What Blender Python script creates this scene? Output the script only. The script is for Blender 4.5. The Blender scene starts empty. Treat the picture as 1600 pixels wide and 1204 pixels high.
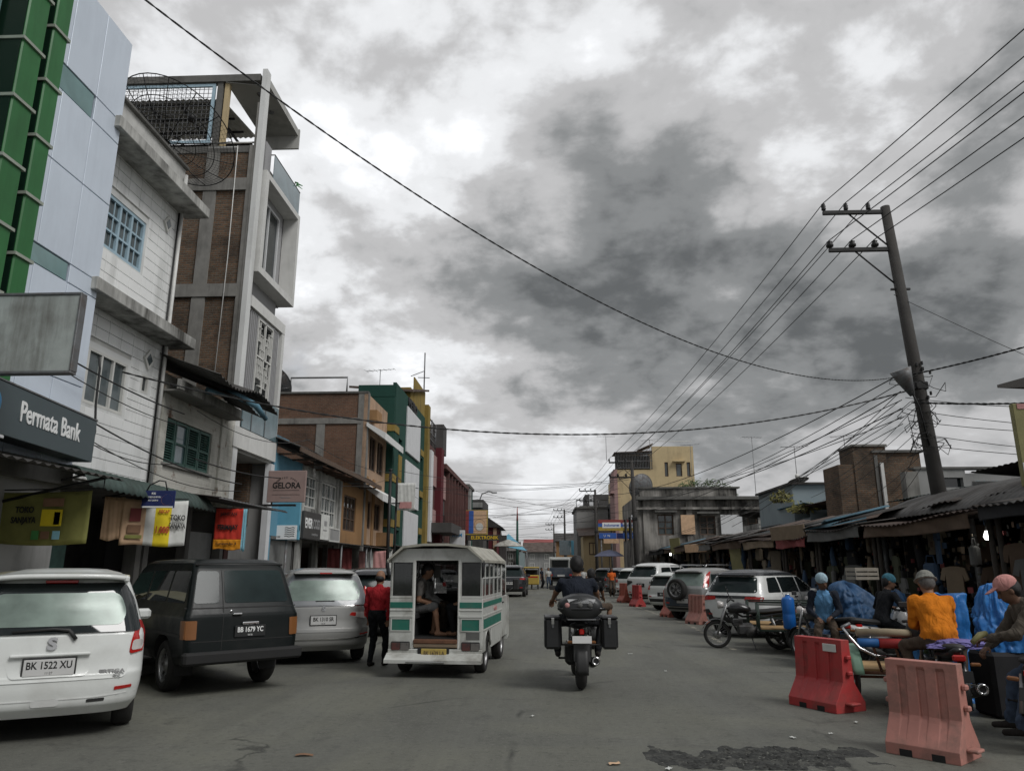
import bpy, bmesh, math, random
import numpy as np
from mathutils import Vector, Matrix, Euler
R = math.radians
random.seed(7)
SC = bpy.context.scene
COL = SC.collection
# ------------------------------------------------------------------ camera
cam_d = bpy.data.cameras.new('camera'); cam = bpy.data.objects.new('camera', cam_d); COL.objects.link(cam)
cam_d.sensor_width = 36.0; cam_d.lens = 36.0*1150/1600.0; cam_d.clip_start = 0.05; cam_d.clip_end = 4000
cam.location = (0, 0, 1.68)
cam.rotation_euler = (R(90+13.87), 0, R(2.417))
SC.camera = cam
# ------------------------------------------------------------------ world: broken overcast over a clear sky
SUN_EL, SUN_AZ = 47.0, 128.0     # azimuth clockwise from +Y (the street): behind the camera, to the right
w = bpy.data.worlds.new('World'); SC.world = w; w.use_nodes = True
nt = w.node_tree; N = nt.nodes; L = nt.links; N.clear()
def wn(t, **k):
    n = N.new(t)
    for a, b in k.items(): setattr(n, a, b)
    return n
def wmath(op, a, b=None, clamp=False):
    n = wn('ShaderNodeMath', operation=op); n.use_clamp = clamp
    for i, v in enumerate((a, b)):
        if v is None: continue
        if isinstance(v, (int, float)): n.inputs[i].default_value = v
        else: L.new(v, n.inputs[i])
    return n.outputs[0]
tc = wn('ShaderNodeTexCoord'); sep = wn('ShaderNodeSeparateXYZ'); L.new(tc.outputs['Generated'], sep.inputs[0])
zz = wmath('ADD', wmath('MAXIMUM', sep.outputs[2], 0.0), 0.34)
cmb = wn('ShaderNodeCombineXYZ'); L.new(wmath('DIVIDE', sep.outputs[0], zz), cmb.inputs[0]); L.new(wmath('DIVIDE', sep.outputs[1], zz), cmb.inputs[1])
def wnoise(scale, detail, rough, off, dist=0.0):
    mp = wn('ShaderNodeMapping'); mp.inputs['Location'].default_value = off; L.new(cmb.outputs[0], mp.inputs[0])
    n = wn('ShaderNodeTexNoise'); n.inputs['Scale'].default_value = scale; n.inputs['Detail'].default_value = detail
    n.inputs['Roughness'].default_value = rough; n.inputs['Distortion'].default_value = dist
    L.new(mp.outputs[0], n.inputs[0]); return n.outputs[0]
n1 = wnoise(1.35, 12, 0.60, (3.1, 1.7, 0.4), 0.12)
n2 = wnoise(3.4, 10, 0.64, (8.2, 4.4, 2.0), 0.2)
n3 = wnoise(0.7, 3, 0.5, (1.2, 6.6, 5.0))
def wdir(az, el):   # azimuth to the right of the street, elevation (degrees)
    return (math.cos(R(el))*math.sin(R(az)), math.cos(R(el))*math.cos(R(az)), math.sin(R(el)))
def blob(az, el, rad, amt):
    d = wn('ShaderNodeVectorMath', operation='DOT_PRODUCT'); L.new(tc.outputs['Generated'], d.inputs[0]); d.inputs[1].default_value = wdir(az, el)
    m = wn('ShaderNodeMapRange', interpolation_type='SMOOTHERSTEP'); L.new(d.outputs['Value'], m.inputs[0])
    m.inputs[1].default_value = math.cos(R(rad)); m.inputs[2].default_value = 1.0; m.inputs[3].default_value = 0.0; m.inputs[4].default_value = amt
    return m.outputs[0]
f = wmath('ADD', wmath('MULTIPLY', wmath('SUBTRACT', n1, 0.5), 1.9), 0.60)
f = wmath('ADD', f, wmath('MULTIPLY', wmath('SUBTRACT', n2, 0.5), 0.8))
f = wmath('ADD', f, wmath('MULTIPLY', wmath('SUBTRACT', n3, 0.5), 0.5))
for sc_, am_, of_ in ((2.3, .95, (2.2, 7.1, 3.3)), (5.2, .5, (6.1, 1.3, 8.8))):   # rounded billows with darker creases
    nb_ = wnoise(sc_, 5, .5, of_, .1)
    f = wmath('ADD', f, wmath('MULTIPLY', wmath('SUBTRACT', wmath('ABSOLUTE', wmath('SUBTRACT', wmath('MULTIPLY', nb_, 2.0), 1.0)), 0.18), am_))
for b in [(3, 24, 13, -.10), (12, 17, 13, -.10), (24, 15, 12, -.10), (1, 17, 8, -.04), (-3, 34, 7, -.06), (33, 15, 11, -.12),
          (-12, 38, 13, .30), (-20, 26, 12, .26), (-3, 30, 9, .16), (22, 30, 10, .20), (12, 40, 12, .12), (-10, 16, 8, .14), (4, 6, 9, .16), (-8, 8, 8, .10), (34, 36, 10, .1)]:
    f = wmath('ADD', f, blob(*b))
hz_ = wn('ShaderNodeMapRange'); L.new(sep.outputs[2], hz_.inputs[0]); hz_.inputs[1].default_value = 0.0; hz_.inputs[2].default_value = .26; hz_.inputs[3].default_value = .38; hz_.inputs[4].default_value = .9
f = wmath('ADD', wmath('MULTIPLY', wmath('SUBTRACT', f, .60), hz_.outputs[0]), .555)
cr = wn('ShaderNodeValToRGB'); L.new(f, cr.inputs[0]); e = cr.color_ramp.elements
e[0].position = -.0; e[0].color = (.10, .106, .11, 1); e[1].position = 1.0; e[1].color = (.90, .915, .94, 1)
for p_, c_ in ((.26, (.2, .207, .211, 1)), (.55, (.42, .42, .425, 1)), (.76, (.66, .67, .685, 1))):
    q = e.new(p_); q.color = c_
cr.color_ramp.interpolation = 'EASE'
sky = wn('ShaderNodeTexSky', sky_type='NISHITA'); sky.sun_disc = False
sky.sun_elevation = R(SUN_EL); sky.sun_rotation = R(SUN_AZ)
sc10 = wn('ShaderNodeVectorMath', operation='SCALE'); L.new(cr.outputs[0], sc10.inputs[0]); sc10.inputs['Scale'].default_value = 10.0
cov = wn('ShaderNodeMapRange'); L.new(wnoise(1.1, 5, .55, (5.5, 2.2, 9.0)), cov.inputs[0])
cov.inputs[1].default_value = .27; cov.inputs[2].default_value = .40; cov.inputs[3].default_value = .55; cov.inputs[4].default_value = 1.0
mx = wn('ShaderNodeMixRGB'); L.new(cov.outputs[0], mx.inputs[0]); L.new(sky.outputs[0], mx.inputs[1]); L.new(sc10.outputs[0], mx.inputs[2])
bg = wn('ShaderNodeBackground'); bg.inputs[1].default_value = 0.1; L.new(mx.outputs[0], bg.inputs[0])
wo = wn('ShaderNodeOutputWorld'); L.new(bg.outputs[0], wo.inputs[0])
# ------------------------------------------------------------------ sun behind cloud
sd = bpy.data.lights.new('sun', 'SUN'); sd.energy = 1.5; sd.angle = R(26); sd.color = (1, .985, .965)
so = bpy.data.objects.new('sun', sd); COL.objects.link(so)
sv = Vector((math.cos(R(SUN_EL))*math.sin(R(SUN_AZ)), math.cos(R(SUN_EL))*math.cos(R(SUN_AZ)), math.sin(R(SUN_EL))))
so.rotation_euler = sv.to_track_quat('Z', 'Y').to_euler(); so.location = sv*80
SC.view_settings.view_transform = 'Standard'; SC.view_settings.look = 'None'
SC.view_settings.exposure = 0.36; SC.view_settings.gamma = 1.0
SC.cycles.max_bounces = 6; SC.cycles.diffuse_bounces = 3; SC.cycles.glossy_bounces = 3; SC.cycles.transparent_max_bounces = 8
SC.cycles.use_denoising = True; SC.cycles.caustics_reflective = False; SC.cycles.caustics_refractive = False

# ================================================================== helpers
def tag(o, label=None, cat=None, group=None, kind=None):
    if label: o['label'] = label
    if cat: o['category'] = cat
    if group: o['group'] = group
    if kind: o['kind'] = kind
    return o
def empty(name, loc=(0, 0, 0), rz=0.0, label=None, cat=None, group=None):
    o = bpy.data.objects.new(name, None); COL.objects.link(o); o.location = loc; o.rotation_euler = (0, 0, rz)
    o.empty_display_size = .2
    return tag(o, label, cat, group)
def copy_tree(o, parent=None):
    c = o.copy(); COL.objects.link(c)
    if parent: c.parent = parent
    for ch in list(o.children): copy_tree(ch, c)
    return c
class MB:
    """collects shapes, builds ONE mesh object"""
    def __init__(s): s.v = []; s.f = []; s.m = []; s.sm = []
    def add(s, vs, fs, m=0, smooth=False):
        o = len(s.v); s.v += [tuple(v) for v in vs]; s.f += [tuple(i+o for i in f_) for f_ in fs]; s.m += [m]*len(fs); s.sm += [smooth]*len(fs); return s
    def box(s, c, d, m=0, bev=0.0, rot=None):
        """centre c, full size d"""
        hx, hy, hz = d[0]/2, d[1]/2, d[2]/2
        b = min(bev, hx*.9, hy*.9, hz*.9)
        M_ = rot if rot is not None else None
        if b <= 0:
            vs = [Vector((sx*hx, sy*hy, sz*hz)) for sz in (-1, 1) for sy in (-1, 1) for sx in (-1, 1)]
            fs = [(0, 2, 3, 1), (4, 5, 7, 6), (0, 1, 5, 4), (2, 6, 7, 3), (0, 4, 6, 2), (1, 3, 7, 5)]
        else:
            vs = []; idx = {}
            for sx in (-1, 1):
                for sy in (-1, 1):
                    for sz in (-1, 1):
                        for ax in range(3):
                            h = [hx-b, hy-b, hz-b]; h[ax] += b
                            idx[(sx, sy, sz, ax)] = len(vs); vs.append(Vector((sx*h[0], sy*h[1], sz*h[2])))
            fs = []
            for ax in range(3):
                a1, a2 = (ax+1) % 3, (ax+2) % 3
                for sg in (-1, 1):
                    q = []
                    for s1, s2 in ((-1, -1), (1, -1), (1, 1), (-1, 1)):
                        k = [0, 0, 0]; k[ax] = sg; k[a1] = s1; k[a2] = s2; q.append(idx[(*k, ax)])
                    fs.append(tuple(q if sg > 0 else q[::-1]))
                for s1 in (-1, 1):
                    for s2 in (-1, 1):
                        k0 = [0, 0, 0]; k0[a1] = s1; k0[a2] = s2; k0[ax] = -1; k1 = list(k0); k1[ax] = 1
                        q = [idx[(*k0, a1)], idx[(*k1, a1)], idx[(*k1, a2)], idx[(*k0, a2)]]
                        fs.append(tuple(q if s1*s2 < 0 else q[::-1]))
            for sx in (-1, 1):
                for sy in (-1, 1):
                    for sz in (-1, 1):
                        q = [idx[(sx, sy, sz, a)] for a in range(3)]
                        fs.append(tuple(q if sx*sy*sz > 0 else q[::-1]))
        if M_ is not None: vs = [M_ @ v for v in vs]
        c = Vector(c); return s.add([v+c for v in vs], fs, m)
    def bb(s, x0, x1, y0, y1, z0, z1, m=0, bev=0.0):
        return s.box(((x0+x1)/2, (y0+y1)/2, (z0+z1)/2), (abs(x1-x0), abs(y1-y0), abs(z1-z0)), m, bev)
    def tube(s, pts, r, n=8, m=0, cap=True, smooth=True):
        pts = [Vector(p) for p in pts]; k = len(pts)
        rs = list(r) if hasattr(r, '__len__') else [r]*k
        prev = None; vs = []
        for i in range(k):
            t = (pts[min(i+1, k-1)]-pts[max(i-1, 0)]).normalized()
            if prev is None:
                a = Vector((0, 0, 1)) if abs(t.z) < .9 else Vector((1, 0, 0)); u = t.cross(a).normalized()
            else:
                u = (prev - t*prev.dot(t))
                u = u.normalized() if u.length > 1e-6 else t.orthogonal().normalized()
            prev = u; v_ = t.cross(u)
            for j in range(n):
                an = 2*math.pi*j/n; vs.append(pts[i]+(u*math.cos(an)+v_*math.sin(an))*rs[i])
        fs = [(i*n+j, i*n+(j+1) % n, (i+1)*n+(j+1) % n, (i+1)*n+j) for i in range(k-1) for j in range(n)]
        s.add(vs, fs, m, smooth)
        if cap:
            o = len(s.v)-len(vs)
            s.f += [tuple(o+j for j in range(n))[::-1], tuple(o+(k-1)*n+j for j in range(n))]; s.m += [m, m]; s.sm += [False, False]
        return s
    def lathe(s, prof, c=(0, 0, 0), axis='Z', n=24, m=0, smooth=True, closed=False):
        """prof: list of (r, h) along the axis"""
        c = Vector(c); vs = []
        for (r, h) in prof:
            for j in range(n):
                a = 2*math.pi*j/n; x, y = r*math.cos(a), r*math.sin(a)
                p = {'Z': (x, y, h), 'X': (h, x, y), 'Y': (y, h, x)}[axis]; vs.append(c+Vector(p))
        k = len(prof); rng = range(k) if closed else range(k-1)
        fs = [(i*n+j, i*n+(j+1) % n, ((i+1) % k)*n+(j+1) % n, ((i+1) % k)*n+j) for i in rng for j in range(n)]
        return s.add(vs, fs, m, smooth)
    def prism(s, poly, h0, h1, axis='Z', m=0, smooth=False):
        """extrude a 2D polygon: axis Z (x,y), X (y,z), Y (x,z)"""
        def P(p, h): return {'Z': (p[0], p[1], h), 'X': (h, p[0], p[1]), 'Y': (p[0], h, p[1])}[axis]
        k = len(poly); vs = [P(p, h0) for p in poly]+[P(p, h1) for p in poly]
        fs = [tuple(range(k)), tuple(range(k, 2*k))[::-1]]+[(i+k, (i+1) % k+k, (i+1) % k, i) for i in range(k)]
        return s.add(vs, fs, m, smooth)
    def grid(s, fn, nu, nv, m=0, smooth=True):
        vs = [fn(i/nu, j/nv) for j in range(nv+1) for i in range(nu+1)]
        fs = [(j*(nu+1)+i, j*(nu+1)+i+1, (j+1)*(nu+1)+i+1, (j+1)*(nu+1)+i) for j in range(nv) for i in range(nu)]
        return s.add(vs, fs, m, smooth)
    def sheet(s, fn, nu, nv, th, m=0, smooth=True):
        """grid with thickness th along -Z of local normal approx"""
        P = [[Vector(fn(i/nu, j/nv)) for i in range(nu+1)] for j in range(nv+1)]
        vs = []; W = nu+1
        for j in range(nv+1):
            for i in range(nu+1):
                a = P[j][min(i+1, nu)]-P[j][max(i-1, 0)]; b = P[min(j+1, nv)][i]-P[max(j-1, 0)][i]
                nrm = a.cross(b); nrm = nrm.normalized() if nrm.length > 1e-9 else Vector((0, 0, 1)); vs.append((P[j][i], P[j][i]-nrm*th))
        top = [v[0] for v in vs]; bot = [v[1] for v in vs]; o = len(top)
        fs = []
        for j in range(nv):
            for i in range(nu):
                q = (j*W+i, j*W+i+1, (j+1)*W+i+1, (j+1)*W+i); fs.append(q); fs.append(tuple(o+k for k in q[::-1]))
        for i in range(nu):
            fs.append((i+1, i, o+i, o+i+1)); a = nv*W+i; fs.append((a, a+1, o+a+1, o+a))
        for j in range(nv):
            a, b = j*W, (j+1)*W; fs.append((a, b, o+b, o+a)); a, b = j*W+nu, (j+1)*W+nu; fs.append((b, a, o+a, o+b))
        return s.add(top+bot, fs, m, smooth)
    def xf(s, M_):
        s.v = [tuple(M_ @ Vector(v)) for v in s.v]; return s
    def build(s, name, mats, parent=None, loc=None, rot=None, fix=True):
        me = bpy.data.meshes.new(name); me.from_pydata(s.v, [], s.f)
        if not isinstance(mats, (list, tuple)): mats = [mats]
        for mt in mats: me.materials.append(MT(mt) if isinstance(mt, str) else mt)
        me.polygons.foreach_set('material_index', s.m); me.polygons.foreach_set('use_smooth', s.sm)
        if fix:
            b = bmesh.new(); b.from_mesh(me); bmesh.ops.recalc_face_normals(b, faces=b.faces); b.to_mesh(me); b.free()
        me.update()
        o = bpy.data.objects.new(name, me); COL.objects.link(o)
        if parent: o.parent = parent
        if loc is not None: o.location = loc
        if rot is not None: o.rotation_euler = rot
        return o
def link(name, me, parent=None, loc=None, rot=None, scale=None):
    o = bpy.data.objects.new(name, me); COL.objects.link(o)
    if parent: o.parent = parent
    if loc is not None: o.location = loc
    if rot is not None: o.rotation_euler = rot
    if scale is not None: o.scale = scale
    return o
def bx(name, x0, x1, y0, y1, z0, z1, mt, parent=None, bev=0.0, **k):
    c = ((x0+x1)/2, (y0+y1)/2, (z0+z1)/2)
    return MB().box((0, 0, 0), (abs(x1-x0), abs(y1-y0), abs(z1-z0)), 0, bev).build(name, mt, parent, c, **k)
def text(name, s, size, mt, parent=None, loc=(0, 0, 0), rot=(R(90), 0, 0), ext=.004, bold=0.0, align='CENTER', sx=1.0, shear=0.0):
    cu = bpy.data.curves.new(name, 'FONT'); cu.body = s; cu.size = size; cu.extrude = ext; cu.align_x = align; cu.align_y = 'CENTER'
    cu.offset = bold; cu.shear = shear; cu.resolution_u = 3
    t = bpy.data.objects.new(name, cu); COL.objects.link(t)
    me = bpy.data.meshes.new_from_object(t); bpy.data.objects.remove(t); bpy.data.curves.remove(cu)
    if sx != 1.0:
        for v in me.vertices: v.co.x *= sx
    me.materials.clear(); me.materials.append(MT(mt)); me.name = name
    return link(name, me, parent, loc, rot)
# ================================================================== materials
MATS = {}
def MT(n): return MATS[n]
def new_mat(name):
    m = bpy.data.materials.new(name); m.use_nodes = True; MATS[name] = m; t = m.node_tree; b = t.nodes['Principled BSDF']; return m, t, b
def coords(t, kind='Object', scale=(1, 1, 1)):
    c = t.nodes.new('ShaderNodeTexCoord'); mp = t.nodes.new('ShaderNodeMapping'); mp.inputs['Scale'].default_value = scale
    if kind == 'World':
        g = t.nodes.new('ShaderNodeNewGeometry'); t.links.new(g.outputs['Position'], mp.inputs[0])
    else: t.links.new(c.outputs[kind], mp.inputs[0])
    return mp.outputs[0]
def noise(t, vec, scale, detail=4, rough=.55, dist=0.0):
    n = t.nodes.new('ShaderNodeTexNoise'); n.inputs['Scale'].default_value = scale; n.inputs['Detail'].default_value = detail
    n.inputs['Roughness'].default_value = rough; n.inputs['Distortion'].default_value = dist; t.links.new(vec, n.inputs[0]); return n.outputs[0]
def ramp(t, v, a, b, lo=0.0, hi=1.0):
    m = t.nodes.new('ShaderNodeMapRange'); t.links.new(v, m.inputs[0])
    for i, x in enumerate((a, b, lo, hi)): m.inputs[i+1].default_value = x
    return m.outputs[0]
def mixc(t, fac, a, b, mode='MIX'):
    m = t.nodes.new('ShaderNodeMixRGB'); m.blend_type = mode
    for i, x in enumerate((fac, a, b)):
        if isinstance(x, (int, float)): m.inputs[i].default_value = x
        elif isinstance(x, (tuple, list)): m.inputs[i].default_value = (*x[:3], 1)
        else: t.links.new(x, m.inputs[i])
    return m.outputs[0]
def bumpn(t, b, h, strength=.3, dist=.02):
    n = t.nodes.new('ShaderNodeBump'); n.inputs['Strength'].default_value = strength; n.inputs['Distance'].default_value = dist
    t.links.new(h, n.inputs['Height']); t.links.new(n.outputs[0], b.inputs['Normal'])
def M(name, col, rough=.6, metal=0.0, var=.12, scale=4.0, bump=0.0, bscale=60, dirt=None, damt=.5, dscale=1.3, streak=False, spec=.5, coat=0.0, kind='Object', emit=0.0, dthr=.48):
    m, t, b = new_mat(name)
    b.inputs['Roughness'].default_value = rough; b.inputs['Metallic'].default_value = metal
    b.inputs['Specular IOR Level'].default_value = spec; b.inputs['Coat Weight'].default_value = coat; b.inputs['Coat Roughness'].default_value = .06
    vec = coords(t, kind)
    c = col
    if var > 0:
        n = noise(t, vec, scale, 5); dk = tuple(x*(1-var) for x in col); lt = tuple(min(1, x*(1+var)) for x in col)
        c = mixc(t, ramp(t, n, .3, .7), dk, lt)
    if dirt is not None:
        v2 = coords(t, kind, (1, 1, .12) if streak else (1, 1, 1))
        n2 = noise(t, v2, dscale*(3 if streak else 1), 7, .65, .2)
        if streak:
            n3 = noise(t, vec, dscale*.6, 5, .6)
            ad = t.nodes.new('ShaderNodeMath'); ad.operation = 'MULTIPLY_ADD'; t.links.new(n3, ad.inputs[0]); ad.inputs[1].default_value = .5
            hm = t.nodes.new('ShaderNodeMath'); hm.operation = 'MULTIPLY'; t.links.new(n2, hm.inputs[0]); hm.inputs[1].default_value = .5
            t.links.new(hm.outputs[0], ad.inputs[2]); n2 = ad.outputs[0]
        c = mixc(t, ramp(t, n2, dthr, dthr+.2, 0, damt), c, dirt)
        t.links.new(ramp(t, n2, .4, .7, rough, min(1, rough+.25)), b.inputs['Roughness'])
    if isinstance(c, (tuple, list)): b.inputs['Base Color'].default_value = (*c, 1)
    else: t.links.new(c, b.inputs['Base Color'])
    if bump > 0: bumpn(t, b, noise(t, vec, bscale, 4), bump, .01)
    if emit: b.inputs['Emission Color'].default_value = (*col, 1); b.inputs['Emission Strength'].default_value = emit
    return m
def glass(name, col, rough=.04, metal=.0, spec=.9, var=.0, coat=0.0):
    return M(name, col, rough, metal, var, 2.0, spec=spec, coat=coat)
def uvec(t):
    """wall coordinates: (x+y, z) in metres"""
    g = t.nodes.new('ShaderNodeNewGeometry'); s = t.nodes.new('ShaderNodeSeparateXYZ'); t.links.new(g.outputs['Position'], s.inputs[0])
    a = t.nodes.new('ShaderNodeMath'); a.operation = 'ADD'; t.links.new(s.outputs[0], a.inputs[0]); t.links.new(s.outputs[1], a.inputs[1])
    c = t.nodes.new('ShaderNodeCombineXYZ'); t.links.new(a.outputs[0], c.inputs[0]); t.links.new(s.outputs[2], c.inputs[1])
    return c.outputs[0], g.outputs['Position']
def brickmat(name, c1, c2, mortar, bw=.22, bh=.075, mort=.014, dirt=(.03, .028, .025), damt=.6, paint=None, pamt=0, bump=.6, dscale=.35):
    m, t, b = new_mat(name); b.inputs['Roughness'].default_value = .9; b.inputs['Specular IOR Level'].default_value = .2
    uv, pos = uvec(t)
    br = t.nodes.new('ShaderNodeTexBrick'); t.links.new(uv, br.inputs[0]); br.inputs['Scale'].default_value = 1.0
    br.inputs['Color1'].default_value = (*c1, 1); br.inputs['Color2'].default_value = (*c2, 1); br.inputs['Mortar'].default_value = (*mortar, 1)
    br.inputs['Mortar Size'].default_value = mort; br.inputs['Brick Width'].default_value = bw; br.inputs['Row Height'].default_value = bh
    br.inputs['Mortar Smooth'].default_value = .2; br.inputs['Bias'].default_value = -.1
    c = mixc(t, ramp(t, noise(t, pos, 9, 4), .3, .7, 0, .45), br.outputs[0], tuple(x*.55 for x in c1))
    if paint: c = mixc(t, ramp(t, noise(t, pos, 2.2, 8, .7), .62-.3*pamt, .72-.3*pamt), paint, c)
    c = mixc(t, ramp(t, noise(t, pos, dscale, 7, .65, .5), .46, .68, 0, damt), c, dirt)
    t.links.new(c, b.inputs['Base Color'])
    h = t.nodes.new('ShaderNodeMath'); h.operation = 'SUBTRACT'; t.links.new(noise(t, pos, 60, 3), h.inputs[0]); t.links.new(br.outputs['Fac'], h.inputs[1])
    bumpn(t, b, h.outputs[0], bump, .02); return m
def wall(name, col, dirt=(.05, .05, .045), damt=.55, var=.08, rough=.85, dthr=.5, dscale=.9, bump=.15):
    return M(name, col, rough, 0, var, .8, bump, 25, dirt, damt, dscale, True, .25, kind='World', dthr=dthr)
# ------------------------------------------------------------------ material list
def ground_mat():
    m, t, b = new_mat('asphalt'); vec = coords(t, 'World'); vs = coords(t, 'World', (1, .12, 1)); vs2 = coords(t, 'World', (1.6, .05, 1))
    c = mixc(t, ramp(t, noise(t, vec, .35, 6, .6), .32, .68), (.084, .087, .077), (.138, .141, .12))
    c = mixc(t, ramp(t, noise(t, vs, .9, 6, .6, .3), .45, .75, 0, .6), c, (.055, .056, .05))
    c = mixc(t, ramp(t, noise(t, vs2, 1.1, 5, .55), .5, .7, 0, .5), c, (.158, .161, .138))
    c = mixc(t, ramp(t, noise(t, vec, 3.3, 8, .7), .54, .64, 0, .5), c, (.046, .047, .043))
    c = mixc(t, ramp(t, noise(t, coords(t, 'World', (.5, 1.3, 1)), 1.15, 6, .65, .6), .6, .7, 0, .6), c, (.045, .046, .044))
    c = mixc(t, ramp(t, noise(t, vec, .3, 6, .6, .8), .46, .62, 0, .55), c, (.165, .166, .128))
    c = mixc(t, ramp(t, noise(t, vec, 7.5, 6, .75), .56, .68, 0, .5), c, (.19, .185, .165))
    c = mixc(t, ramp(t, noise(t, coords(t, 'World', (2.2, .06, 1)), .8, 4, .5), .55, .72, 0, .45), c, (.05, .052, .047))
    c = mixc(t, ramp(t, noise(t, vec, 24, 5, .8), .53, .66, 0, .6), c, (.21, .21, .185))
    c = mixc(t, ramp(t, noise(t, vec, 13, 6, .8, .4), .53, .64, 0, .6), c, (.04, .041, .038))
    c = mixc(t, ramp(t, noise(t, vec, 120, 2), .35, .7, 0, .45), c, (.18, .178, .155))
    v = t.nodes.new('ShaderNodeTexVoronoi'); v.feature = 'DISTANCE_TO_EDGE'; v.inputs['Scale'].default_value = .42
    t.links.new(mixc(t, .35, vec, noise(t, vec, 1.7, 5)), v.inputs[0])
    cm = t.nodes.new('ShaderNodeMath'); cm.operation = 'MULTIPLY'; t.links.new(ramp(t, v.outputs[0], .0, .012, .8, 0), cm.inputs[0]); t.links.new(ramp(t, noise(t, vec, .5, 3), .5, .6), cm.inputs[1])
    c = mixc(t, cm.outputs[0], c, (.03, .03, .028))
    t.links.new(c, b.inputs['Base Color']); b.inputs['Specular IOR Level'].default_value = .35
    t.links.new(ramp(t, noise(t, vs, 1.3, 5), .35, .7, .62, .92), b.inputs['Roughness'])
    bumpn(t, b, noise(t, vec, 60, 6, .8), .6, .014)
ground_mat()
M('concrete', (.215, .21, .195), .9, dirt=(.05, .05, .045), damt=.75, dscale=1.2, streak=True, bump=.3, kind='World')
M('concrete_dark', (.13, .128, .12), .9, dirt=(.03, .03, .028), damt=.7, dscale=1.0, streak=True, bump=.3, kind='World')
M('kerb', (.2, .2, .19), .9, bump=.3, dirt=(.05, .05, .045), kind='World')
M('mark', (.34, .32, .25), .85, dirt=(.11, .11, .1), damt=1, dscale=2.2, kind='World', dthr=.36)
M('pothole', (.03, .031, .029), .95, var=.7, scale=9, bump=1.0, bscale=35, kind='World', dirt=(.10, .10, .088), damt=.8, dscale=6, dthr=.5)
M('panel_blue', (.64, .71, .80), .35, .15, var=.03, scale=.5, kind='World', dirt=(.4, .44, .5), damt=.25, streak=True)
M('joint', (.22, .25, .29), .6)
M('green_paint', (.016, .135, .03), .35, var=.15, scale=1.2, kind='World', dirt=(.015, .07, .02), damt=.5, streak=True)
glass('green_glass', (.008, .022, .014), .3, spec=.12)
M('green_trim', (.3, .33, .28), .5)
glass('glass_teal', (.16, .27, .27), .08, spec=.9, var=.15)
glass('glass_dark', (.018, .024, .026), .06)
glass('glass_grey', (.09, .11, .115), .1, var=.3)
glass('glass_blue', (.13, .19, .21), .06, var=.2)
wall('white_wall', (.66, .67, .66), (.22, .225, .21), .55, dthr=.52)
M('white_tile', (.79, .80, .79), .38, var=.05, scale=.7, kind='World', dirt=(.26, .27, .25), damt=.65, dscale=.7, streak=True)
M('grout', (.5, .5, .48), .9)
wall('stain_white', (.5, .5, .475), (.045, .043, .038), .95, dthr=.41, dscale=.9)
wall('soffit', (.42, .42, .40), (.12, .12, .11), .6)
M('frame_blue', (.34, .47, .55), .5, var=.1)
M('frame_white', (.6, .6, .57), .5, var=.08)
M('frame_green', (.055, .125, .105), .6, var=.2, scale=6)
M('frame_wood', (.10, .065, .045), .7, var=.25, scale=8)
M('pipe_white', (.62, .62, .6), .5)
M('iron_black', (.018, .018, .018), .55, .3)
M('iron_grey', (.17, .175, .18), .5, .5, dirt=(.09, .05, .03), damt=.5, dscale=5)
M('rust', (.12, .055, .03), .85, var=.35, scale=9)
M('sign_weather', (.36, .39, .375), .75, dirt=(.07, .06, .048), damt=.95, dscale=1.3, streak=True, bump=.15, kind='World', dthr=.45)
M('permata', (.062, .085, .092), .45, var=.06, scale=1)
M('letter_white', (.82, .83, .82), .5, var=0)
M('letter_black', (.012, .012, .012), .6, var=0)
M('letter_red', (.42, .02, .02), .6, var=0)
M('letter_yellow', (.75, .5, .03), .6, var=0)
M('letter_grey', (.28, .28, .28), .6, var=0)
M('logo_blue', (.05, .25, .5), .4, var=.1)
brickmat('brick_raw', (.215, .125, .075), (.085, .06, .045), (.14, .13, .108), damt=.8, dscale=.7, mort=.018)
brickmat('brick_orange', (.21, .108, .068), (.145, .08, .055), (.16, .135, .11), damt=.65, dscale=.3)
brickmat('brick_paint', (.26, .15, .1), (.2, .12, .09), (.13, .12, .105), bh=.14, bw=.6, mort=.012, paint=(.56, .55, .50), pamt=.15, dirt=(.07, .075, .05), damt=.6, dscale=.5)
def corr(name, col, dirt, damt=.7, pitch=.15, axis=1, rough=.6, metal=.3):
    M(name, col, rough, metal, .2, 1.4, dirt=dirt, damt=damt, dscale=1.1, kind='World', dthr=.42)
corr('roof_rust', (.11, .08, .065), (.05, .03, .024))
corr('roof_grey', (.125, .12, .113), (.07, .05, .04))
corr('roof_dark', (.06, .057, .053), (.022, .018, .016))
corr('roof_green', (.06, .09, .08), (.03, .035, .03))
corr('roof_blue', (.12, .25, .33), (.05, .07, .08))
corr('roof_light', (.5, .49, .45), (.2, .18, .15))
M('poly_sheet', (.55, .54, .48), .5, dirt=(.2, .19, .16), damt=.5, kind='World')
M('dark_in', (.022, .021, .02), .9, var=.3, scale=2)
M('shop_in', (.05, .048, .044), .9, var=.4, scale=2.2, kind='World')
M('shutter', (.23, .235, .23), .5, .4, var=.1, dirt=(.09, .085, .08), damt=.5, streak=True, kind='World')
M('cream_box', (.63, .63, .61), .6, var=.04, dirt=(.35, .35, .33), damt=.4, streak=True, kind='World')
M('grey_box', (.32, .32, .325), .6, var=.05, kind='World')
wall('blue_wall', (.13, .29, .39), (.07, .09, .1), .5)
wall('orange_wall', (.31, .18, .085), (.09, .065, .045), .75)
wall('peach_wall', (.42, .29, .20), (.12, .095, .075), .75)
wall('green_wall', (.019, .062, .048), (.02, .05, .04), .5)
wall('yellow_wall', (.25, .18, .05), (.09, .075, .04), .8)
wall('yellow_house', (.55, .44, .26), (.27, .21, .14), .7)
wall('pink_wall', (.34, .22, .21), (.3, .17, .15), .5)
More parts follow.
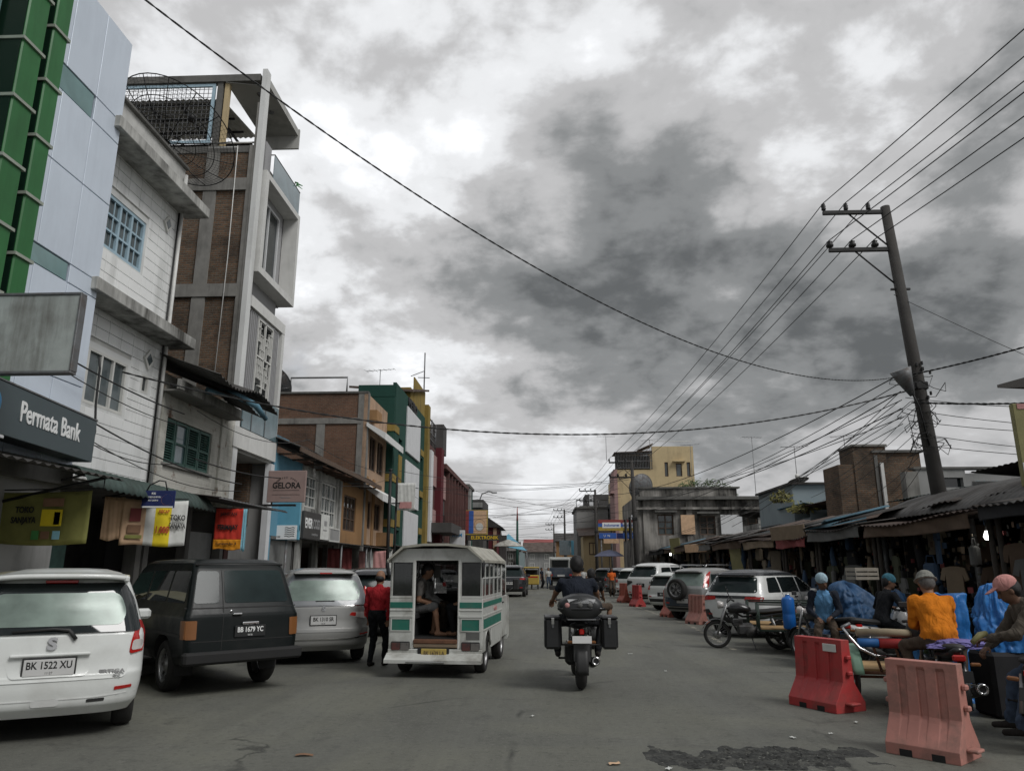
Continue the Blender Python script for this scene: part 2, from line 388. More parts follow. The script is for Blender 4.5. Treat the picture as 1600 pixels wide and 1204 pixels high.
wall('red_wall', (.10, .02, .025), (.1, .02, .02), .5)
wall('maroon_wall', (.11, .055, .05), (.04, .03, .03), .6)
wall('grey_wall', (.29, .29, .285), (.09, .09, .085), .6)
wall('dark_wall', (.075, .072, .07), (.03, .03, .03), .6)
wall('bluegrey_wall', (.26, .31, .33), (.09, .1, .1), .6)
wall('old_white', (.34, .325, .30), (.028, .027, .025), .95, dthr=.4, dscale=.75)
M('panel_white', (.62, .63, .64), .5, var=.04, dirt=(.35, .35, .35), damt=.35, streak=True, kind='World')
def cloth(name, col, var=.12, bump=.2): M(name, col, .85, 0, var, 5, bump, 80, spec=.2)
cloth('c_lime', (.20, .20, .065)); cloth('c_peach', (.62, .42, .27)); cloth('c_white', (.62, .63, .6)); cloth('c_yellow', (.7, .55, .03))
cloth('c_brown', (.22, .13, .08)); cloth('c_red', (.52, .045, .03)); cloth('c_orange', (.62, .25, .02)); cloth('c_cyan', (.25, .5, .6))
cloth('c_navy', (.025, .035, .12)); cloth('c_pink', (.5, .26, .25)); cloth('c_green', (.07, .25, .08)); cloth('c_maroon', (.25, .07, .07))
M('board_pink', (.30, .215, .195), .6, var=.06, kind='World', dirt=(.2, .14, .13), damt=.4)
M('board_cyan', (.12, .34, .46), .55, var=.06); M('board_blue', (.04, .12, .42), .5); M('board_dark', (.05, .048, .046), .6)
M('board_yellow', (.42, .3, .06), .55); M('board_red', (.26, .05, .045), .55); M('board_lime', (.22, .205, .085), .6, var=.1)

# ------------------------------------------------------------------ ground, kerb, markings
def ground():
    me = MB()
    me.grid(lambda u, v: (-400+800*u, -60+1200*v, 0), 40, 60, 0, False)
    tag(me.build('ground', 'asphalt'), kind='structure')
    p = MB(); p.bb(-30, -6.6, 0, 118, .0, .13, 0); sw = p.build('pavement', 'concrete'); tag(sw, kind='structure')
    k = MB(); k.bb(-6.6, -6.42, 0, 118, 0, .145, 0, .015); tag(k.build('kerb', 'kerb'), kind='structure')
    # worn white line between carriageway and parking strip
    ln = MB(); prev = None
    pts = [(3.98, 16.5), (4.3, 23), (4.15, 29), (3.98, 36), (3.9, 46), (3.8, 60)]
    for (xa, ya), (xb, yb) in zip(pts, pts[1:]):
        ln.add([(xa-.06, ya, .004), (xa+.06, ya, .004), (xb+.06, yb, .004), (xb-.06, yb, .004)], [(0, 1, 2, 3)])
    tag(ln.build('road_marking', 'mark', fix=False), kind='structure')
    # broken patch of asphalt (uneven relief)
    ph = MB(); rnd = random.Random(3); nu, nv = 110, 40
    def hole(u, v):
        x = .85+2.25*u; y = 6.98+.86*v; ex = abs(2*u-1); ey = abs(2*v-1+.25*math.sin(u*5))
        edge = max(0, 1-max(ex, ey+.3*math.sin(u*9)+.2*math.sin(u*23+v*3)+.15*math.sin(u*61)))-.25*max(0, math.sin(u*14+2)*math.sin(v*9+u*4))
        return (x+rnd.uniform(-.01, .01), y+rnd.uniform(-.01, .01), .002+min(edge*3, 1)*rnd.uniform(-.006, .013) if edge > .05 else -.01)
    ph.grid(hole, nu, nv, 0, False); tag(ph.build('pothole', 'pothole'), kind='structure')
    for i, (x, y, s, a) in enumerate([(.6, 7.1, 1, .3), (1.05, 6.95, .7, 1.), (2.5, 8.2, .6, 2), (2.95, 8.4, .5, .4), (1.7, 15.6, .9, .3), (2.0, 13.1, .6, 1.5), (3.45, 9.0, .5, .8), (-.15, 9.2, .5, 1.1)]):
        b = MB(); b.grid(lambda u, v: ((u-.5)*.11*s, (v-.5)*.06*s, .006+.01*math.sin(u*5+v*3)**2), 4, 3)
        o = b.build('litter', 'c_white' if i else 'c_peach', None, (x, y, .004), (0, 0, a))
        tag(o, 'small pale scrap of litter lying on the asphalt', 'litter', 'scraps of litter on the road')
    b = MB(); b.grid(lambda u, v: ((u-.5)*.16, (v-.5)*.07, .006+.008*math.sin(u*4)), 4, 3)
    tag(b.build('litter', 'c_brown', None, (-2.22, 7.3, .004), (0, 0, .2)), 'flat brown wrapper lying on open road behind the white car', 'litter')
ground()

# ------------------------------------------------------------------ building tools
def wall_open(name, axis, plane, th, u0, u1, v0, v1, holes, mt, parent):
    us = sorted({u0, u1, *[h[0] for h in holes], *[h[1] for h in holes]}); vs = sorted({v0, v1, *[h[2] for h in holes], *[h[3] for h in holes]})
    us = [u for u in us if u0 <= u <= u1]; vs = [v for v in vs if v0 <= v <= v1]
    b = MB()
    for a, c in zip(us, us[1:]):
        run = None
        for d, e_ in zip(vs, vs[1:]):
            mu, mv = (a+c)/2, (d+e_)/2
            solid = not any(h[0] < mu < h[1] and h[2] < mv < h[3] for h in holes)
            if solid: run = (run[0], e_) if run else (d, e_)
            if (not solid or e_ == vs[-1]) and run:
                if axis == 'x': b.bb(plane-th, plane, a, c, run[0], run[1])
                else: b.bb(a, c, plane, plane+th, run[0], run[1])
                run = None
    return b.build(name, mt, parent)
def window(parent, axis, plane, u0, u1, v0, v1, cols=3, rows=1, fm='frame_white', gm='glass_grey', fw=.06, depth=.06, arch=False, bars=0, name='window'):
    """frame + one pane child per opening; plane = outer face of the frame (facing +x or -y)"""
    def B(mb, a, c, d, e_, p0, p1, m=0):
        if axis == 'x': mb.bb(plane-p1, plane-p0, a, c, d, e_, m)
        else: mb.bb(a, c, plane+p0, plane+p1, d, e_, m)
    fr = MB()
    for (a, c, d, e_) in ((u0, u1, v0, v0+fw), (u0, u1, v1-fw, v1), (u0, u0+fw, v0+fw, v1-fw), (u1-fw, u1, v0+fw, v1-fw)): B(fr, a, c, d, e_, 0, depth)
    cw = (u1-u0-2*fw)/cols; rh = (v1-v0-2*fw)/rows
    for i in range(1, cols): x = u0+fw+cw*i; B(fr, x-fw*.45, x+fw*.45, v0+fw, v1-fw, .004, depth)
    for j in range(1, rows): z = v0+fw+rh*j; B(fr, u0+fw, u1-fw, z-fw*.3, z+fw*.3, .008, depth-.005)
    if bars:
        for i in range(cols):
            for k in range(1, bars+1):
                x = u0+fw+cw*(i+k/(bars+1)); B(fr, x-.012, x+.012, v0+fw, v1-fw, .012, .03)
    w_ = fr.build(name, fm, parent)
    for i in range(cols):
        g = MB(); B(g, u0+fw+cw*i, u0+fw+cw*(i+1), v0+fw, v1-fw, depth-.02, depth-.012); g.build('pane', gm, w_)
    return w_
def corrugated(name, fn, nu, nv, mt, parent, amp=.018, waves=20, th=.004):
    """fn(u,v)->point; waves run along u"""
    def g(u, v):
        p = Vector(fn(u, v)); return p+Vector((0, 0, amp*math.sin(u*waves*2*math.pi)))
    b = MB(); b.sheet(g, nu, nv, th); return b.build(name, mt, parent)
def banner(name, x0, x1, y0, y1, z0, z1, bands, parent=None, sag=.05, wob=.03, th=.003, seed=0):
    """hanging cloth from (x0,y0) to (x1,y1) between heights; bands = [(fraction end, material)] along the width"""
    b = MB(); nu, nv = 28, 10; mats = []
    for _, mt in bands:
        if mt not in mats: mats.append(mt)
    def fn(u, v):
        d = wob*math.sin(u*13+seed)*(1-v*.6)+wob*.5*math.sin(u*29+v*4+seed); s_ = -sag*4*u*(1-u)*v
        nx, ny = (y1-y0), -(x1-x0); l = math.hypot(nx, ny)
        return (x0+(x1-x0)*u+nx/l*d, y0+(y1-y0)*u+ny/l*d, z0+(z1-z0)*v+s_+.02*math.sin(u*7+seed)*(1-v))
    b.grid(fn, nu, nv)
    k = 0
    for j in range(nv):
        for i in range(nu):
            u = (i+.5)/nu; mt = next(m_ for e_, m_ in bands if u <= e_); b.m[j*nu+i] = mats.index(mt)
    o = b.build(name, mats, parent, fix=False)
    md = o.modifiers.new('solid', 'SOLIDIFY'); md.thickness = th
    return o
COLW = {'c_brown': 'brown', 'c_white': 'white', 'c_maroon': 'maroon', 'c_peach': 'tan', 'dark_in': 'black', 'g_black': 'black', 'g_brown': 'brown', 'g_grey': 'grey', 'g_tan': 'tan', 'g_olive': 'olive', 'g_blue': 'dark blue', 'g_cream': 'cream', 'g_dim': 'beige'}
def goods(parent_label, x0, x1, y0, y1, z0, n, seed, group, mats, smin=.15, smax=.4):
    rnd = random.Random(seed)
    for i in range(n):
        sx, sy, sz = (rnd.uniform(smin, smax) for _ in range(3)); x, y = rnd.uniform(x0, x1), rnd.uniform(y0, y1)
        b = MB(); b.box((0, 0, sz/2), (sx, sy, sz), 0, .03); mt = rnd.choice(mats); o = b.build('carton', mt, None, (x, y, z0), (0, 0, rnd.uniform(-.4, .4)))
        tag(o, COLW[mt]+' '+parent_label, 'carton', group)
def cylinder(name, p0, p1, r, mt, parent, n=10): return MB().tube([p0, p1], r, n).build(name, mt, parent)
# ================================================================== left side of the street
FX = -9.0
# ---------------- bank: pale blue metal cladding with green pilasters
def bank():
    t = empty('bank_building', (-12, 8, 0), 0, 'tall bank clad in pale blue metal panels with two green pilasters', 'building')
    def pt(o): o.parent = t; o.matrix_parent_inverse = Matrix.Translation((12, -8, 0)); return o
    pt(bx('core_wall', -18, -8.62, 2, 12.86, .13, 12.2, 'grey_wall'))
    # cladding panels, each its own piece
    ys = [5.6, 6.9, 8.2, 9.3, 10.25, 11.15, 12.05, 12.92]; zs = [3.45, 4.9, 6.65, 7.0, 8.6, 9.95, 10.45, 12.3]
    win = []
    for i in range(len(ys)-1):
        for j in range(len(zs)-1):
            if zs[j] == 9.95 and ys[i] in (11.15, 10.25): continue
            if zs[j] == 6.65 and ys[i] in (11.15, 10.25): continue
            pt(bx('panel', -8.62, -8.5, ys[i]+.008, ys[i+1]-.008, zs[j]+.008, zs[j+1]-.008, 'panel_blue', bev=.006))
    pt(bx('joint_backing', -8.63, -8.54, 5.6, 12.9, 3.45, 12.28, 'joint'))
    for z0, z1 in ((9.97, 10.43), (6.67, 6.98)):
        g = pt(bx('strip_window', -8.56, -8.515, 10.3, 12.0, z0, z1, 'glass_teal'))
        f_ = MB()
        for (a, c, d, e_) in ((10.25, 12.05, z0-.03, z0), (10.25, 12.05, z1, z1+.03), (12.02, 12.05, z0, z1)): f_.bb(-8.54, -8.48, a, c, d, e_)
        f_.build('window_trim', 'iron_grey', g)
    # two stepped pilasters with a metal band every metre
    for k, (y0, y1, x1) in enumerate(((9.37, 9.80, -7.9), (9.97, 10.32, -7.92))):
        p = pt(bx('pilaster', -8.5, x1, y0, y1, 3.3, 12.6, 'green_paint', bev=.02))
        for i in range(9):
            z = 5.55-.3*k+i*1.0; g_ = MB(); g_.bb(-8.47, x1-.03, y0-.012, y0, z+.06, z+.99); o = g_.build('side_pane', 'green_glass', p); o.matrix_parent_inverse = p.matrix_basis.inverted()
            m = MB(); m.bb(-8.48, x1+.03, y0-.03, y1+.03, z, z+.05); o = m.build('band', 'green_trim', p); o.matrix_parent_inverse = p.matrix_basis.inverted()
    pt(bx('teal_curtain_window', -8.5, -8.3, 7.0, 9.3, 3.5, 12.2, 'glass_teal'))
    # shop front below
    pt(bx('lintel', -8.9, -8.45, 5, 12.9, 3.1, 3.44, 'concrete_dark'))
bank()
# bank fascia sign (turned a little off the street line)
def permata():
    t = empty('bank_sign', (-8.15, 12.92, 0), R(8.5), 'long dark grey bank fascia sign with white lettering', 'sign')
    b = MB(); b.bb(-.35, 0, -4.6, 0, 3.52, 4.27, 0, .01); b.build('sign_box', 'permata', t)
    MB().bb(-.36, .012, -4.62, .01, 3.47, 3.515, 0, .005).build('lower_trim', 'letter_white', t)
    MB().bb(-.36, .008, -4.62, .008, 4.275, 4.30).build('upper_trim', 'iron_grey', t)
    text('lettering', 'Permata Bank', .43, 'letter_white', t, (.004, -2.53, 3.93), (R(90), 0, R(90)), .008, .006, 'LEFT', .80)
    lg = MB(); lg.lathe([(0, .012), (.2, .012), (.21, 0), (0, 0)], (.004, -3.25, 3.93), 'X', 24); lg.build('logo', 'logo_blue', t)
    t.children[2].location.y = -2.86
permata()
# weathered blank sign board facing down the street
def rustboard():
    t = empty('sign_board', (-6.7, 9.0, 0), 0, 'blank weathered grey-white metal sign board with rust-stained edges', 'sign')
    MB().box((-.55, .06, 4.69), (2.2, .1, 1.06), 0, .01).build('face_panel', 'sign_weather', t)
    f_ = MB()
    for (x0, x1, z0, z1) in ((-1.67, .57, 4.13, 4.165), (-1.67, .57, 5.215, 5.25), (.545, .575, 4.165, 5.215)): f_.bb(x0, x1, -.005, .125, z0, z1, 0, .006)
    f_.build('edge_frame', 'iron_grey', t)
    for z in (4.35, 5.05): MB().tube([(-1.6, .12, z), (-1.6, .5, z), (-1.75, .6, z)], .03, 8).build('bracket', 'iron_black', t)
rustboard()
# ---------------- narrow white tiled shophouse
def white_house():
    t = empty('white_shophouse', (FX, 14.75, 0), 0, 'narrow white tiled shophouse with two projecting ledges and blue window frames', 'building')
    inv = Matrix.Translation((-FX, -14.75, 0))
    def pt(o): o.parent = t; o.matrix_parent_inverse = inv; return o
    Y0, Y1 = 12.9, 16.55
    holes = [(13.62, 15.1, 8.1, 9.3), (13.68, 15.08, 4.83, 5.95), (15.68, 15.98, 5.5, 5.92)]
    wl = pt(wall_open('wall', 'x', FX-.03, .22, Y0, Y1, 3.3, 11.5, holes, 'grout', None))
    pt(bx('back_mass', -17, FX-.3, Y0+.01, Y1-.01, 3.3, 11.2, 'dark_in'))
    pt(bx('side_wall', -17, FX-.26, Y0, Y0+.1, 11.25, 11.5, 'stain_white'))
    # tiles
    tw, th = .456, .236
    me = MB().box((0, 0, 0), (.03, tw-.012, th-.010), 0, .004).build('tile_proto', 'white_tile'); mesh = me.data; bpy.data.objects.remove(me)
    for j in range(33):
        z = 3.35+th*(j+.5)
        if z > 11.1: break
        for i in range(8):
            y = Y0+tw*(i+.5)
            if any(h[0]-.12 < y+tw/2-.1 and y-tw/2+.1 < h[1]+.12 and h[2]-.06 < z+th/2-.05 and z-th/2+.05 < h[3]+.06 for h in holes): continue
            o = link('tile', mesh, wl, (FX-.015, y, z))
    # infill plaster rims at the windows
    for h in holes:
        r = MB(); w_ = .13
        for (a, c, d, e_) in ((h[0]-w_, h[1]+w_, h[2]-w_, h[2]), (h[0]-w_, h[1]+w_, h[3], h[3]+w_), (h[0]-w_, h[0], h[2], h[3]), (h[1], h[1]+w_, h[2], h[3])): r.bb(FX-.03, FX-.004, a, c, d, e_)
        pt(r.build('plaster_rim', 'white_wall'))
    pt(window(None, 'x', FX-.02, 13.62, 15.1, 8.1, 9.3, 3, 3, 'frame_blue', 'glass_grey', .075, .08, bars=1))
    w2 = pt(window(None, 'x', FX+.0, 13.68, 15.08, 4.83, 5.95, 3, 1, 'frame_white', 'glass_grey', .06, .08))
    pt(window(None, 'x', FX+.0, 15.68, 15.98, 5.5, 5.92, 1, 1, 'frame_white', 'glass_dark', .045, .08))
    for z in (6.78, 10.24):
        led = pt(bx('ledge', FX-.02, FX+.62, Y0-.2, 16.75, z, z+.26, 'stain_white', bev=.015))
    pt(bx('parapet_cap', FX-.3, FX+.06, Y0, Y1+.03, 11.5, 11.58, 'concrete_dark', bev=.01))
    dp = MB(); dp.tube([(FX+.06, 16.45, 3.3), (FX+.06, 16.45, 11.3)], .045, 8); pt(dp.build('downpipe', 'pipe_white'))
    dp = MB(); dp.tube([(FX+.05, 16.34, 3.3), (FX+.05, 16.34, 10.2)], .022, 6); pt(dp.build('conduit', 'iron_black'))
    for y, z, s in ((15.93, 9.7, .18), (15.82, 6.28, .2)):
        d = MB(); d.prism([(y-s, z), (y, z-s*1.2), (y+s, z), (y, z+s*1.2)], FX, FX+.05, 'X'); d.prism([(y-s*.6, z), (y, z-s*.7), (y+s*.6, z), (y, z+s*.7)], FX+.05, FX+.06, 'X', 1)
        pt(d.build('diamond_vent', ['frame_white', 'glass_grey']))
    # shop level
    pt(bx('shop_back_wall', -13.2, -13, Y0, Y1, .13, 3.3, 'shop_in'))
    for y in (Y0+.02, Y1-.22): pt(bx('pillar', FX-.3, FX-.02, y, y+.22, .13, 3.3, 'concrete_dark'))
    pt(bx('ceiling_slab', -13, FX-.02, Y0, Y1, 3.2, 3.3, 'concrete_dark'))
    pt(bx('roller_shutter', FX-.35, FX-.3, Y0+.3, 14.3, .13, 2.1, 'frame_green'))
white_house()
bx('_', 0, .01, 0, .01, -1, -.99, 'dark_in'); bpy.data.objects.remove(bpy.data.objects['_'])
# corrugated awning with a rounded lip over the shop front
def awning():
    t = empty('shop_awning', (-8.2, 13.5, 0), 0, 'dark green corrugated awning with rounded lip over the banner shop', 'awning')
    def fn(u, v):
        y = -1.1+5.0*u; a = v
        x = -.75+1.15*a; z = 3.42-.07*a-(0 if a < .72 else (a-.72)**2*4.2)
        return (x, y, z-.015*y)
    corrugated('sheet', fn, 150, 16, 'roof_green', t, .02, 25)
    for y in (-.9, 1.2, 3.6): MB().tube([(-.75, y, 3.05), (.25, y, 3.27-.015*y)], .02, 6).build('strut', 'iron_black', t)
    t2 = empty('shop_awning', (-8.2, 9.0, 0), 0, 'dark sagging sheet awning under the bank fascia sign', 'awning')
    corrugated('sheet', lambda u, v: (-.5+1.9*v, -2.2+4.9*u, 3.4-.35*v), 100, 5, 'roof_dark', t2, .02, 24)
    for y in (-2.0, 2.5): MB().tube([(-.45, y, 2.7), (1.25, y, 3.08)], .025, 8).build('strut', 'iron_black', t2)
awning()
# hanging banners
def banners():
    t = empty('shop_banner', (-8.7, 11.5, 0), 0, 'big lime yellow cloth banner hung across the pavement reading TOKO SANJAYA', 'banner')
    banner('cloth', -.75, 1.53, 0, 0, 2.03, 2.87, [(1, 'c_lime')], t, .03, .02)
    text('lettering', 'TOKO', .13, 'letter_black', t, (.50, -.06, 2.56), ext=.003, bold=.004, sx=.8)
    text('lettering', 'SANJAYA', .13, 'letter_black', t, (.50, -.06, 2.40), ext=.003, bold=.004, sx=.75)
    for (x, z, w_, h, m) in ((.95, 2.68, .34, .13, 'c_brown'), (.95, 2.44, .34, .26, 'c_yellow'), (1.04, 2.43, .1, .2, 'c_brown'), (.72, 2.17, .12, .14, 'c_green'), (.88, 2.17, .14, .12, 'c_brown'), (1.06, 2.17, .12, .13, 'c_cyan')):
        MB().box((x, -.055, z), (w_, .006, h), 0, .002).build('print', m, t)
    MB().tube([(-.75, 0, 2.87), (1.7, 0, 2.9), (1.7, 0, 3.1)], .012, 6).build('rope', 'iron_black', t)
    # long product banner
    x0, y0, x1, y1 = -8.62, 14.25, -7.35, 15.1
    L_ = math.hypot(x1-x0, y1-y0); an = math.atan2(y1-y0, x1-x0)
    t = empty('shop_banner', (x0, y0, 0), an, 'white and yellow cloth banner with price 1.000 and black TOKO SANJAYA lettering', 'banner')
    banner('cloth', .33, L_, 0, 0, 2.1, 3.02, [(.34, 'c_peach'), (.5, 'c_white'), (.74, 'c_yellow'), (1, 'c_white')], t, .03, .015)
    banner('side_cloth', 0, .36, .03, .03, 2.2, 3.05, [(1, 'c_peach')], t, .02, .01, seed=2)
    W_ = L_-.33
    text('lettering', 'TOKO', .15, 'letter_black', t, (.33+W_*.85, -.045, 2.66), bold=.004, sx=.66); text('lettering', 'SANJAYA', .15, 'letter_black', t, (.33+W_*.85, -.045, 2.5), bold=.004, sx=.5)
    text('lettering', '1.000', .19, 'letter_red', t, (.33+W_*.62, -.045, 2.41), bold=.004, sx=.62)
    text('lettering', 'KECAP', .09, 'letter_red', t, (.33+W_*.63, -.045, 2.78), bold=.002, sx=.7)
    MB().box((.33+W_*.2, -.04, 2.42), (.24, .006, .16), 0, .002).build('print', 'c_brown', t); MB().box((.33+W_*.2, -.04, 2.7), (.2, .006, .26), 0, .002).build('print', 'c_maroon', t)
    MB().box((.33+W_*.2, -.042, 2.27), (.3, .006, .07), 0, .002).build('print', 'c_lime', t)
    MB().tube([(0, .02, 3.05), (L_, .02, 3.05)], .012, 6).build('rod', 'iron_black', t)
    # small navy sign hanging from an iron bracket
    t = empty('hanging_sign', (-7.62, 14.4, 0), R(4), 'small navy hanging sign with food print on a curved iron bracket', 'sign')
    MB().box((0, 0, 2.99), (.64, .03, .34), 0, .004).build('board', 'c_navy', t)
    text('lettering', 'KIS', .06, 'letter_white', t, (-.1, -.018, 3.1), bold=.001); text('lettering', 'MEMBERSHIPMU', .045, 'letter_white', t, (-.1, -.018, 3.03), sx=.9); text('lettering', 'KU DISINI', .045, 'letter_white', t, (-.1, -.018, 2.965))
    b = MB(); b.lathe([(0, .01), (.1, .01), (.11, 0)], (.17, -.016, 2.98), 'Y', 16); b.build('print', 'c_orange', t); MB().box((0, -.017, 2.84), (.6, .004, .03)).build('print', 'letter_white', t)
    MB().tube([(-.25, 0, 3.16), (-.2, 0, 3.27), (-.02, 0, 3.36), (.1, 0, 3.34), (.15, 0, 3.16)], .014, 6).build('bracket', 'iron_black', t)
    # red-orange banner
    t = empty('shop_banner', (-8.05, 18, 0), R(6), 'red and orange cloth banner with cyan edge hanging before the grey shutter', 'banner')
    banner('cloth', 0, .66, 0, 0, 2.3, 3.1, [(1, 'c_red')], t, .02, .01); banner('lower_cloth', 0, .66, -.012, -.012, 2.1, 2.34, [(1, 'c_orange')], t, .0, .01); banner('edge_cloth', .66, .76, 0, 0, 2.07, 3.08, [(1, 'c_cyan')], t, .0, .01)
    text('lettering', 'JAHITAN', .11, 'letter_black', t, (.33, -.035, 2.95), bold=.001, sx=.9); text('lettering', 'TERIMAJAY', .16, 'letter_black', t, (.32, -.035, 2.63), bold=.006, sx=.62); text('lettering', 'Cumanate No. 8', .09, 'letter_black', t, (.32, -.045, 2.24), bold=.001, sx=.8)
    MB().tube([(-.02, .0, 3.1), (.8, 0, 3.1)], .01, 6).build('rod', 'iron_black', t)
banners()
goods('carton stacked in the dark banner shop', -11.5, -9.6, 13.2, 16.2, .13, 10, 4, 'cartons in the banner shop', ['c_brown', 'c_white', 'c_maroon'])
goods('bundled goods piled beneath the lime banner', -9.6, -8.8, 12.9, 13.9, .13, 12, 9, 'goods beneath the lime banner', ['c_brown', 'c_white', 'c_peach', 'dark_in'])
# ---------------- mesh satellite dish on the white roof
def dish(name, loc, rad, tilt, rz, label, mast, nr=14, mt='iron_black', wr=.012):
    t = empty(name, loc, rz, label, 'satellite dish')
    Rm = Matrix.Rotation(tilt, 4, 'X'); c = Vector((0, 0, mast))
    def P(r, a, k=.28): return c+(Rm @ Vector((r*math.cos(a), r*math.sin(a), k*r*r/rad)))
    b = MB()
    for i in range(nr):
        a = 2*math.pi*i/nr; b.tube([P(rad*q/5, a) for q in range(6)], wr, 5)
    b.build('ribs', mt, t)
    b = MB()
    for q in (1., .72, .45): b.tube([P(rad*q, 2*math.pi*i/40) for i in range(41)], wr*(1.2 if q == 1 else .7), 5, cap=False)
    b.build('rim', mt, t)
    if nr > 10:
        b = MB()
        for q in range(1, 22):
            b.tube([P(rad*q/22, 2*math.pi*i/44) for i in range(45)], .0038, 3, cap=False)
        for i in range(84):
            a = 2*math.pi*i/84; b.tube([P(rad*.3, a), P(rad*.65, a), P(rad, a)], .0038, 3, cap=False)
        tag(b.build('wire_mesh', mt, t), kind='stuff')
    else:
        b = MB(); b.grid(lambda u, v: P(rad*(.05+.95*v), 2*math.pi*u), 30, 6); o = b.build('bowl', 'iron_grey', t, fix=False)
    F = c+Rm @ Vector((0, 0, rad*.8))
    b = MB()
    for i in range(3): b.tube([P(rad*.55, 2*math.pi*i/3+.4), F], wr*.8, 5)
    b.build('feed_strut', mt, t)
    MB().lathe([(.0, -.12), (.1, -.12), (.1, .05), (.0, .1)], F, 'Z', 10).build('feed_horn', mt, t)
    MB().tube([(0, 0, 0), (0, 0, mast)], .045, 8).build('mast', mt, t)
dish('satellite_dish', (-9.35, 16.1, 11.3), 1.55, R(-30), R(-25), 'large black wire-mesh satellite dish on the white shophouse roof', .75)
# ---------------- two-storey shophouse of white-painted brick
def old_house():
    t = empty('old_shophouse', (FX, 18.6, 0), 0, 'two-storey shophouse of peeling white-painted brick with green shutters', 'building')
    inv = Matrix.Translation((-FX, -18.6, 0))
    def pt(o): o.parent = t; o.matrix_parent_inverse = inv; return o
    Y0, Y1 = 16.56, 20.85
    pt(wall_open('wall', 'x', FX, .2, Y0, Y1, 3.3, 6.2, [(16.85, 19.45, 4.1, 5.2)], 'brick_paint', None))
    pt(bx('back_mass', -15, FX-.25, Y0, Y1-.05, 3.3, 6.0, 'dark_in'))
    # louvred shutters, each leaf a part with its slats
    for i in range(4):
        y0 = 16.9+i*.635
        fr = MB(); y1 = y0+.6
        for (a, c, d, e_) in ((y0, y1, 4.12, 4.19), (y0, y1, 5.11, 5.18), (y0, y0+.05, 4.19, 5.11), (y1-.05, y1, 4.19, 5.11), (y0+.05, y1-.05, 4.62, 4.67)): fr.bb(FX-.09, FX-.03, a, c, d, e_)
        s = pt(fr.build('shutter', 'frame_green'))
        if i == 1:
            g = MB(); g.bb(FX-.08, FX-.07, y0+.05, y1-.05, 4.19, 5.11); g.build('pane', 'glass_blue', s)
        else:
            for k in range(15):
                z = 4.22+k*.06
                sl = MB(); sl.box((FX-.065, (y0+y1)/2, z), (.05, y1-y0-.1, .012), 0, 0, Matrix.Rotation(R(40), 3, 'Y')); sl.build('slat', 'frame_green', s)
    pt(bx('sill', FX-.05, FX+.08, 16.8, 19.5, 4.03, 4.1, 'concrete', bev=.01))
    for y in (Y0+.05, 19.9): pt(bx('brick_pier', FX-.1, FX+.06, y, y+.28, 3.3, 5.9, 'brick_paint'))
    # broken corrugated roof with blue gutter end
    def fn(u, v): return (-10.8+3.3*v, 16.3+3.9*u, 7.2-1.15*v-.12*math.sin(u*7)*v-.25*max(0, u-.6)*v)
    pt(corrugated('roof_sheet', fn, 120, 8, 'roof_dark', None, .03, 20))
    pt(corrugated('loose_sheet', lambda u, v: (-8.6+.9*v, 17.4+2.2*u, 6.15-.38*v+.1*math.sin(u*5)), 60, 4, 'roof_dark', None, .02, 10))
    pt(bx('fascia', -8.55, -8.48, 16.4, 20.0, 5.75, 5.98, 'stain_white'))
    pt(bx('eave_soffit', -9, -8.5, 16.5, 20.2, 5.72, 5.76, 'concrete'))
    g = MB(); g.tube([(-8.4, 17.6, 5.98), (-7.95, 18.2, 6.02), (-7.6, 18.8, 5.85), (-7.45, 19.2, 5.55)], [.09, .1, .09, .06], 8); pt(g.build('gutter', 'roof_blue'))
    for y in (Y0+.1, 18.6, Y1-.2): pt(bx('pillar', FX-.25, FX-.02, y, y+.2, .13, 3.3, 'concrete_dark'))
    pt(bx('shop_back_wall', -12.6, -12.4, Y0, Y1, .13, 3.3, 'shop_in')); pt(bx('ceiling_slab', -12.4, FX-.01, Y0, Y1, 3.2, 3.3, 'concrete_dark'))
    pt(bx('roller_shutter', FX-.3, FX-.26, 18.85, Y1-.25, .13, 2.6, 'shutter'))
    pt(corrugated('awning_sheet', lambda u, v: (-9+1.5*v, 16.9+4.6*u, 3.42-.16*v), 90, 4, 'roof_dark', None, .018, 22))
    r = MB(); r.tube([(-7.5, 16.9, 3.24), (-7.5, 21.5, 3.24)], .02, 6); pt(r.build('awning_rail', 'iron_grey'))
old_house()
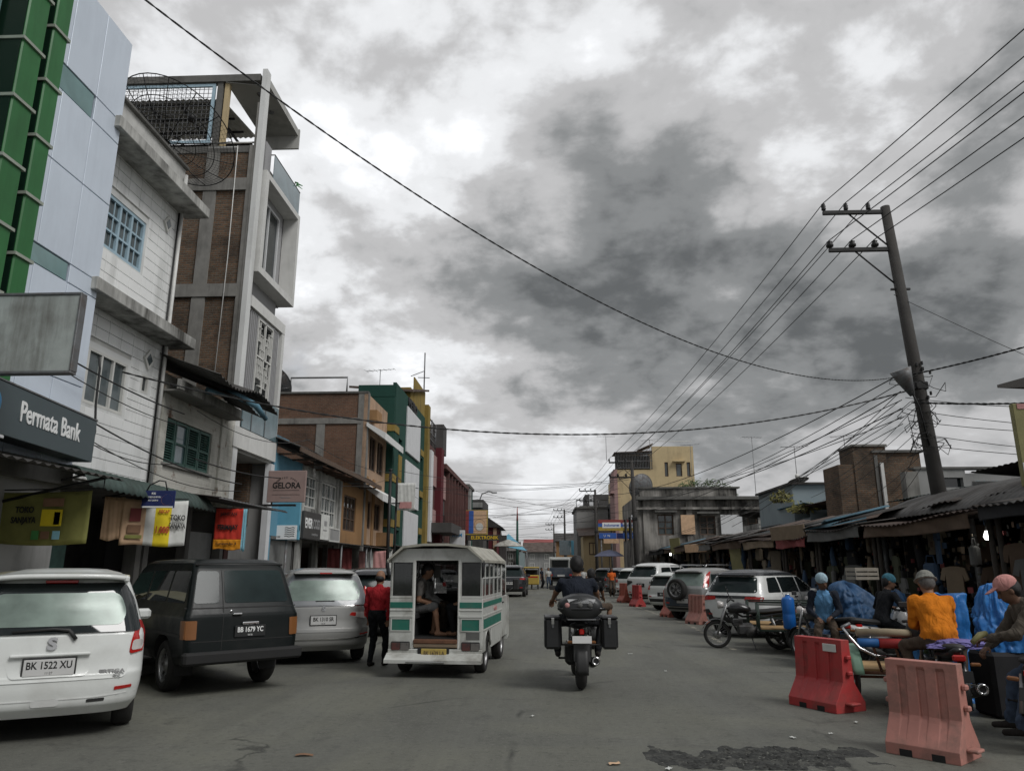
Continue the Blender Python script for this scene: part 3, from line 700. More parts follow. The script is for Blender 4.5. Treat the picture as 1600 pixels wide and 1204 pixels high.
# ---------------- tall narrow brick and concrete shophouse
def tall_house():
    t = empty('tall_shophouse', (FX, 22.5, 0), 0, 'tall narrow shophouse with bare brick side wall and white box window', 'building')
    inv = Matrix.Translation((-FX, -22.5, 0))
    def pt(o): o.parent = t; o.matrix_parent_inverse = inv; return o
    Y0, Y1 = 20.9, 24.2
    pt(bx('brick_wall', -19, FX-.15, Y0+.06, Y0+.3, 3, 14.95, 'brick_raw'))
    pt(bx('entrance_far_wall', -12, FX-.16, Y1-.05, Y1+.02, .13, 5.0, 'grey_wall')); pt(bx('far_wall', -19, FX-.7, Y1-.3, Y1-.06, 3, 14.95, 'brick_raw'))
    for x in (-9.3, -10.55, -13.0, -15.5): pt(bx('concrete_column', x-(.21 if x < -10 else .08), x+(.21 if x < -10 else .08), Y0, Y0+.2, 3, 14.95 if x > -11.5 else 14.5, 'concrete'))
    for z in (6.1, 9.75, 13.35): pt(bx('concrete_beam', -19, FX-.36, Y0-.03, Y0+.2, z, z+.42, 'concrete'))
    # roof terrace: slab overhang, corner pier, lattice screens, translucent sheet roof
    pt(bx('corner_pier', FX-.16, FX, Y0-.04, Y0+.28, 3.2, 17.75, 'white_wall'))
    pt(bx('pier_ragged_edge', FX-.24, FX-.16, Y0-.02, Y0+.2, 3.4, 16.5, 'concrete'))
    pt(bx('roof_edge_beam', -19, FX-.24, Y0, Y0+.25, 17.35, 17.6, 'concrete_dark'))
    sl = MB(); sl.add([(FX-1.4, Y0+.02, 17.32), (FX-.02, Y0+.3, 17.32), (FX-.02, Y1, 17.32), (FX-1.4, Y1, 17.32), (FX-1.4, Y0+.02, 17.58), (FX-.02, Y0+.3, 17.58), (FX-.02, Y1, 17.58), (FX-1.4, Y1, 17.58)], [(0, 3, 2, 1), (4, 5, 6, 7), (0, 1, 5, 4), (1, 2, 6, 5), (2, 3, 7, 6), (3, 0, 4, 7)])
    pt(sl.build('roof_slab', 'soffit')); pt(bx('slab_fascia', FX-1.4, FX+.02, Y1-.08, Y1, 16.8, 17.6, 'soffit'))
    for y in (21.6, 22.6): pt(MB().lathe([(0, -.05), (.09, -.05), (.11, 0), (0, 0)], (-9.5, y, 17.32), 'Z', 12).build('downlight', 'iron_grey'))
    corr_ = corrugated('roof_sheet', lambda u, v: (-18.5+7.9*u, Y0+.3+3.0*v, 16.9+.45*v), 160, 6, 'poly_sheet', None, .03, 40); pt(corr_)
    for i in range(8): pt(bx('rafter', -18.4+i*1.05, -18.34+i*1.05, Y0+.28, Y1, 16.72, 16.8, 'iron_black'))
    for j in range(4): pt(bx('purlin', -18.5, -10.6, Y0+.5+j*.8, Y0+.56+j*.8, 16.8, 16.86, 'iron_black'))
    fr = MB()
    for (x0, x1, z0, z1) in ((-17, -10.75, 15.1, 15.2), (-17, -10.75, 17.2, 17.3), (-10.85, -10.75, 15.2, 17.2)): fr.bb(x0, x1, Y0+.05, Y0+.12, z0, z1)
    sc = pt(fr.build('lattice_frame', 'frame_blue'))
    la = MB()
    for i in range(42): la.bb(-17+i*.15, -16.985+i*.15, Y0+.08, Y0+.095, 15.2, 17.2)
    for i in range(13): la.bb(-17, -10.85, Y0+.08, Y0+.092, 15.25+i*.155, 15.265+i*.155)
    tag(la.build('lattice_bars', 'iron_grey', sc), kind='stuff')
    pt(bx('cream_post', -10.45, -10.3, Y0+.1, Y0+.25, 15, 17.35, 'yellow_house')); pt(bx('terrace_post', -10.68, -10.5, Y0+.05, Y0+.25, 14.9, 17.4, 'concrete_dark'))
    rl = MB(); rl.tube([(-10.6, Y0+.1, 15.1), (-9.24, Y0+.1, 15.1)], .03, 6); pt(rl.build('terrace_rail', 'frame_white'))
    pt(bx('floor_slab', -19, FX-.3, Y0+.03, Y1, 14.72, 14.95, 'concrete_dark'))
    # white conduit down the brick
    c = MB(); c.tube([(-9.75, Y0-.05, 14.9), (-9.72, Y0-.05, 11), (-9.78, Y0-.05, 6.2)], .015, 5); pt(c.build('conduit', 'pipe_white'))
    c = MB(); c.tube([(-10.7, Y0-.05, 14.85), (-9.75, Y0-.05, 14.85)], .015, 5); pt(c.build('conduit', 'pipe_white'))
    # street front
    pt(wall_open('front_wall', 'x', FX-.38, .2, Y0+.3, Y1, 5.7, 14.9, [(21.35, 23.85, 6.95, 9.5), (22.0, 23.9, 11.2, 13.8)], 'grey_box', None))
    pt(bx('end_pier', FX-.1, FX+.02, Y1-.2, Y1+.02, 5.2, 9.9, 'cream_box')); pt(bx('screen_lintel', FX-.1, FX+.03, Y0+.3, Y1, 9.55, 9.9, 'cream_box'))
    # projecting box window
    b = MB()
    for (y0, y1, z0, z1) in ((21.25, 24.6, 10.72, 10.95), (21.25, 24.6, 14.05, 14.25), (21.25, 21.5, 10.95, 14.05), (24.4, 24.6, 10.95, 14.05)): b.bb(FX-.42, FX+.12, y0, y1, z0, z1)
    bw = pt(b.build('window_box', 'cream_box')); pt(bx('box_back', FX-.62, FX-.44, 24.15, 24.62, 10.7, 14.25, 'grey_box'))
    pt(window(None, 'x', FX-.36, 22.0, 23.9, 11.2, 13.8, 2, 1, 'panel_white', 'glass_dark', .08, .08))
    # balcony on the box with glass rail
    pt(bx('balcony_pier', FX-.4, FX-.05, 21.4, 21.9, 14.25, 15.4, 'grey_box'))
    g = pt(bx('glass_rail', FX+.06, FX+.08, 21.9, 24.5, 14.25, 15.15, 'glass_blue'))
    r = MB(); r.tube([(FX-.2, 21.9, 15.18), (FX+.07, 21.9, 15.18), (FX+.07, 24.5, 15.18), (FX-.3, 24.5, 15.18)], .025, 6); pt(r.build('handrail', 'iron_grey'))
    # screen: upright slats either side of a fretwork panel
    for k, y in enumerate([21.4, 21.53, 21.66, 21.79, 21.92, 23.42, 23.54, 23.66, 23.78]): pt(bx('slat', FX-.12, FX-.04, y, y+.05, 6.95, 9.5, 'grey_box'))
    pt(bx('screen_backing', FX-.3, FX-.24, 21.35, 23.85, 6.95, 9.5, 'glass_dark'))
    fr = MB()
    def bar(y0, y1, z0, z1): fr.bb(FX-.10, FX-.04, y0, y1, z0, z1)
    a0, a1, z0, z1 = 22.05, 23.35, 7.0, 9.45
    for y in (a0, (a0+a1)/2-.03, a1-.05): bar(y, y+.055, z0, z1)
    for z in (z0, (z0+z1)/2-.03, z1-.05): bar(a0+.05, a1-.05, z, z+.055)
    rnd = random.Random(5)
    for ci in range(2):
        for cj in range(2):
            yb = a0+.05+ci*.64; zb = z0+.06+cj*1.2
            for k in range(1, 5): z = zb+k*.225; a = rnd.choice((0, .14, .28)); bar(yb+a, yb+a+.28, z, z+.028)
            for k in range(1, 4): y = yb+k*.148; q = rnd.choice((0, .22, .45)); bar(y, y+.026, zb+q, zb+q+.65)
    pt(fr.build('fretwork_screen', 'frame_white'))
    gp = pt(bx('glass_balustrade', FX+.0, FX+.03, Y0+.35, Y1-.02, 5.75, 6.9, 'glass_blue'))
    for y in (21.9, 23.0): o = bx('mullion', FX+.03, FX+.05, y, y+.04, 5.75, 6.9, 'iron_grey'); pt(o)
    pt(bx('balcony_fascia', FX-.1, FX+.04, Y0-.15, Y1+.0, 5.1, 5.72, 'cream_box')); 
    pt(bx('balcony_soffit', FX-2.2, FX-.1, Y0+.1, Y1, 5.02, 5.2, 'soffit'))
    # recessed entrance with shutter
    pt(bx('side_return', FX-2.3, FX-.12, Y0+.0, Y0+.18, .13, 5.0, 'grey_wall')); pt(bx('entrance_pier', FX-.15, FX+.05, Y1-.35, Y1-.05, .13, 5.0, 'panel_white'))
    sh = MB()
    for i in range(44): sh.bb(FX-2.2, FX-2.14, Y0+.2, Y1, .15+i*.11, .15+i*.11+.1, 0, .02)
    pt(sh.build('roller_shutter', 'shutter'))
    pt(bx('entrance_pier', FX-.35, FX-.1, Y0+.22, Y0+.5, .13, 5.0, 'maroon_wall'))
    pt(bx('core', -18.5, FX-2.4, Y0+.32, Y1-.32, .13, 14.6, 'dark_in'))
    pl = MB()
    for i in range(9):
        a = i*.7; pl.tube([(0, 0, 0), (.1*math.cos(a), .1*math.sin(a), .22), (.26*math.cos(a), .26*math.sin(a), .2)], [.012, .012, .003], 4)
    o = pl.build('potted_palm', 'c_green', None, (FX-.1, 24.2, 14.2)); tag(o, 'small leafy plant above the glass balcony rail', 'plant'); o.location.z = 14.3; o.scale = (1.4, 1.4, 5)
tall_house()
def placer(t):
    inv = t.matrix_basis.inverted() if False else Matrix.Translation(-Vector(t.location))
    def pt(o): o.parent = t; o.matrix_parent_inverse = inv; return o
    return pt
# ---------------- GELORA sign, cyan board
def mid_signs():
    t = empty('hanging_sign', (-7.73, 22, 0), 0, 'pinkish brown square sign board reading GELORA on black arm', 'sign')
    MB().box((0, 0, 4.05), (1.16, .09, .95), 0, .012).build('board', 'board_pink', t)
    text('lettering', 'GELORA', .25, 'letter_black', t, (0, -.047, 4.07), bold=.006, sx=.9)
    for i, ch in enumerate('COFFEE MART'):
        a = R(145-11*i); text('lettering', ch, .075, 'letter_black', t, (.36*math.cos(a), -.047, 4.02+.29*math.sin(a)), (R(90), R(90)-a if False else 0, 0), .002)
    MB().box((0, -.047, 3.93), (.8, .004, .012)).build('rule', 'letter_black', t); text('lettering', 'jalan sutomo', .06, 'letter_grey', t, (0, -.047, 3.72)); MB().box((0, -.047, 3.8), (.85, .004, .01)).build('rule', 'letter_black', t)
    MB().bb(-1.2, .3, -.04, .06, 3.46, 3.52).build('arm', 'iron_black', t); MB().bb(-.45, -.41, -.02, .02, 3.52, 3.6).build('hanger', 'iron_black', t)
    t = empty('sign_board', (-8.8, 25, 0), 0, 'cyan and white shop board with black wave stripes', 'sign')
    MB().box((0, 0, 3.35), (1.1, .12, .95), 0, .01).build('board', 'board_cyan', t); MB().box((-.02, -.063, 2.83), (1.02, .01, .46), 0, .003).build('lower_panel', 'letter_white', t)
    MB().box((0, 0.02, 2.83), (1.1, .12, .5), 0, .01).build('lower_board', 'board_cyan', t)
    for k in range(5): MB().tube([(.08+.03*i, -.072, 2.98-.07*k+.014*math.sin(i*.9)) for i in range(12)], .009, 5).build('stripe', 'letter_black', t)
    text('lettering', 'KONSULTASI', .07, 'letter_black', t, (-.25, -.07, 2.68), sx=.9)
    for x in (-.45, .1): MB().tube([(x, .1, .13), (x, .1, 2.6)], .04, 8).build('post', 'iron_grey', t)
mid_signs()
# ---------------- low terrace of older shops with a sheet-metal roof
def low_row():
    Y0, Y1 = 24.25, 36.75
    t = empty('low_shop_row', (FX, 30, 0), 0, 'low two-storey shop row with sagging dark sheet roof and blue gable', 'building'); pt = placer(t)
    pt(bx('gable_wall', -14, FX-.02, Y0+.02, Y0+.2, .13, 6.0, 'blue_wall'))
    pt(bx('gable_upper', -14, -9.9, Y0+.02, Y0+.2, 6.0, 6.6, 'blue_wall'))
    secs = [(24.25, 27.2, 'blue_wall', None), (27.2, 29.3, 'stain_white', (27.45, 29.1, 3.9, 5.1)), (29.3, 32.4, 'stain_white', (29.6, 32.0, 3.3, 5.1)), (32.4, 36.75, 'orange_wall', (33.2, 35.4, 3.3, 4.9))]
    for (a, c, m, h) in secs:
        pt(wall_open('front_wall', 'x', FX, .2, a, c, 2.7, 5.45, [h] if h else [], m, None))
        if h: pt(window(None, 'x', FX-.05, *h, 3 if h[1]-h[0] > 2 else 2, 3, 'frame_white' if m == 'stain_white' else 'frame_wood', 'glass_grey' if m == 'stain_white' else 'glass_dark', .07, .08, bars=1))
    for y in (27.15, 29.25, 32.3): pt(bx('pier', FX-.1, FX+.08, y, y+.25, .13, 5.4, 'stain_white'))
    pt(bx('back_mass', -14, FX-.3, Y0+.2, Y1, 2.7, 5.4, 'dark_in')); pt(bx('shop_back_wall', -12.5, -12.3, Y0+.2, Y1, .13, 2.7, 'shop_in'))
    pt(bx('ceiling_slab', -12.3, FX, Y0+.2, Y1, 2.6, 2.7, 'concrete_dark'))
    pt(bx('roller_shutter', FX-.2, FX-.15, 24.6, 27, .13, 2.6, 'shutter'))
    for y in (27.2, 29.3, 31.0, 32.4, 34.6): pt(bx('shop_pillar', FX-.2, FX, y, y+.18, .13, 2.6, 'concrete_dark'))
    for k in range(3):
        y0 = Y0-.15+k*4.25
        pt(corrugated('roof_sheet', lambda u, v: (-12.2+4.1*v, y0+4.22*u, 7.15-1.55*v+.05*math.sin(k*3+u*5)), 90, 6, 'roof_dark' if k != 1 else 'roof_grey', None, .025, 22))
    r = MB(); r.bb(-12.25, -11.95, Y0-.15, Y1, 7.12, 7.22); pt(r.build('ridge_cap', 'roof_blue'))
    pt(bx('fascia_board', -8.14, -8.09, Y0-.1, Y1, 5.45, 5.62, 'frame_wood')); pt(bx('blue_flashing', -10.7, -10.4, Y0-.2, 29.5, 6.66, 6.74, 'roof_blue'))
    for i in range(9): pt(bx('rafter', -9, -8.15, Y0+.3+i*1.4, Y0+.36+i*1.4, 5.4, 5.46, 'frame_wood'))
    for (a, c, m) in ((27.0, 31.5, 'roof_dark'), (31.7, 36.6, 'roof_rust')):
        pt(corrugated('awning_sheet', lambda u, v: (-9+1.7*v, a+(c-a)*u, 2.72-.2*v), 90, 3, m, None, .018, 22))
        for y in (a+.3, c-.3): o = cylinder('awning_post', (-7.4, y, .13), (-7.4, y, 2.55), .035, 'iron_grey', None); pt(o)
low_row()
def row_signs():
    t = empty('shop_sign', (FX+.1, 28.2, 0), 0, 'black shop sign reading EVERCOSS in white block letters', 'sign')
    MB().bb(0, .1, -1.05, 1.05, 2.72, 3.72, 0, .01).build('board', 'board_dark', t)
    text('lettering', 'EVER', .5, 'letter_white', t, (.105, -.5, 3.27), (R(90), 0, R(90)), .006, .015, sx=.78); text('lettering', 'COSS', .5, 'letter_grey', t, (.105, .45, 3.27), (R(90), 0, R(90)), .006, .012, sx=.68)
    text('lettering', 'smartphone', .16, 'letter_grey', t, (.105, .3, 2.9), (R(90), 0, R(90)), .004)
    t = empty('shop_sign', (FX+.1, 29.95, 0), 0, 'pale cream shop board beside the black block-letter sign', 'sign'); MB().bb(0, .08, -.6, .55, 2.75, 3.75, 0, .01).build('board', 'c_white', t)
    MB().bb(.08, .085, -.3, .2, 3.1, 3.15).build('print', 'letter_grey', t); MB().bb(.08, .085, -.2, .15, 3.3, 3.5).build('print', 'letter_grey', t)
    t = empty('shop_sign', (FX+.1, 31.3, 0), 0, 'grey shop board with white frame under the barred window', 'sign'); MB().bb(0, .08, -.75, .75, 2.75, 3.25, 0, .01).build('board', 'grey_wall', t)
    f_ = MB(); [f_.bb(.08, .1, *q) for q in ((-.78, .78, 2.72, 2.77), (-.78, .78, 3.23, 3.28), (-.78, -.73, 2.77, 3.23), (.73, .78, 2.77, 3.23))]; f_.build('frame', 'frame_white', t)
    t = empty('hanging_cloth', (-7.6, 33.2, 0), 0, 'pink and white printed cloth hanging under shop awning', 'cloth'); banner('cloth', -.6, .6, 0, 0, 1.45, 2.4, [(.3, 'c_pink'), (.55, 'c_white'), (1, 'c_pink')], t, .03, .03)
    t = empty('hanging_cloth', (-8.3, 30.4, 0), 0, 'dull red cloth hanging beside the shop pillar', 'cloth'); banner('cloth', -.5, .5, 0, 0, 1.3, 2.45, [(1, 'c_maroon')], t, .03, .04)
    t = empty('hanging_cloth', (-7.5, 36.2, 0), 0, 'narrow white cloth hanging at the row end', 'cloth'); banner('cloth', -.2, .2, 0, 0, 1.5, 2.5, [(1, 'c_white')], t, .03, .02)
    t = empty('utility_pole', (-7.3, 35.0, 0), 0, 'slim black iron street pole before the orange shop', 'pole'); MB().tube([(0, 0, .13), (0, 0, 6.2)], [.09, .07], 10).build('shaft', 'iron_black', t); MB().tube([(.28, .2, .13), (.28, .2, 5.9)], .05, 8).build('stay', 'iron_black', t)
    MB().lathe([(.1, 0), (.1, .06), (.0, .07)], (0, 0, 6.2), 'Z', 10).build('cap', 'iron_black', t); MB().bb(.09, .5, -.03, .03, 4.6, 4.66).build('arm', 'iron_black', t)
    t = empty('hanging_sign', (-6.85, 35.1, 0), 0, 'pale pink and lilac banner fixed to the iron street pole', 'banner'); banner('cloth', -.1, .75, 0, 0, 4.3, 5.6, [(1, 'c_white')], t, .0, .01); MB().box((.3, -.04, 4.55), (.6, .006, .3)).build('print', 'c_pink', t)
row_signs()
# ---------------- brick building with orange and cream front
def brick_house():
    Y0, Y1 = 36.8, 41.6
    t = empty('brick_shophouse', (FX, 39, 0), 0, 'three-storey shophouse with orange brick side wall and peach front', 'building'); pt = placer(t)
    pt(bx('brick_wall', -16, FX-.12, Y0+.05, Y0+.3, .13, 10.45, 'brick_orange'))
    for x, w_ in ((-9.22, .28), (-11.4, .22), (-14.5, .22)): pt(bx('concrete_column', x-w_, x+w_, Y0, Y0+.2, .13, 10.45 if x > -10 else 8.9, 'concrete'))
    for z in (5.6, 8.85): pt(bx('concrete_beam', -16, FX-.3, Y0-.02, Y0+.2, z, z+.3, 'concrete'))
    pt(bx('parapet_cap', -16, FX, Y0-.03, Y0+.33, 10.45, 10.55, 'concrete_dark'))
    hs = [(37.6, 39.1, 6.6, 8.4), (39.4, 41.0, 6.6, 8.4), (37.7, 38.5, 3.6, 5.0), (39.2, 40.8, 3.6, 5.0)]
    pt(wall_open('front_wall', 'x', FX, .2, Y0, Y1, 2.8, 10.4, hs, 'peach_wall', None))
    pt(bx('lower_cladding', FX, FX+.05, Y0+.02, 37.6, 2.8, 6.2, 'orange_wall')); pt(bx('lower_cladding', FX, FX+.05, 38.6, 39.1, 2.8, 6.2, 'orange_wall'))
    for h in hs: pt(window(None, 'x', FX-.06, *h, 2, 1, 'frame_wood', 'glass_dark', .08, .08))
    pt(bx('core', -15.5, FX-.3, Y0+.32, Y1, .13, 10.2, 'dark_in'))
    for z, m in ((8.45, 'white_wall'), (5.35, 'white_wall')):
        sl = MB(); sl.add([(FX, 36.7, z+.45), (FX, Y1, z+.45), (FX+1.0, Y1, z-.1), (FX+1.0, 36.7, z-.1), (FX, 36.7, z+.25), (FX, Y1, z+.25), (FX+1.0, Y1, z-.45), (FX+1.0, 36.7, z-.45)], [(0, 1, 2, 3), (4, 7, 6, 5), (3, 2, 6, 7), (0, 3, 7, 4), (1, 5, 6, 2)])
        pt(sl.build('canopy', m))
    pt(bx('balcony', FX, FX+.6, 40.0, Y1, 2.8, 3.5, 'orange_wall'))
    pt(bx('balcony', FX, FX+.45, 37.0, 38.2, 9.1, 9.6, 'orange_wall'))
    fr = MB(); fr.tube([(-13.2, Y0+.2, 10.5), (-13.2, Y0+.2, 11.35), (-10.2, Y0+.2, 11.35), (-10.2, Y0+.2, 10.5)], .05, 6); pt(fr.build('roof_frame', 'iron_grey'))
    dish('satellite_dish', (-15.2, 38.5, 10.5), 1.4, R(-50), R(10), 'grey satellite dish on the orange brick roof', .6, 10, 'iron_grey', .02)
brick_house()
def aerial(loc, h, label, n=7, w_=.9):
    t = empty('tv_aerial', loc, random.uniform(-.6, .6), label, 'aerial', 'rooftop aerials')
    MB().tube([(0, 0, 0), (0, 0, h)], .022, 5).build('mast', 'iron_grey', t)
    MB().tube([(-w_, 0, h-.05), (w_, 0, h-.05)], .014, 4).build('boom', 'iron_grey', t)
    for i in range(n):
        x = -w_+2*w_*i/(n-1); l = .35-.2*i/n; MB().tube([(x, -l, h-.05), (x, l, h-.05)], .009, 4).build('element', 'iron_grey', t)
aerial((-9.6, 41.9, 9.5), 3.6, 'thin television aerial between brick and green buildings')
# ---------------- green and yellow building with three white panels
def green_house():
    Y0, Y1, X1 = 41.7, 53.5, -8.6
    t = empty('green_building', (X1, 47, 0), 0, 'dark green four-storey building with yellow bands and white panels', 'building'); pt = placer(t)
    pt(bx('side_wall', -15, X1-.02, Y0, Y0+.2, .13, 11.4, 'green_wall')); pt(bx('core', -15, X1-.25, Y0+.2, Y1, .13, 11.2, 'green_wall'))
    hs = [(43.2, 44.3, 8.3, 9.2), (43.2, 44.3, 5.6, 6.4), (43.2, 44.3, 3.0, 3.8), (51.2, 52.2, 8.3, 9.2), (51.2, 52.2, 5.6, 6.4), (51.2, 52.2, 3.0, 3.8)]
    pt(wall_open('front_wall', 'x', X1, .2, Y0+.2, Y1, 2.6, 12.3, hs, 'green_wall', None))
    for h in hs: g = MB(); g.bb(X1-.18, X1-.15, *h); pt(g.build('window', 'glass_dark'))
    pt(bx('corner_return', X1-2.2, X1-.02, Y0-.02, Y0+.02, 11.4, 12.1, 'green_wall'))
    for z in (9.35, 6.45, 3.9, ):
        pt(bx('yellow_band', X1-1.8, X1+.02, Y0-.05, Y0, z, z+.42, 'yellow_wall')); pt(bx('yellow_band', X1, X1+.04, Y0-.05, 43.1, z, z+.42, 'yellow_wall')); pt(bx('yellow_band', X1, X1+.04, 51.1, 52.4, z, z+.42, 'yellow_wall'))
    pt(bx('yellow_strip', X1, X1+.05, 43.25, 44.2, 6.5, 8.2, 'yellow_wall')); pt(bx('yellow_strip', X1, X1+.05, 43.25, 44.2, 4.0, 5.5, 'yellow_wall'))
    for z0, z1 in ((8.7, 11.6), (5.4, 8.2), (2.9, 5.1)): pt(bx('white_panel', X1, X1+.12, 45.3, 50.2, z0, z1, 'panel_white', bev=.02))
    pt(bx('yellow_fin', X1-.3, X1+.25, 52.6, 53.6, 2.6, 13.3, 'yellow_wall'))
    # penthouse
    pt(bx('penthouse_wall', -12, X1-.05, 46.8, 52.6, 12.3, 13.2, 'yellow_wall'))
    rf = MB(); rf.add([(-12.6, 46.2, 13.2), (-8.4, 46.2, 12.9), (-8.4, 53, 14.5), (-12.6, 53, 14.7), (-12.6, 46.2, 13.05), (-8.4, 46.2, 12.75), (-8.4, 53, 14.35), (-12.6, 53, 14.55)], [(0, 1, 2, 3), (7, 6, 5, 4), (0, 4, 5, 1), (1, 5, 6, 2)]); pt(rf.build('penthouse_roof', 'roof_rust'))
    pt(bx('penthouse_gable', X1-.1, X1-.02, 48, 52.6, 12.3, 14.2, 'yellow_wall'))
    t3 = text('lettering', 'METRO', .8, 'letter_black', None, (X1+.05, 47.3, 11.95), (R(90), 0, R(90)), .04, .03, sx=1.2); pt(t3)
    m = MB(); m.tube([(X1-.1, 52.4, 14.2), (X1-.1, 52.4, 17.2)], .05, 6); m.tube([(X1-.1, 52.4, 15.8), (X1-.8, 50.8, 15.0)], .03, 5); m.tube([(X1-.5, 52, 15.2), (X1+.2, 52.9, 15.4)], .03, 5); pt(m.build('lightning_mast', 'iron_grey'))
    pt(corrugated('awning_sheet', lambda u, v: (X1+2.0*v, 42+11*u, 2.9-.4*v), 120, 3, 'roof_dark', None, .03, 30))
    for y in (43, 47, 52): o = cylinder('awning_post', (X1+1.8, y, .13), (X1+1.8, y, 2.55), .05, 'iron_black', None); pt(o)
    pt(bx('shop_front', X1-.1, X1-.05, Y0+.3, Y1, .13, 2.6, 'shop_in'))
green_house()
# ---------------- red and dark terraces further on
def far_left():
    X1 = -8.6
    t = empty('red_building', (X1, 60, 0), 0, 'dark modern shophouse with tall crimson fin and white strip', 'building'); pt = placer(t)
    pt(bx('wall', -14, X1, 53.9, 62.5, .13, 10.8, 'maroon_wall')); pt(bx('crimson_fin', X1, X1+.5, 58.3, 59.8, .13, 11.0, 'red_wall')); pt(bx('white_strip', X1, X1+.3, 54.2, 55.4, 3.5, 10.2, 'panel_white'))
    pt(bx('pink_panel', X1, X1+.15, 55.7, 58.2, 7.8, 10.2, 'pink_wall')); pt(bx('pink_panel', X1, X1+.15, 55.7, 58.2, 4.6, 6.0, 'pink_wall')); pt(bx('white_panel', X1, X1+.2, 60.0, 61.6, 5.6, 9.2, 'panel_white'))
    pt(bx('dark_crown', -11, X1+.4, 59.8, 61.8, 10.8, 13.2, 'dark_wall')); pt(bx('canopy', X1, X1+1.8, 55, 62, 4.2, 4.9, 'dark_wall'))
    for z in (11.2, 11.7, 12.2, 12.7): o = MB(); o.tube([(-11, 54.2, z), (X1, 54.2, z), (X1, 58.0, z)], .06, 5); pt(o.build('rail', 'iron_grey'))
    for y in (54.2, 56, 58): o = cylinder('rail_post', (X1, y, 10.8), (X1, y, 12.8), .06, 'iron_grey', None); pt(o)
    t = empty('dark_terrace', (X1, 70, 0), 0, 'long dark three-storey terrace with row of pale upper windows', 'building'); pt = placer(t)
    pt(bx('wall', -14, X1-.1, 62.55, 82, .13, 9.9, 'dark_wall')); pt(bx('roof_edge', -14, X1+.35, 62.55, 82, 9.9, 10.3, 'maroon_wall'))
    for i in range(8):
        y = 63.2+i*2.35
        pt(bx('window', X1-.1, X1+.02, y, y+1.7, 7.4, 9.4, 'pink_wall' if i % 3 == 0 else 'panel_white')); pt(bx('fin', X1-.1, X1+.3, y+1.85, y+2.15, .13, 9.9, 'maroon_wall')); pt(bx('window', X1-.1, X1+.02, y, y+1.7, 4.0, 6.0, 'glass_dark'))
    pt(bx('fascia_sign', X1, X1+.5, 63, 81.5, 2.9, 3.7, 'roof_rust'))
    t = empty('green_slab_building', (X1, 84, 0), 0, 'narrow green slab building past the dark terrace', 'building'); pt = placer(t)
    pt(bx('wall', -13, X1+.2, 82.1, 88, .13, 10.4, 'green_wall')); pt(bx('pale_fin', X1+.2, X1+.5, 82.1, 83.4, .13, 10.2, 'grey_wall')); pt(bx('cornice', -13, X1+.4, 82.0, 88, 10.4, 10.7, 'concrete_dark'))
    t = empty('dark_block', (X1, 92, 0), 0, 'dark louvred block with cable bracket beside the green slab', 'building'); pt = placer(t)
    pt(bx('wall', -13, X1+1.4, 89, 97, .13, 9.6, 'dark_wall'))
    for i in range(4): pt(bx('louvre', X1-.9, X1+1.3, 88.9, 88.98, 5.8+i*.95, 6.4+i*.95, 'grey_wall'))
    t = empty('red_gabled_house', (-6, 100, 0), 0, 'narrow red-fronted house under dark hipped roof', 'building'); pt = placer(t)
    pt(bx('wall', -12, -6.2, 98, 108, .13, 6.8, 'red_wall')); rf = MB(); rf.prism([(-12.5, 6.8), (-5.4, 6.8), (-7.5, 8.2), (-10.5, 8.2)], 97.6, 108.5, 'Y'); pt(rf.build('roof', 'roof_dark')); pt(bx('pale_pier', -6.6, -6.15, 97.9, 98, .13, 6.7, 'peach_wall')); pt(bx('side_tower', -6.15, -5.2, 104, 106, .13, 6.0, 'dark_wall'))
    # painted billboard on the pavement side
    t = empty('billboard', (-8.2, 80, 0), 0, 'colourful billboard with red, blue and tan fields over yellow lettering', 'billboard')
    MB().box((.9, 0, 6.35), (2.6, .2, 2.6), 0, .02).build('board', 'board_yellow', t)
    for (x, w_, m) in ((-.1, .6, 'board_red'), (.45, .5, 'board_blue'), (1.4, 1.4, 'c_peach')): MB().box((x, -.11, 6.4), (w_, .02, 2.4)).build('print', m, t)
    b = MB(); b.lathe([(0, .02), (.55, .02), (.6, 0)], (1.35, -.13, 6.1), 'Y', 20); b.build('print', 'board_dark', t); b = MB(); b.lathe([(0, .02), (.4, .02)], (1.35, -.16, 5.9), 'Y', 20); b.build('print', 'c_white', t)
    MB().box((1.9, 0, 4.75), (3.6, .2, .6)).build('lower_board', 'board_dark', t); text('lettering', 'ELEKTRONIK', .5, 'letter_yellow', t, (1.9, -.12, 4.75), bold=.01); MB().box((0, .1, 2.3), (.2, .2, 4.4)).build('post', 'iron_black', t); MB().box((2.2, .1, 2.3), (.2, .2, 4.4)).build('post', 'iron_black', t)
    t = empty('shop_sign', (-7.3, 60.6, 0), 0, 'white hanging board with small blue lettering under crimson fin', 'sign'); MB().box((.3, 0, 3.6), (1.25, .1, 2.0), 0, .03).build('board', 'panel_white', t); text('lettering', 'ATM', .4, 'logo_blue', t, (.3, -.06, 4.2), bold=.01); MB().box((.3, -.055, 2.75), (1.2, .01, .25)).build('print', 'c_pink', t); MB().box((.3, .05, 1.3), (.14, .1, 2.6)).build('post', 'iron_grey', t)
    t = empty('shop_sign', (-7.4, 46, 0), 0, 'lime green shop board beneath the green building awning', 'sign'); MB().box((.6, 0, 2.5), (1.05, .08, .9), 0, .01).build('board', 'board_lime', t); text('lettering', 'FOTO COPY', .2, 'letter_grey', t, (.6, -.045, 2.65), sx=.8); text('lettering', 'CETAK', .2, 'letter_grey', t, (.6, -.045, 2.38), sx=.8); MB().box((.6, .05, 1.1), (.08, .06, 2.0)).build('post', 'iron_grey', t)
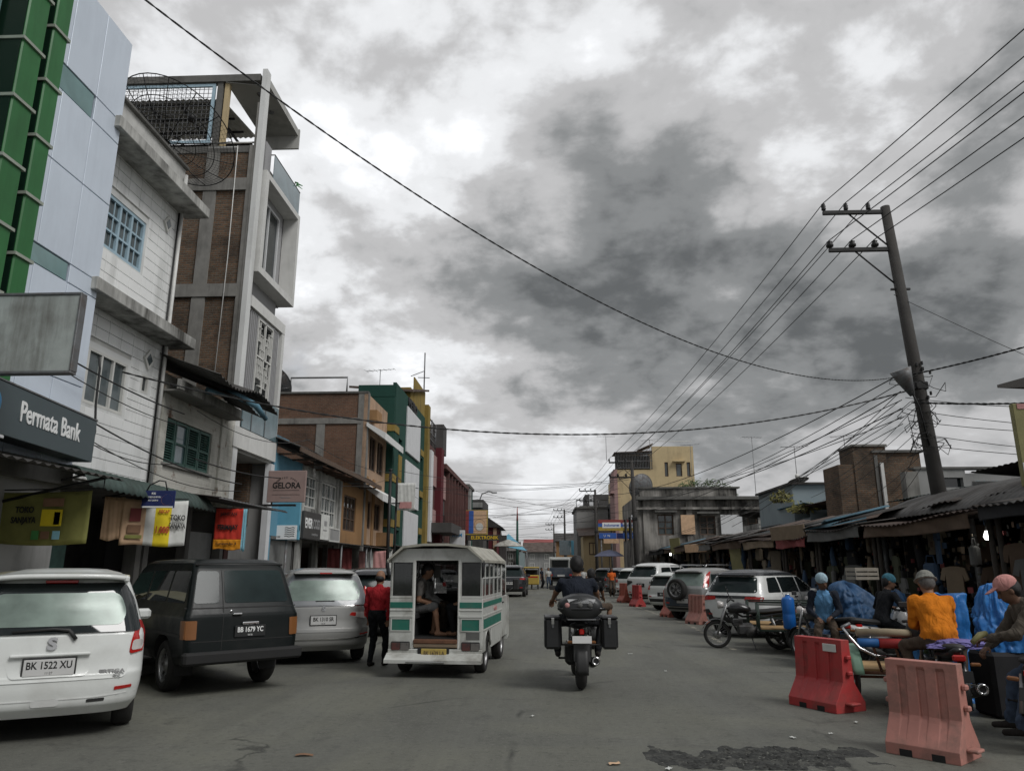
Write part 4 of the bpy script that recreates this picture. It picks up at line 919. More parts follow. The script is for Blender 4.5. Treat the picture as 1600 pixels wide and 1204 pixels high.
    t = empty('street_lamp', (-7.8, 90.5, 0), 0, 'curved street lamp rising over the dark louvred block', 'street lamp'); MB().tube([(0, 0, .13), (0, 0, 9.6), (.3, 0, 10.4), (1.1, 0, 10.7), (1.6, 0, 10.6)], .08, 6).build('pole', 'iron_grey', t); MB().box((1.8, 0, 10.55), (.7, .25, .15), 0, .05).build('lamp_head', 'iron_grey', t)
    t = empty('market_parasol', (-4.6, 97, 0), 0, 'tan round market parasol by the red house', 'parasol'); MB().lathe([(0, 5.2), (1.2, 4.8), (2.0, 4.3)], (0, 0, 0), 'Z', 16).build('canopy', 'roof_light', t); MB().tube([(0, 0, 0), (0, 0, 5.2)], .05, 6).build('pole', 'iron_grey', t)
    t = empty('market_tent', (-5.2, 120, 0), 0, 'pale blue peaked market tent in the distance', 'tent'); b = MB(); b.add([(-2.6, -2, 5.2), (2.6, -2, 4.2), (2.6, 2, 4.2), (-2.6, 2, 5.2), (-.4, 0, 6.9)], [(0, 1, 4), (1, 2, 4), (2, 3, 4), (3, 0, 4)]); b.build('canopy', 'board_cyan', t)
    for x, y in ((-2.5, -1.9), (2.5, -1.9), (-2.5, 1.9), (2.5, 1.9)): MB().tube([(x, y, 0), (x, y, 4.6)], .06, 6).build('leg', 'iron_grey', t)
far_left()
# ---------------- end of the street
def far_end():
    # buildings closing the view
    specs = [('low_hall', -18, -9.5, 150, 7.2, 'grey_wall', 'roof_grey', 'long grey hall with columned veranda at street end'),
             ('red_roof_house', -6.0, 3.0, 240, 8.2, 'dark_wall', 'red', 'dark house with red sheet roof at the end of street'),
             ('brown_house', 3.4, 8.6, 205, 8.6, 'orange_wall', 'roof_dark', 'brown-fronted house under dark roof beyond the mast'), ('veranda_house', -13.5, -6.4, 185, 5.6, 'old_white', 'roof_grey', 'low stained house with veranda beside the green mast'), ('tin_house', -4.5, 2.4, 178, 5.2, 'grey_wall', 'roof_rust', 'low grey house under rusty roof closing the street'),
             ('grey_tower_house', 6.2, 12, 120, 11.0, 'grey_wall', 'flat', 'stacked concrete house with open upper terrace'),
             ('far_house', 12, 30, 190, 9, 'dark_wall', 'roof_dark', 'dark distant house behind the concrete terrace house'),
             ('far_shop', -40, -19, 170, 8, 'grey_wall', 'roof_rust', 'rust-roofed distant shop behind the dark terrace')]
    for (nm, x0, x1, y, h, wm, rm, lab) in specs:
        t = empty(nm, ((x0+x1)/2, y, 0), 0, lab, 'building'); pt = placer(t)
        pt(bx('wall', x0, x1, y, y+12, 0, h, wm))
        n = max(2, int((x1-x0)/2.4))
        for i in range(n):
            xx = x0+(x1-x0)*(i+.5)/n
            for z in (h*.28, h*.66): pt(window(None, 'y', y-.06, xx-.55, xx+.55, z, z+1.3, 2, 1, 'frame_white', 'glass_dark', .1, .1))
        if rm != 'flat':
            rf = MB(); rf.prism([(y-1, h), (y+13, h), (y+6, h+2.4)], x0-.6, x1+.6, 'X'); pt(rf.build('roof', 'board_red' if rm == 'red' else rm))
        else:
            pt(bx('roof_slab', x0-.4, x1+.2, y-.6, y+12, h, h+.25, 'concrete_dark')); pt(bx('upper_terrace', x0+.6, x1-.4, y+1, y+8, h-2.4, h+2.2, 'dark_wall')); pt(bx('white_column', x0+1.2, x0+1.8, y-.2, y, 3.5, h+2, 'panel_white'))
    t = empty('green_mast', (-5.2, 148, 0), 0, 'tall slender green mast with red tip at street end', 'mast'); MB().tube([(0, 0, 0), (0, 0, 10.6)], [.32, .2], 8).build('shaft', 'green_wall', t); MB().tube([(0, 0, 10.6), (0, 0, 13.4)], [.2, .06], 8).build('tip', 'board_red', t)
    t = empty('site_hoarding', (9, 100, 0), 0, 'pale teal painted hoarding across the far street', 'hoarding'); 
    for i in range(6): MB().box((-6.2+i*1.55, 0, 4.2), (1.5, .08, 1.9), 0, .02).build('panel', 'board_cyan' if i % 2 else 'glass_blue', t)
    for i in range(4): MB().box((-6+i*2.3, .1, 1.8), (.15, .1, 3.6)).build('post', 'iron_grey', t)
    hl = MB()
    def hill(u, v):
        x = -900+1800*u; y = 950+120*v; return (x, y, max(-1, (34*math.exp(-((x+80)/120)**2)+22*math.exp(-((x-200)/220)**2)+8*math.sin(x*.02))*v))
    hl.grid(hill, 60, 4); M('hill', (.10, .13, .13), .95); tag(hl.build('hills', 'hill'), kind='structure')
far_end()
# ================================================================== right side: market stalls
M('bulb', (1, .98, .92), .4, var=0, emit=9.0)
M('tarp_blue', (.022, .075, .17), .5, var=.35, scale=5, bump=1.0, bscale=9, spec=.4, dirt=(.05, .08, .12), damt=.5, dscale=4)
M('bag_blue', (.018, .15, .44), .38, var=.3, scale=5, bump=1.0, bscale=11, spec=.45, dirt=(.05, .2, .45), damt=.5, dscale=5)
cloth('g_black', (.03, .03, .032)); cloth('g_brown', (.10, .07, .05)); cloth('g_grey', (.13, .13, .125)); cloth('g_tan', (.22, .17, .12)); cloth('g_olive', (.07, .075, .05)); cloth('g_blue', (.05, .08, .13)); cloth('g_cream', (.34, .31, .26)); cloth('g_dim', (.2, .17, .13))
SX = 8.3
M('wood_dark', (.035, .028, .022), .85, var=.3, scale=5); M('counter_dark', (.05, .043, .036), .85, var=.35, scale=4)
stalls = [  # y0, y1, roof kind, roof material, eave z, back z, words
    (9.2, 13.6, 'flat', 'roof_grey', 2.75, 3.6, 'stall under pale grey sheet roof by the yellow sign'),
    (13.7, 18.4, 'flat', 'roof_rust', 2.62, 3.1, 'stall under low rusty sheet roof before the barrel roof'),
    (18.5, 22.3, 'flat', 'roof_grey', 2.66, 3.35, 'stall under grey sheet roof beside the leaning pole'),
    (22.4, 25.4, 'flat', 'roof_rust', 2.55, 3.2, 'stall under reddish sheet with yellowish valance board'),
    (25.5, 29.6, 'flat', 'roof_rust', 2.62, 3.7, 'stall under steep brown sheet roof with blue side screen'),
    (29.7, 35.0, 'flat', 'roof_rust', 2.7, 3.5, 'stall under brown sheet roof with green poster'),
    (35.1, 41.0, 'flat', 'roof_dark', 2.75, 3.6, 'stall under black sheet roof with pale valance'),
    (41.1, 48.5, 'flat', 'roof_grey', 2.8, 3.4, 'stall under grey lean-to near the stained building'),
    (48.6, 55.6, 'flat', 'roof_dark', 2.8, 3.5, 'stall under dark lean-to against the stained building')]
rs = random.Random(11)
GOODS = ['g_black', 'g_brown', 'g_grey', 'g_tan', 'g_olive', 'g_blue', 'g_black', 'g_brown', 'g_dim', 'g_grey']
shirt_me = {}
def shirt_mesh(mt, kind):
    if (mt, kind) in shirt_me: return shirt_me[(mt, kind)]
    b = MB(); r2 = random.Random(hash(kind) % 97)
    if kind == 'garment':
        P = [(-.2, 0), (-.26, -.22), (-.18, -.25), (-.15, -.12), (-.16, -.62), (.16, -.62), (.15, -.12), (.18, -.25), (.26, -.22), (.2, 0), (.06, .03), (-.06, .03)]
        b.prism([(x, z) for x, z in P], -.025, .025, 'Y')
    elif kind == 'bag':
        b.box((0, 0, -.3), (.3, .12, .36), 0, .04); b.tube([(-.1, 0, -.13), (-.07, 0, 0), (.07, 0, 0), (.1, 0, -.13)], .012, 5)
    else:
        b.tube([(0, 0, 0), (.02, .0, -.2), (-.02, 0, -.5), (.01, 0, -.8)], [.03, .07, .09, .03], 7)
    o = b.build('hanging_'+kind, mt); me = o.data; bpy.data.objects.remove(o); shirt_me[(mt, kind)] = me; return me
for si, (y0, y1, kind, rm, ze, zb, words) in enumerate(stalls):
    t = empty('market_stall', (SX+1.5, (y0+y1)/2, 0), 0, 'dark open market '+words, 'stall', 'market stalls'); pt = placer(t)
    lip = -.7
    pt(corrugated('roof_sheet', lambda u, v: (SX+lip+5.2*v, y0-.15+(y1-y0+.2)*u, ze+(zb-ze)*v+.05*math.sin(u*6+si)), 100, 5, rm, None, .02, int((y1-y0)*5)))
    for y in (y0+.08, y1-.08):
        pt(cylinder('post', (SX-.3, y, 0), (SX-.3, y, ze+.02), .05, 'wood_dark', None)); pt(cylinder('beam', (SX-.5, y, ze-.03), (SX+4.4, y, zb-.08), .045, 'wood_dark', None))
    pt(cylinder('eave_rail', (SX-.3, y0, ze-.02), (SX-.3, y1, ze-.02), .04, 'wood_dark', None))
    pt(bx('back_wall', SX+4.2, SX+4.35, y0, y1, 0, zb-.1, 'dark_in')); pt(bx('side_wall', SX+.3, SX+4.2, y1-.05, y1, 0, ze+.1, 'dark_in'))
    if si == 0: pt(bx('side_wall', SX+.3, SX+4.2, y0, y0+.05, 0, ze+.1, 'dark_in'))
    pt(bx('counter', SX+.25, SX+.95, y0+.3, y1-.4, 0, .75, 'counter_dark', bev=.02))
    pt(bx('shelf', SX+2.6, SX+3.2, y0+.1, y1-.1, 1.3, 1.34, 'frame_wood')); pt(bx('shelf', SX+2.6, SX+3.2, y0+.1, y1-.1, 1.9, 1.94, 'frame_wood'))
    v = banner('valance', SX-.62, SX-.62, y1-.1, y0+.1, ze-.28, ze+.02, [(1, ['g_black', 'g_brown', 'g_grey', 'c_maroon', 'g_tan', 'g_brown', 'g_grey', 'g_brown'][si % 8])], None, .04, .03, seed=si); pt(v)
    n = int((y1-y0)*(6.5 if y0 < 36 else 2))
    for i in range(n):
        k = rs.choice(['garment', 'garment', 'bag', 'bunch']); mt = rs.choice(GOODS)
        x = SX+rs.choice([-.15, -.05, .2, .5, .9, 1.4]); y = y0+.25+(y1-y0-.5)*(i+rs.random()*.8)/n
        o = link('hanging_'+k, shirt_mesh(mt, k), None, (x, y, ze-.1-(rs.choice([.0, .3, .6, .85, 1.1]))), (0, 0, R(90)+rs.uniform(-1.2, 1.2)))
        s_ = rs.uniform(.7, 1.25); o.scale = (s_, s_, s_)
        tag(o, COLW[mt]+{'garment': ' garment', 'bag': ' bag', 'bunch': ' bunched goods'}[k]+' in the '+words, 'goods', k+' goods in stall '+str(si+1))
    if y0 < 36:   # uncountable small packets and trinkets strung up across the opening
        cols_ = ['g_tan', 'g_grey', 'g_blue', 'g_olive', 'c_maroon', 'g_dim', 'g_brown']; tr = MB()
        for i in range(int((y1-y0)*85)):
            x = SX+rs.uniform(-.1, 1.6); y = rs.uniform(y0+.15, y1-.15); z = rs.uniform(.8, ze-.05) if rs.random() < .75 else rs.uniform(.1, .8); q = rs.uniform(.02, .06); tr.box((x, y, z), (q, q*rs.uniform(.6, 1.6), q*rs.uniform(1, 2.6)), rs.randrange(7), 0, Matrix.Rotation(rs.uniform(0, 3), 3, 'Z'))
        tag(pt(tr.build('trinkets', cols_, None)), kind='stuff')
    for i in range(int((y1-y0)*2.6)):
        s3 = (rs.uniform(.2, .45), rs.uniform(.2, .5), rs.uniform(.12, .4)); lay = rs.choice([0, 0, 1, 2])
        z = (.75, 1.34, 1.94)[lay]; x = SX+(.6 if lay == 0 else 2.9)
        o = MB().box((0, 0, s3[2]/2), s3, 0, .04).build('packed_goods', (gm_ := rs.choice(GOODS)), None, (x, rs.uniform(y0+.5, y1-.6), z), (0, 0, rs.uniform(-.2, .2)))
        tag(o, COLW[gm_]+' packed goods '+('on counter' if lay == 0 else 'on shelf')+', '+words, 'goods', 'packed goods in stall '+str(si+1)+(' counter' if lay == 0 else ' shelves'))
def bulb(loc, label):
    t = empty('lamp_bulb', loc, 0, label, 'lamp'); MB().lathe([(0, -.1), (.045, -.08), (.06, -.02), (.03, .05), (.02, .07), (0, .07)], (0, 0, 0), 'Z', 14).build('globe', 'bulb', t)
    MB().tube([(0, 0, .07), (0, 0, .35)], .012, 6).build('flex', 'iron_black', t)
bulb((8.4, 14.6, 2.28), 'lit white bulb hanging in the stall under low rusty roof')
bulb((8.35, 28.2, 2.5), 'lit white bulb hanging in the stall with blue side screen')
bulb((7.9, 47.5, 2.5), 'lit white bulb hanging near the stained old building')
def r_x(u, v, a, L_): x, y = 1.6*v, L_*(u-.5); return (x*math.cos(a)-y*math.sin(a), x*math.sin(a)+y*math.cos(a))
# barrel roof and other sheds rising behind the stalls
corr('roof_barrel', (.085, .082, .078), (.04, .034, .03))
def sheds():
    r6 = random.Random(31); yy = 13.0
    for k, (w_, m, wm) in enumerate((('rusty', 'roof_rust', 'g_brown'), ('black', 'roof_dark', 'dark_wall'), ('faded green', 'roof_green', 'grey_wall'), ('grey', 'roof_grey', 'stain_white'), ('dark rusty', 'roof_rust', 'dark_wall'), ('blue', 'roof_blue', 'bluegrey_wall'), ('patched grey', 'roof_barrel', 'grey_wall'), ('sooty', 'roof_dark', 'stain_white'))):
        L_ = r6.uniform(3.6, 5.6); x0 = r6.uniform(12.7, 13.2); h0 = 3.3+yy*.012+r6.uniform(0, .55); t = empty('back_shed', (x0+1.6, yy+L_/2, 0), 0, 'low back shed with '+w_+' sheet roof in the jumble behind the stalls', 'shed', 'back sheds behind the stalls'); pt = placer(t); dz = r6.uniform(.25, .8)*r6.choice((-1, 1))
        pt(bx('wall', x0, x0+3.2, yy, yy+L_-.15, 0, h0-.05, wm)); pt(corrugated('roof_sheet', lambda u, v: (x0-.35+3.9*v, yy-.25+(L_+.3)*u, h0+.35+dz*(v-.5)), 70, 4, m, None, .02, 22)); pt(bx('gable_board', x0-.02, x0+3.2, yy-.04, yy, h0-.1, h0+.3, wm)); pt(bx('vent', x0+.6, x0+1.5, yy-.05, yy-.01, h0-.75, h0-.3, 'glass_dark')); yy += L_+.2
    for k in range(26):
        y = 10+k*1.75+r6.uniform(-.5, .5); a = r6.uniform(-.25, .25); m = r6.choice(('roof_rust', 'roof_dark', 'roof_grey', 'roof_rust', 'roof_barrel', 'roof_blue')); x0 = SX-.75+r6.uniform(-.25, 1.5); L_ = r6.uniform(1.0, 2.1); z0 = 2.78+(x0-SX+.7)*.2+r6.uniform(.0, .1)
        o = corrugated('loose_roof_sheet', lambda u, v: (r_x(u, v, a, L_)[0], r_x(u, v, a, L_)[1], .12*v+.03*math.sin(u*5)), 36, 3, m, None, .018, int(L_*6)); o.location = (x0, y, z0); o.rotation_euler = (0, R(-9), 0); tag(o, {'roof_rust': 'rusty', 'roof_dark': 'black', 'roof_grey': 'grey', 'roof_barrel': 'dark grey', 'roof_blue': 'faded blue'}[m]+' corrugated sheet laid loose over the stall roofs', 'roof sheet', 'loose sheets on the stall roofs')
    t = empty('barrel_roof_shed', (11, 16.5, 0), 0, 'market shed with curved grey barrel roof beside leaning pole', 'shed'); pt = placer(t)
    def fn(u, v):
        a = R(150-120*v); return (SX+2.6-2.9*math.cos(a)*-1*-1 if False else SX+2.7-2.9*math.cos(R(30+120*v)), 11.5+8.2*u, 2.05+1.55*math.sin(R(30+120*v)))
    pt(corrugated('barrel_sheet', fn, 120, 14, 'roof_barrel', None, .015, 40)); pt(bx('rear_wall', SX+5, SX+5.2, 11.5, 19.7, 0, 2.9, 'grey_wall'))
    for y in (11.7, 15.5, 19.5): pt(cylinder('post', (SX+.35, y, 0), (SX+.35, y, 2.8), .06, 'iron_grey', None))
    t = empty('canopy_corner', (8.6, 9.6, 0), 0, 'dark corner of a shop canopy jutting over the market', 'canopy'); b = MB(); b.add([(-1.05, 2.6, 4.62), (.8, 2.35, 5.1), (3, 0, 5.3), (3, 3.2, 5.1), (-1.05, 2.6, 4.57), (.8, 2.35, 4.55), (3, 0, 4.5), (3, 3.2, 4.5)], [(0, 1, 2, 3), (4, 7, 6, 5), (0, 4, 5, 1), (1, 5, 6, 2), (0, 3, 7, 4), (2, 6, 7, 3)]); b.build('sheet', 'roof_dark', t); MB().tube([(2.6, 2.4, 0), (2.6, 2.4, 4.5)], .08, 8).build('post', 'iron_black', t)
    t = empty('yellow_sign', (8.9, 14, 0), R(0), 'tall lime-yellow shop sign with pink heading and round emblem', 'sign'); MB().box((.5, 0, 3.9), (1.1, .12, 1.55), 0, .01).build('board', 'board_lime', t); MB().box((.5, -.065, 3.35), (1.08, .01, .42)).build('lower_print', 'panel_white', t); MB().box((.5, -.065, 4.62), (.95, .01, .1)).build('heading', 'c_pink', t)
    text('lettering', 'Roti', .2, 'c_pink', t, (.45, -.065, 4.42)); b = MB(); b.lathe([(0, .02), (.2, .02), (.24, 0)], (.42, -.07, 4.02), 'Y', 20); b.build('emblem', 'grey_wall', t); MB().tube([(.5, .1, 0), (.5, .1, 3.2)], .06, 8).build('post', 'iron_grey', t)
    for (nm, x, y, z, w_, h, m, lab) in (('valance_board', 7.55, 23.6, 2.72, 2.0, .42, 'g_tan', 'yellowish valance board along the reddish stall roof'), ('poster', 8.0, 31.8, 2.0, 1.0, .9, 'board_lime', 'pale green poster hanging at the brown stall front'), ('cloth_screen', 7.6, 38.2, 2.62, 2.6, .4, 'c_peach', 'pale peach cloth strip under the black sheet roof'), ('sign_board', 7.7, 44.5, 2.9, 1.5, .9, 'board_lime', 'dull lime board leaning on the grey lean-to eave')):
        b = MB(); b.box((0, 0, 0), (.04, w_, h), 0, .006); o = b.build(nm, m, None, (x, y, z), (0, R(-6), R(12))); tag(o, lab, 'board')
    t = empty('side_screen', (9.4, 25.45, 0), 0, 'blue sheet screen closing the gable of the steep stall roof', 'screen'); MB().add([(-1.2, 0, 2.7), (1.4, 0, 2.95), (1.4, 0, 3.5), (-1.2, 0, 2.95), (-1.2, .05, 2.7), (1.4, .05, 2.95), (1.4, .05, 3.5), (-1.2, .05, 2.95)], [(0, 1, 2, 3), (7, 6, 5, 4), (0, 4, 5, 1), (3, 2, 6, 7), (0, 3, 7, 4), (1, 5, 6, 2)]).build('sheet', 'roof_blue', t)
    MB().tube([(1.3, 0.02, 0), (1.3, 0.02, 3.0)], .04, 6).build('post', 'frame_wood', t)
sheds()
# ---------------- buildings behind the market
def right_back():
    t = empty('brick_block', (13, 31, 0), 0, 'unplastered brown brick block with stair tower behind the stalls', 'building'); pt = placer(t)
    pt(bx('wall', 11.45, 14.6, 29, 30.6, 0, 5.55, 'brick_raw')); pt(bx('upper_wall', 12.75, 14.6, 29.01, 30.5, 5.55, 6.0, 'brick_raw')); pt(bx('stair_tower', 12.05, 13.3, 28.96, 30.3, 0, 6.25, 'brick_raw')); pt(bx('roof_rim', 12.75, 14.7, 28.9, 30.6, 6.0, 6.1, 'concrete_dark')); pt(bx('tower_cap', 12.0, 13.35, 28.9, 30.3, 6.25, 6.33, 'concrete'))
    pt(bx('downpipe', 13.0, 13.12, 28.85, 28.95, 3, 5.6, 'pipe_white')); pt(bx('soot_column', 12.82, 12.95, 28.93, 29.0, 3, 5.9, 'concrete_dark'))
    t = empty('grey_block', (16, 31, 0), 0, 'long low grey rendered block with faded graffiti behind barrel roof', 'building'); pt = placer(t)
    pt(wall_open('wall', 'y', 27, .25, 13.4, 15.1, 0, 5.1, [(14.1, 15.0, 4.45, 4.8)], 'grey_wall', None)); pt(bx('window_dark', 14.1, 15.0, 27.2, 27.24, 4.45, 4.8, 'glass_dark')); pt(bx('long_wall', 15.1, 20, 27.05, 34, 0, 4.95, 'grey_wall')); pt(bx('coping', 13.3, 20, 26.95, 27.4, 5.1, 5.18, 'concrete_dark')); pt(bx('pier', 12.9, 13.35, 26.8, 27.2, 0, 5.0, 'concrete')); pt(text('graffiti', 'GNKS', .5, 'bluegrey_wall', None, (16, 27.03, 4.5), (R(90), 0, 0), .004, sx=1.1))
    t = empty('blue_grey_hut', (14, 40, 0), 0, 'small blue-grey rendered hut with flat dark roof edge', 'building'); pt = placer(t); pt(bx('wall', 12.6, 15.7, 38, 44, 0, 5.75, 'bluegrey_wall')); pt(bx('roof_edge', 12.4, 15.8, 37.8, 44, 5.75, 5.85, 'roof_dark')); pt(bx('vent', 14.75, 15.2, 37.95, 38, 5.3, 5.55, 'glass_dark'))
    t = empty('open_roof_terrace', (17, 38, 0), 0, 'dark open roof terrace on posts beside blue-grey hut', 'building'); pt = placer(t); pt(bx('roof_slab', 14.4, 19.5, 34.5, 40, 4.75, 4.9, 'concrete_dark')); pt(bx('floor_mass', 14.4, 19.5, 34.5, 40, 0, 3.9, 'stain_white')); pt(bx('inner_dark', 14.6, 19.4, 36, 40, 3.9, 4.75, 'dark_in'))
    for x in (14.5, 16.1, 17.8, 19.4): pt(bx('post', x-.07, x+.07, 34.5, 34.64, 3.9, 4.75, 'frame_wood'))
    pt(bx('green_sheet', 17.2, 18.6, 34.3, 34.4, 3.75, 4.05, 'frame_green'))
    # stained old house
    t = empty('stained_house', (13, 55, 0), 0, 'old white building heavily streaked with black mould', 'building'); pt = placer(t); t.location = (14.4, 61.5, -.15); t.scale = (1.12, 1.12, 1.12)
    hs = [(7.7, 8.75, 3.7, 5.05), (10.45, 11.5, 3.7, 4.95), (13.6, 14.8, 3.7, 4.9), (16.2, 17.2, 3.7, 4.8)]
    pt(wall_open('side_wall', 'y', 50, .3, 6.75, 20, 0, 6.0, hs, 'old_white', None)); pt(bx('front_wall', 6.45, 6.75, 50.0, 60, 0, 6.35, 'old_white')); pt(bx('core', 6.8, 20, 50.5, 60, 0, 5.9, 'dark_in'))
    for h in hs: pt(window(None, 'y', 50.12, *h, 2, 3, 'frame_wood', 'glass_grey' if h[0] < 9 else 'shop_in', .08, .08)); 
    for h in hs: pt(bx('window_hood', h[0]-.2, h[1]+.2, 49.6, 50, h[3]+.12, h[3]+.24, 'concrete_dark'))
    pt(bx('cornice', 6.3, 20, 49.55, 50.1, 6.0, 6.2, 'concrete_dark')); pt(bx('cornice', 6.1, 20, 49.7, 50.05, 5.35, 5.5, 'old_white')); pt(bx('parapet', 6.6, 13, 49.9, 50.3, 6.2, 6.75, 'old_white')); pt(bx('roof_lip', 6.5, 13.2, 49.8, 50.4, 6.75, 6.85, 'concrete_dark'))
    for x in (6.75, 9.6, 12.6): pt(bx('pilaster', x, x+.4, 49.88, 50, 0, 6.0, 'old_white'))
    for y in (52, 55, 58): pt(bx('front_window', 6.35, 6.47, y, y+1.2, 3.6, 5.2, 'glass_dark'))
    for (x, m, w_) in ((9.3, 'c_peach', .9), (9.85+.55, 'c_white', 0), (11.9, 'panel_white', 1.4)):
        if w_: pt(bx('painted_board', x-.1, x+w_-.1, 49.78, 49.86, 3.75, 5.0, m))
    # yellow house
    t = empty('yellow_house', (9, 65, 0), 0, 'tall pale ochre house with pink street front and barred terrace', 'building'); pt = placer(t); t.location = (11.2, 81, -.3); t.scale = (1.24, 1.24, 1.24)
    hs = [(10.2, 10.5, 9.0, 10.2), (11.15, 11.65, 9.0, 10.1), (12.3-.25, 12.35, 9.0, 10.2), (8.6, 9.2, 5.9, 7.0)]
    pt(wall_open('side_wall', 'y', 62, .3, 6.2, 12.65, 0, 9.6, hs, 'yellow_house', None)); pt(wall_open('upper_wall', 'y', 62, .3, 9.2, 12.65, 9.6, 11.55, hs, 'yellow_house', None)); pt(bx('street_front', 5.9, 6.2, 61.8, 66, 0, 9.6, 'pink_wall')); pt(bx('core', 6.3, 12.6, 62.4, 72, 0, 9.4, 'yellow_house')); pt(bx('upper_core', 9.4, 12.6, 62.4, 72, 9.4, 11.4, 'yellow_house'))
    for h in hs: pt(window(None, 'y', 62.1, *h, 1, 1, 'frame_wood', 'glass_grey', .06, .08))
    pt(bx('window_hood', 10.9, 11.9, 61.6, 62, 10.2, 10.3, 'yellow_house'))
    gr = MB()
    for i in range(24): gr.bb(6.1+i*.13, 6.13+i*.13, 61.9, 61.93, 9.7, 11.0)
    for z in (9.7, 10.3, 10.97): gr.bb(6.1, 9.2, 61.9, 61.95, z, z+.05)
    pt(gr.build('terrace_grille', 'iron_grey')); pt(bx('terrace_back', 6.2, 9.2, 63.5, 63.6, 9.6, 11, 'shop_in'))
    rf = MB(); rf.add([(6.0, 61.8, 11.0), (9.2, 61.8, 11.1), (9.2, 64, 11.1), (6.0, 64, 11.0), (6.0, 61.8, 11.06), (9.2, 61.8, 11.16), (9.2, 64, 11.16), (6.0, 64, 11.06)], [(3, 2, 1, 0), (4, 5, 6, 7), (0, 1, 5, 4), (3, 0, 4, 7), (1, 2, 6, 5)]); pt(rf.build('terrace_roof', 'roof_rust'))
    rf = MB(); rf.add([(8.0, 61.8, 11.2), (9.3, 61.8, 11.75), (9.3, 64, 11.75), (8.0, 64, 11.2), (8.0, 61.8, 11.26), (9.3, 61.8, 11.81), (9.3, 64, 11.81), (8.0, 64, 11.26)], [(3, 2, 1, 0), (4, 5, 6, 7), (0, 1, 5, 4), (3, 0, 4, 7), (1, 2, 6, 5)]); pt(rf.build('stair_roof', 'roof_rust'))
    for z in (7.6, 4.6): pt(bx('pink_hood', 5.6, 5.9, 61.8, 64, z, z+.25, 'pink_wall'))
    r = MB(); r.tube([(9.3, 62, 12.1), (9.3, 62, 12.0), (12.6, 62, 11.95)], .025, 5); pt(r.build('roof_rail', 'frame_white'))
    t = empty('green_hut', (14, 56, 0), 0, 'pale green roof hut behind the stained parapet', 'building'); pt = placer(t); t.location = (16.4, 66, -.2); t.scale = (1.17, 1.17, 1.17); b = MB(); b.prism([(12.2, 6.3), (15.2, 6.3), (15.2, 7.5), (12.9, 7.6), (12.2, 6.95)], 61, 65, 'Y'); pt(b.build('wall', 'bluegrey_wall')); pt(bx('roof_edge', 12.7, 15.3, 60.9, 65, 7.6, 7.68, 'roof_dark')); pt(bx('base', 12.2, 15.2, 61.02, 64.9, 0, 6.3, 'grey_wall'))
    t = empty('grey_block_house', (4.5, 92, 0), 0, 'plain grey blockwork house above the yellow cottage', 'building'); pt = placer(t); pt(bx('wall', 3.9, 7.6, 88, 98, 0, 8.4, 'grey_wall')); pt(bx('roof_slab', 3.7, 7.8, 87.8, 98, 8.4, 8.6, 'concrete_dark')); r = MB(); r.tube([(3.9, 88, 9.4), (7.6, 88, 9.4)], .05, 5); [r.tube([(x, 88, 8.5), (x, 88, 9.4)], .04, 5) for x in (3.9, 5.2, 6.5, 7.6)]; pt(r.build('roof_rail', 'iron_grey'))
    pt(bx('dark_neighbour', 7.7, 9.5, 86, 92, 0, 8.9, 'dark_wall')); 
    t = empty('yellow_cottage', (5, 84, 0), 0, 'small pale yellow cottage with brown shutters under rust roof', 'building'); pt = placer(t); pt(bx('wall', 4.3, 7.4, 82, 87.5, 0, 5.0, 'yellow_house')); pt(window(None, 'y', 81.95, 4.9, 5.8, 3.0, 4.3, 2, 1, 'frame_wood', 'glass_dark', .1, .1)); rf = MB(); rf.add([(3.8, 81.2, 4.9), (8, 81.2, 5.1), (8, 87.8, 6.2), (3.8, 87.8, 6.0), (3.8, 81.2, 5.0), (8, 81.2, 5.2), (8, 87.8, 6.3), (3.8, 87.8, 6.1)], [(3, 2, 1, 0), (4, 5, 6, 7), (0, 1, 5, 4), (3, 0, 4, 7)]); pt(rf.build('roof', 'roof_rust'))
    t = empty('mini_market_sign', (6.3, 70, 0), 0, 'red, blue and yellow striped mini-market sign box on post', 'sign')
    for z, m in ((5.82, 'board_red'), (5.5, 'board_blue'), (5.15, 'board_yellow')): MB().box((0, 0, z), (2.45, .25, .34), 0, .01).build('stripe', m, t)
    MB().box((.0, -.13, 5.48), (1.7, .02, .5), 0, .01).build('name_panel', 'letter_white', t); text('lettering', 'Indomaret', .34, 'board_blue', t, (0, -.145, 5.48), bold=.008, shear=.2); MB().tube([(0, .15, 0), (0, .15, 5.2)], .1, 8).build('post', 'iron_grey', t)
    t = empty('blue_shop_sign', (6.2, 69.5, 0), 0, 'blue shop board hanging beneath the mini-market sign', 'sign'); MB().box((-.3, 0, 4.5), (1.6, .1, .5), 0, .01).build('board', 'board_blue', t); MB().box((.95, .02, 4.5), (.8, .1, .5), 0, .01).build('dark_board', 'c_navy', t); text('lettering', 'U  N', .3, 'letter_white', t, (-.4, -.06, 4.5)); MB().box((0, 0, 4.02), (1.4, .08, .4), 0, .01).build('lower_board', 'c_peach', t); MB().tube([(-.9, .1, 0), (-.9, .1, 4.4)], .07, 8).build('post', 'iron_grey', t)
    for k, (x, y, z, h) in enumerate(((13.2, 66, 7, 5.4), (17, 60, 6, 6), (9.9, 68, 11.4, 1.8), (5.7, 66, 11, 2.2), (15.6, 46, 5.8, 3.2), (19.5, 48, 5, 5.0))): aerial((x, y, z), h, 'thin television aerial on a rooftop behind the market', 6, .8)
    dish('satellite_dish', (14.0, 41, 5.8), .55, R(-15), R(30), 'small pale satellite dish on blue-grey hut roof', .35, 8, 'frame_white', .012)
    dish('satellite_dish', (8.1, 60.5, 7.05), 1.1, R(-75), R(25), 'dark tilted satellite dish on the stained white building', .9, 8, 'iron_grey', .02)
right_back()
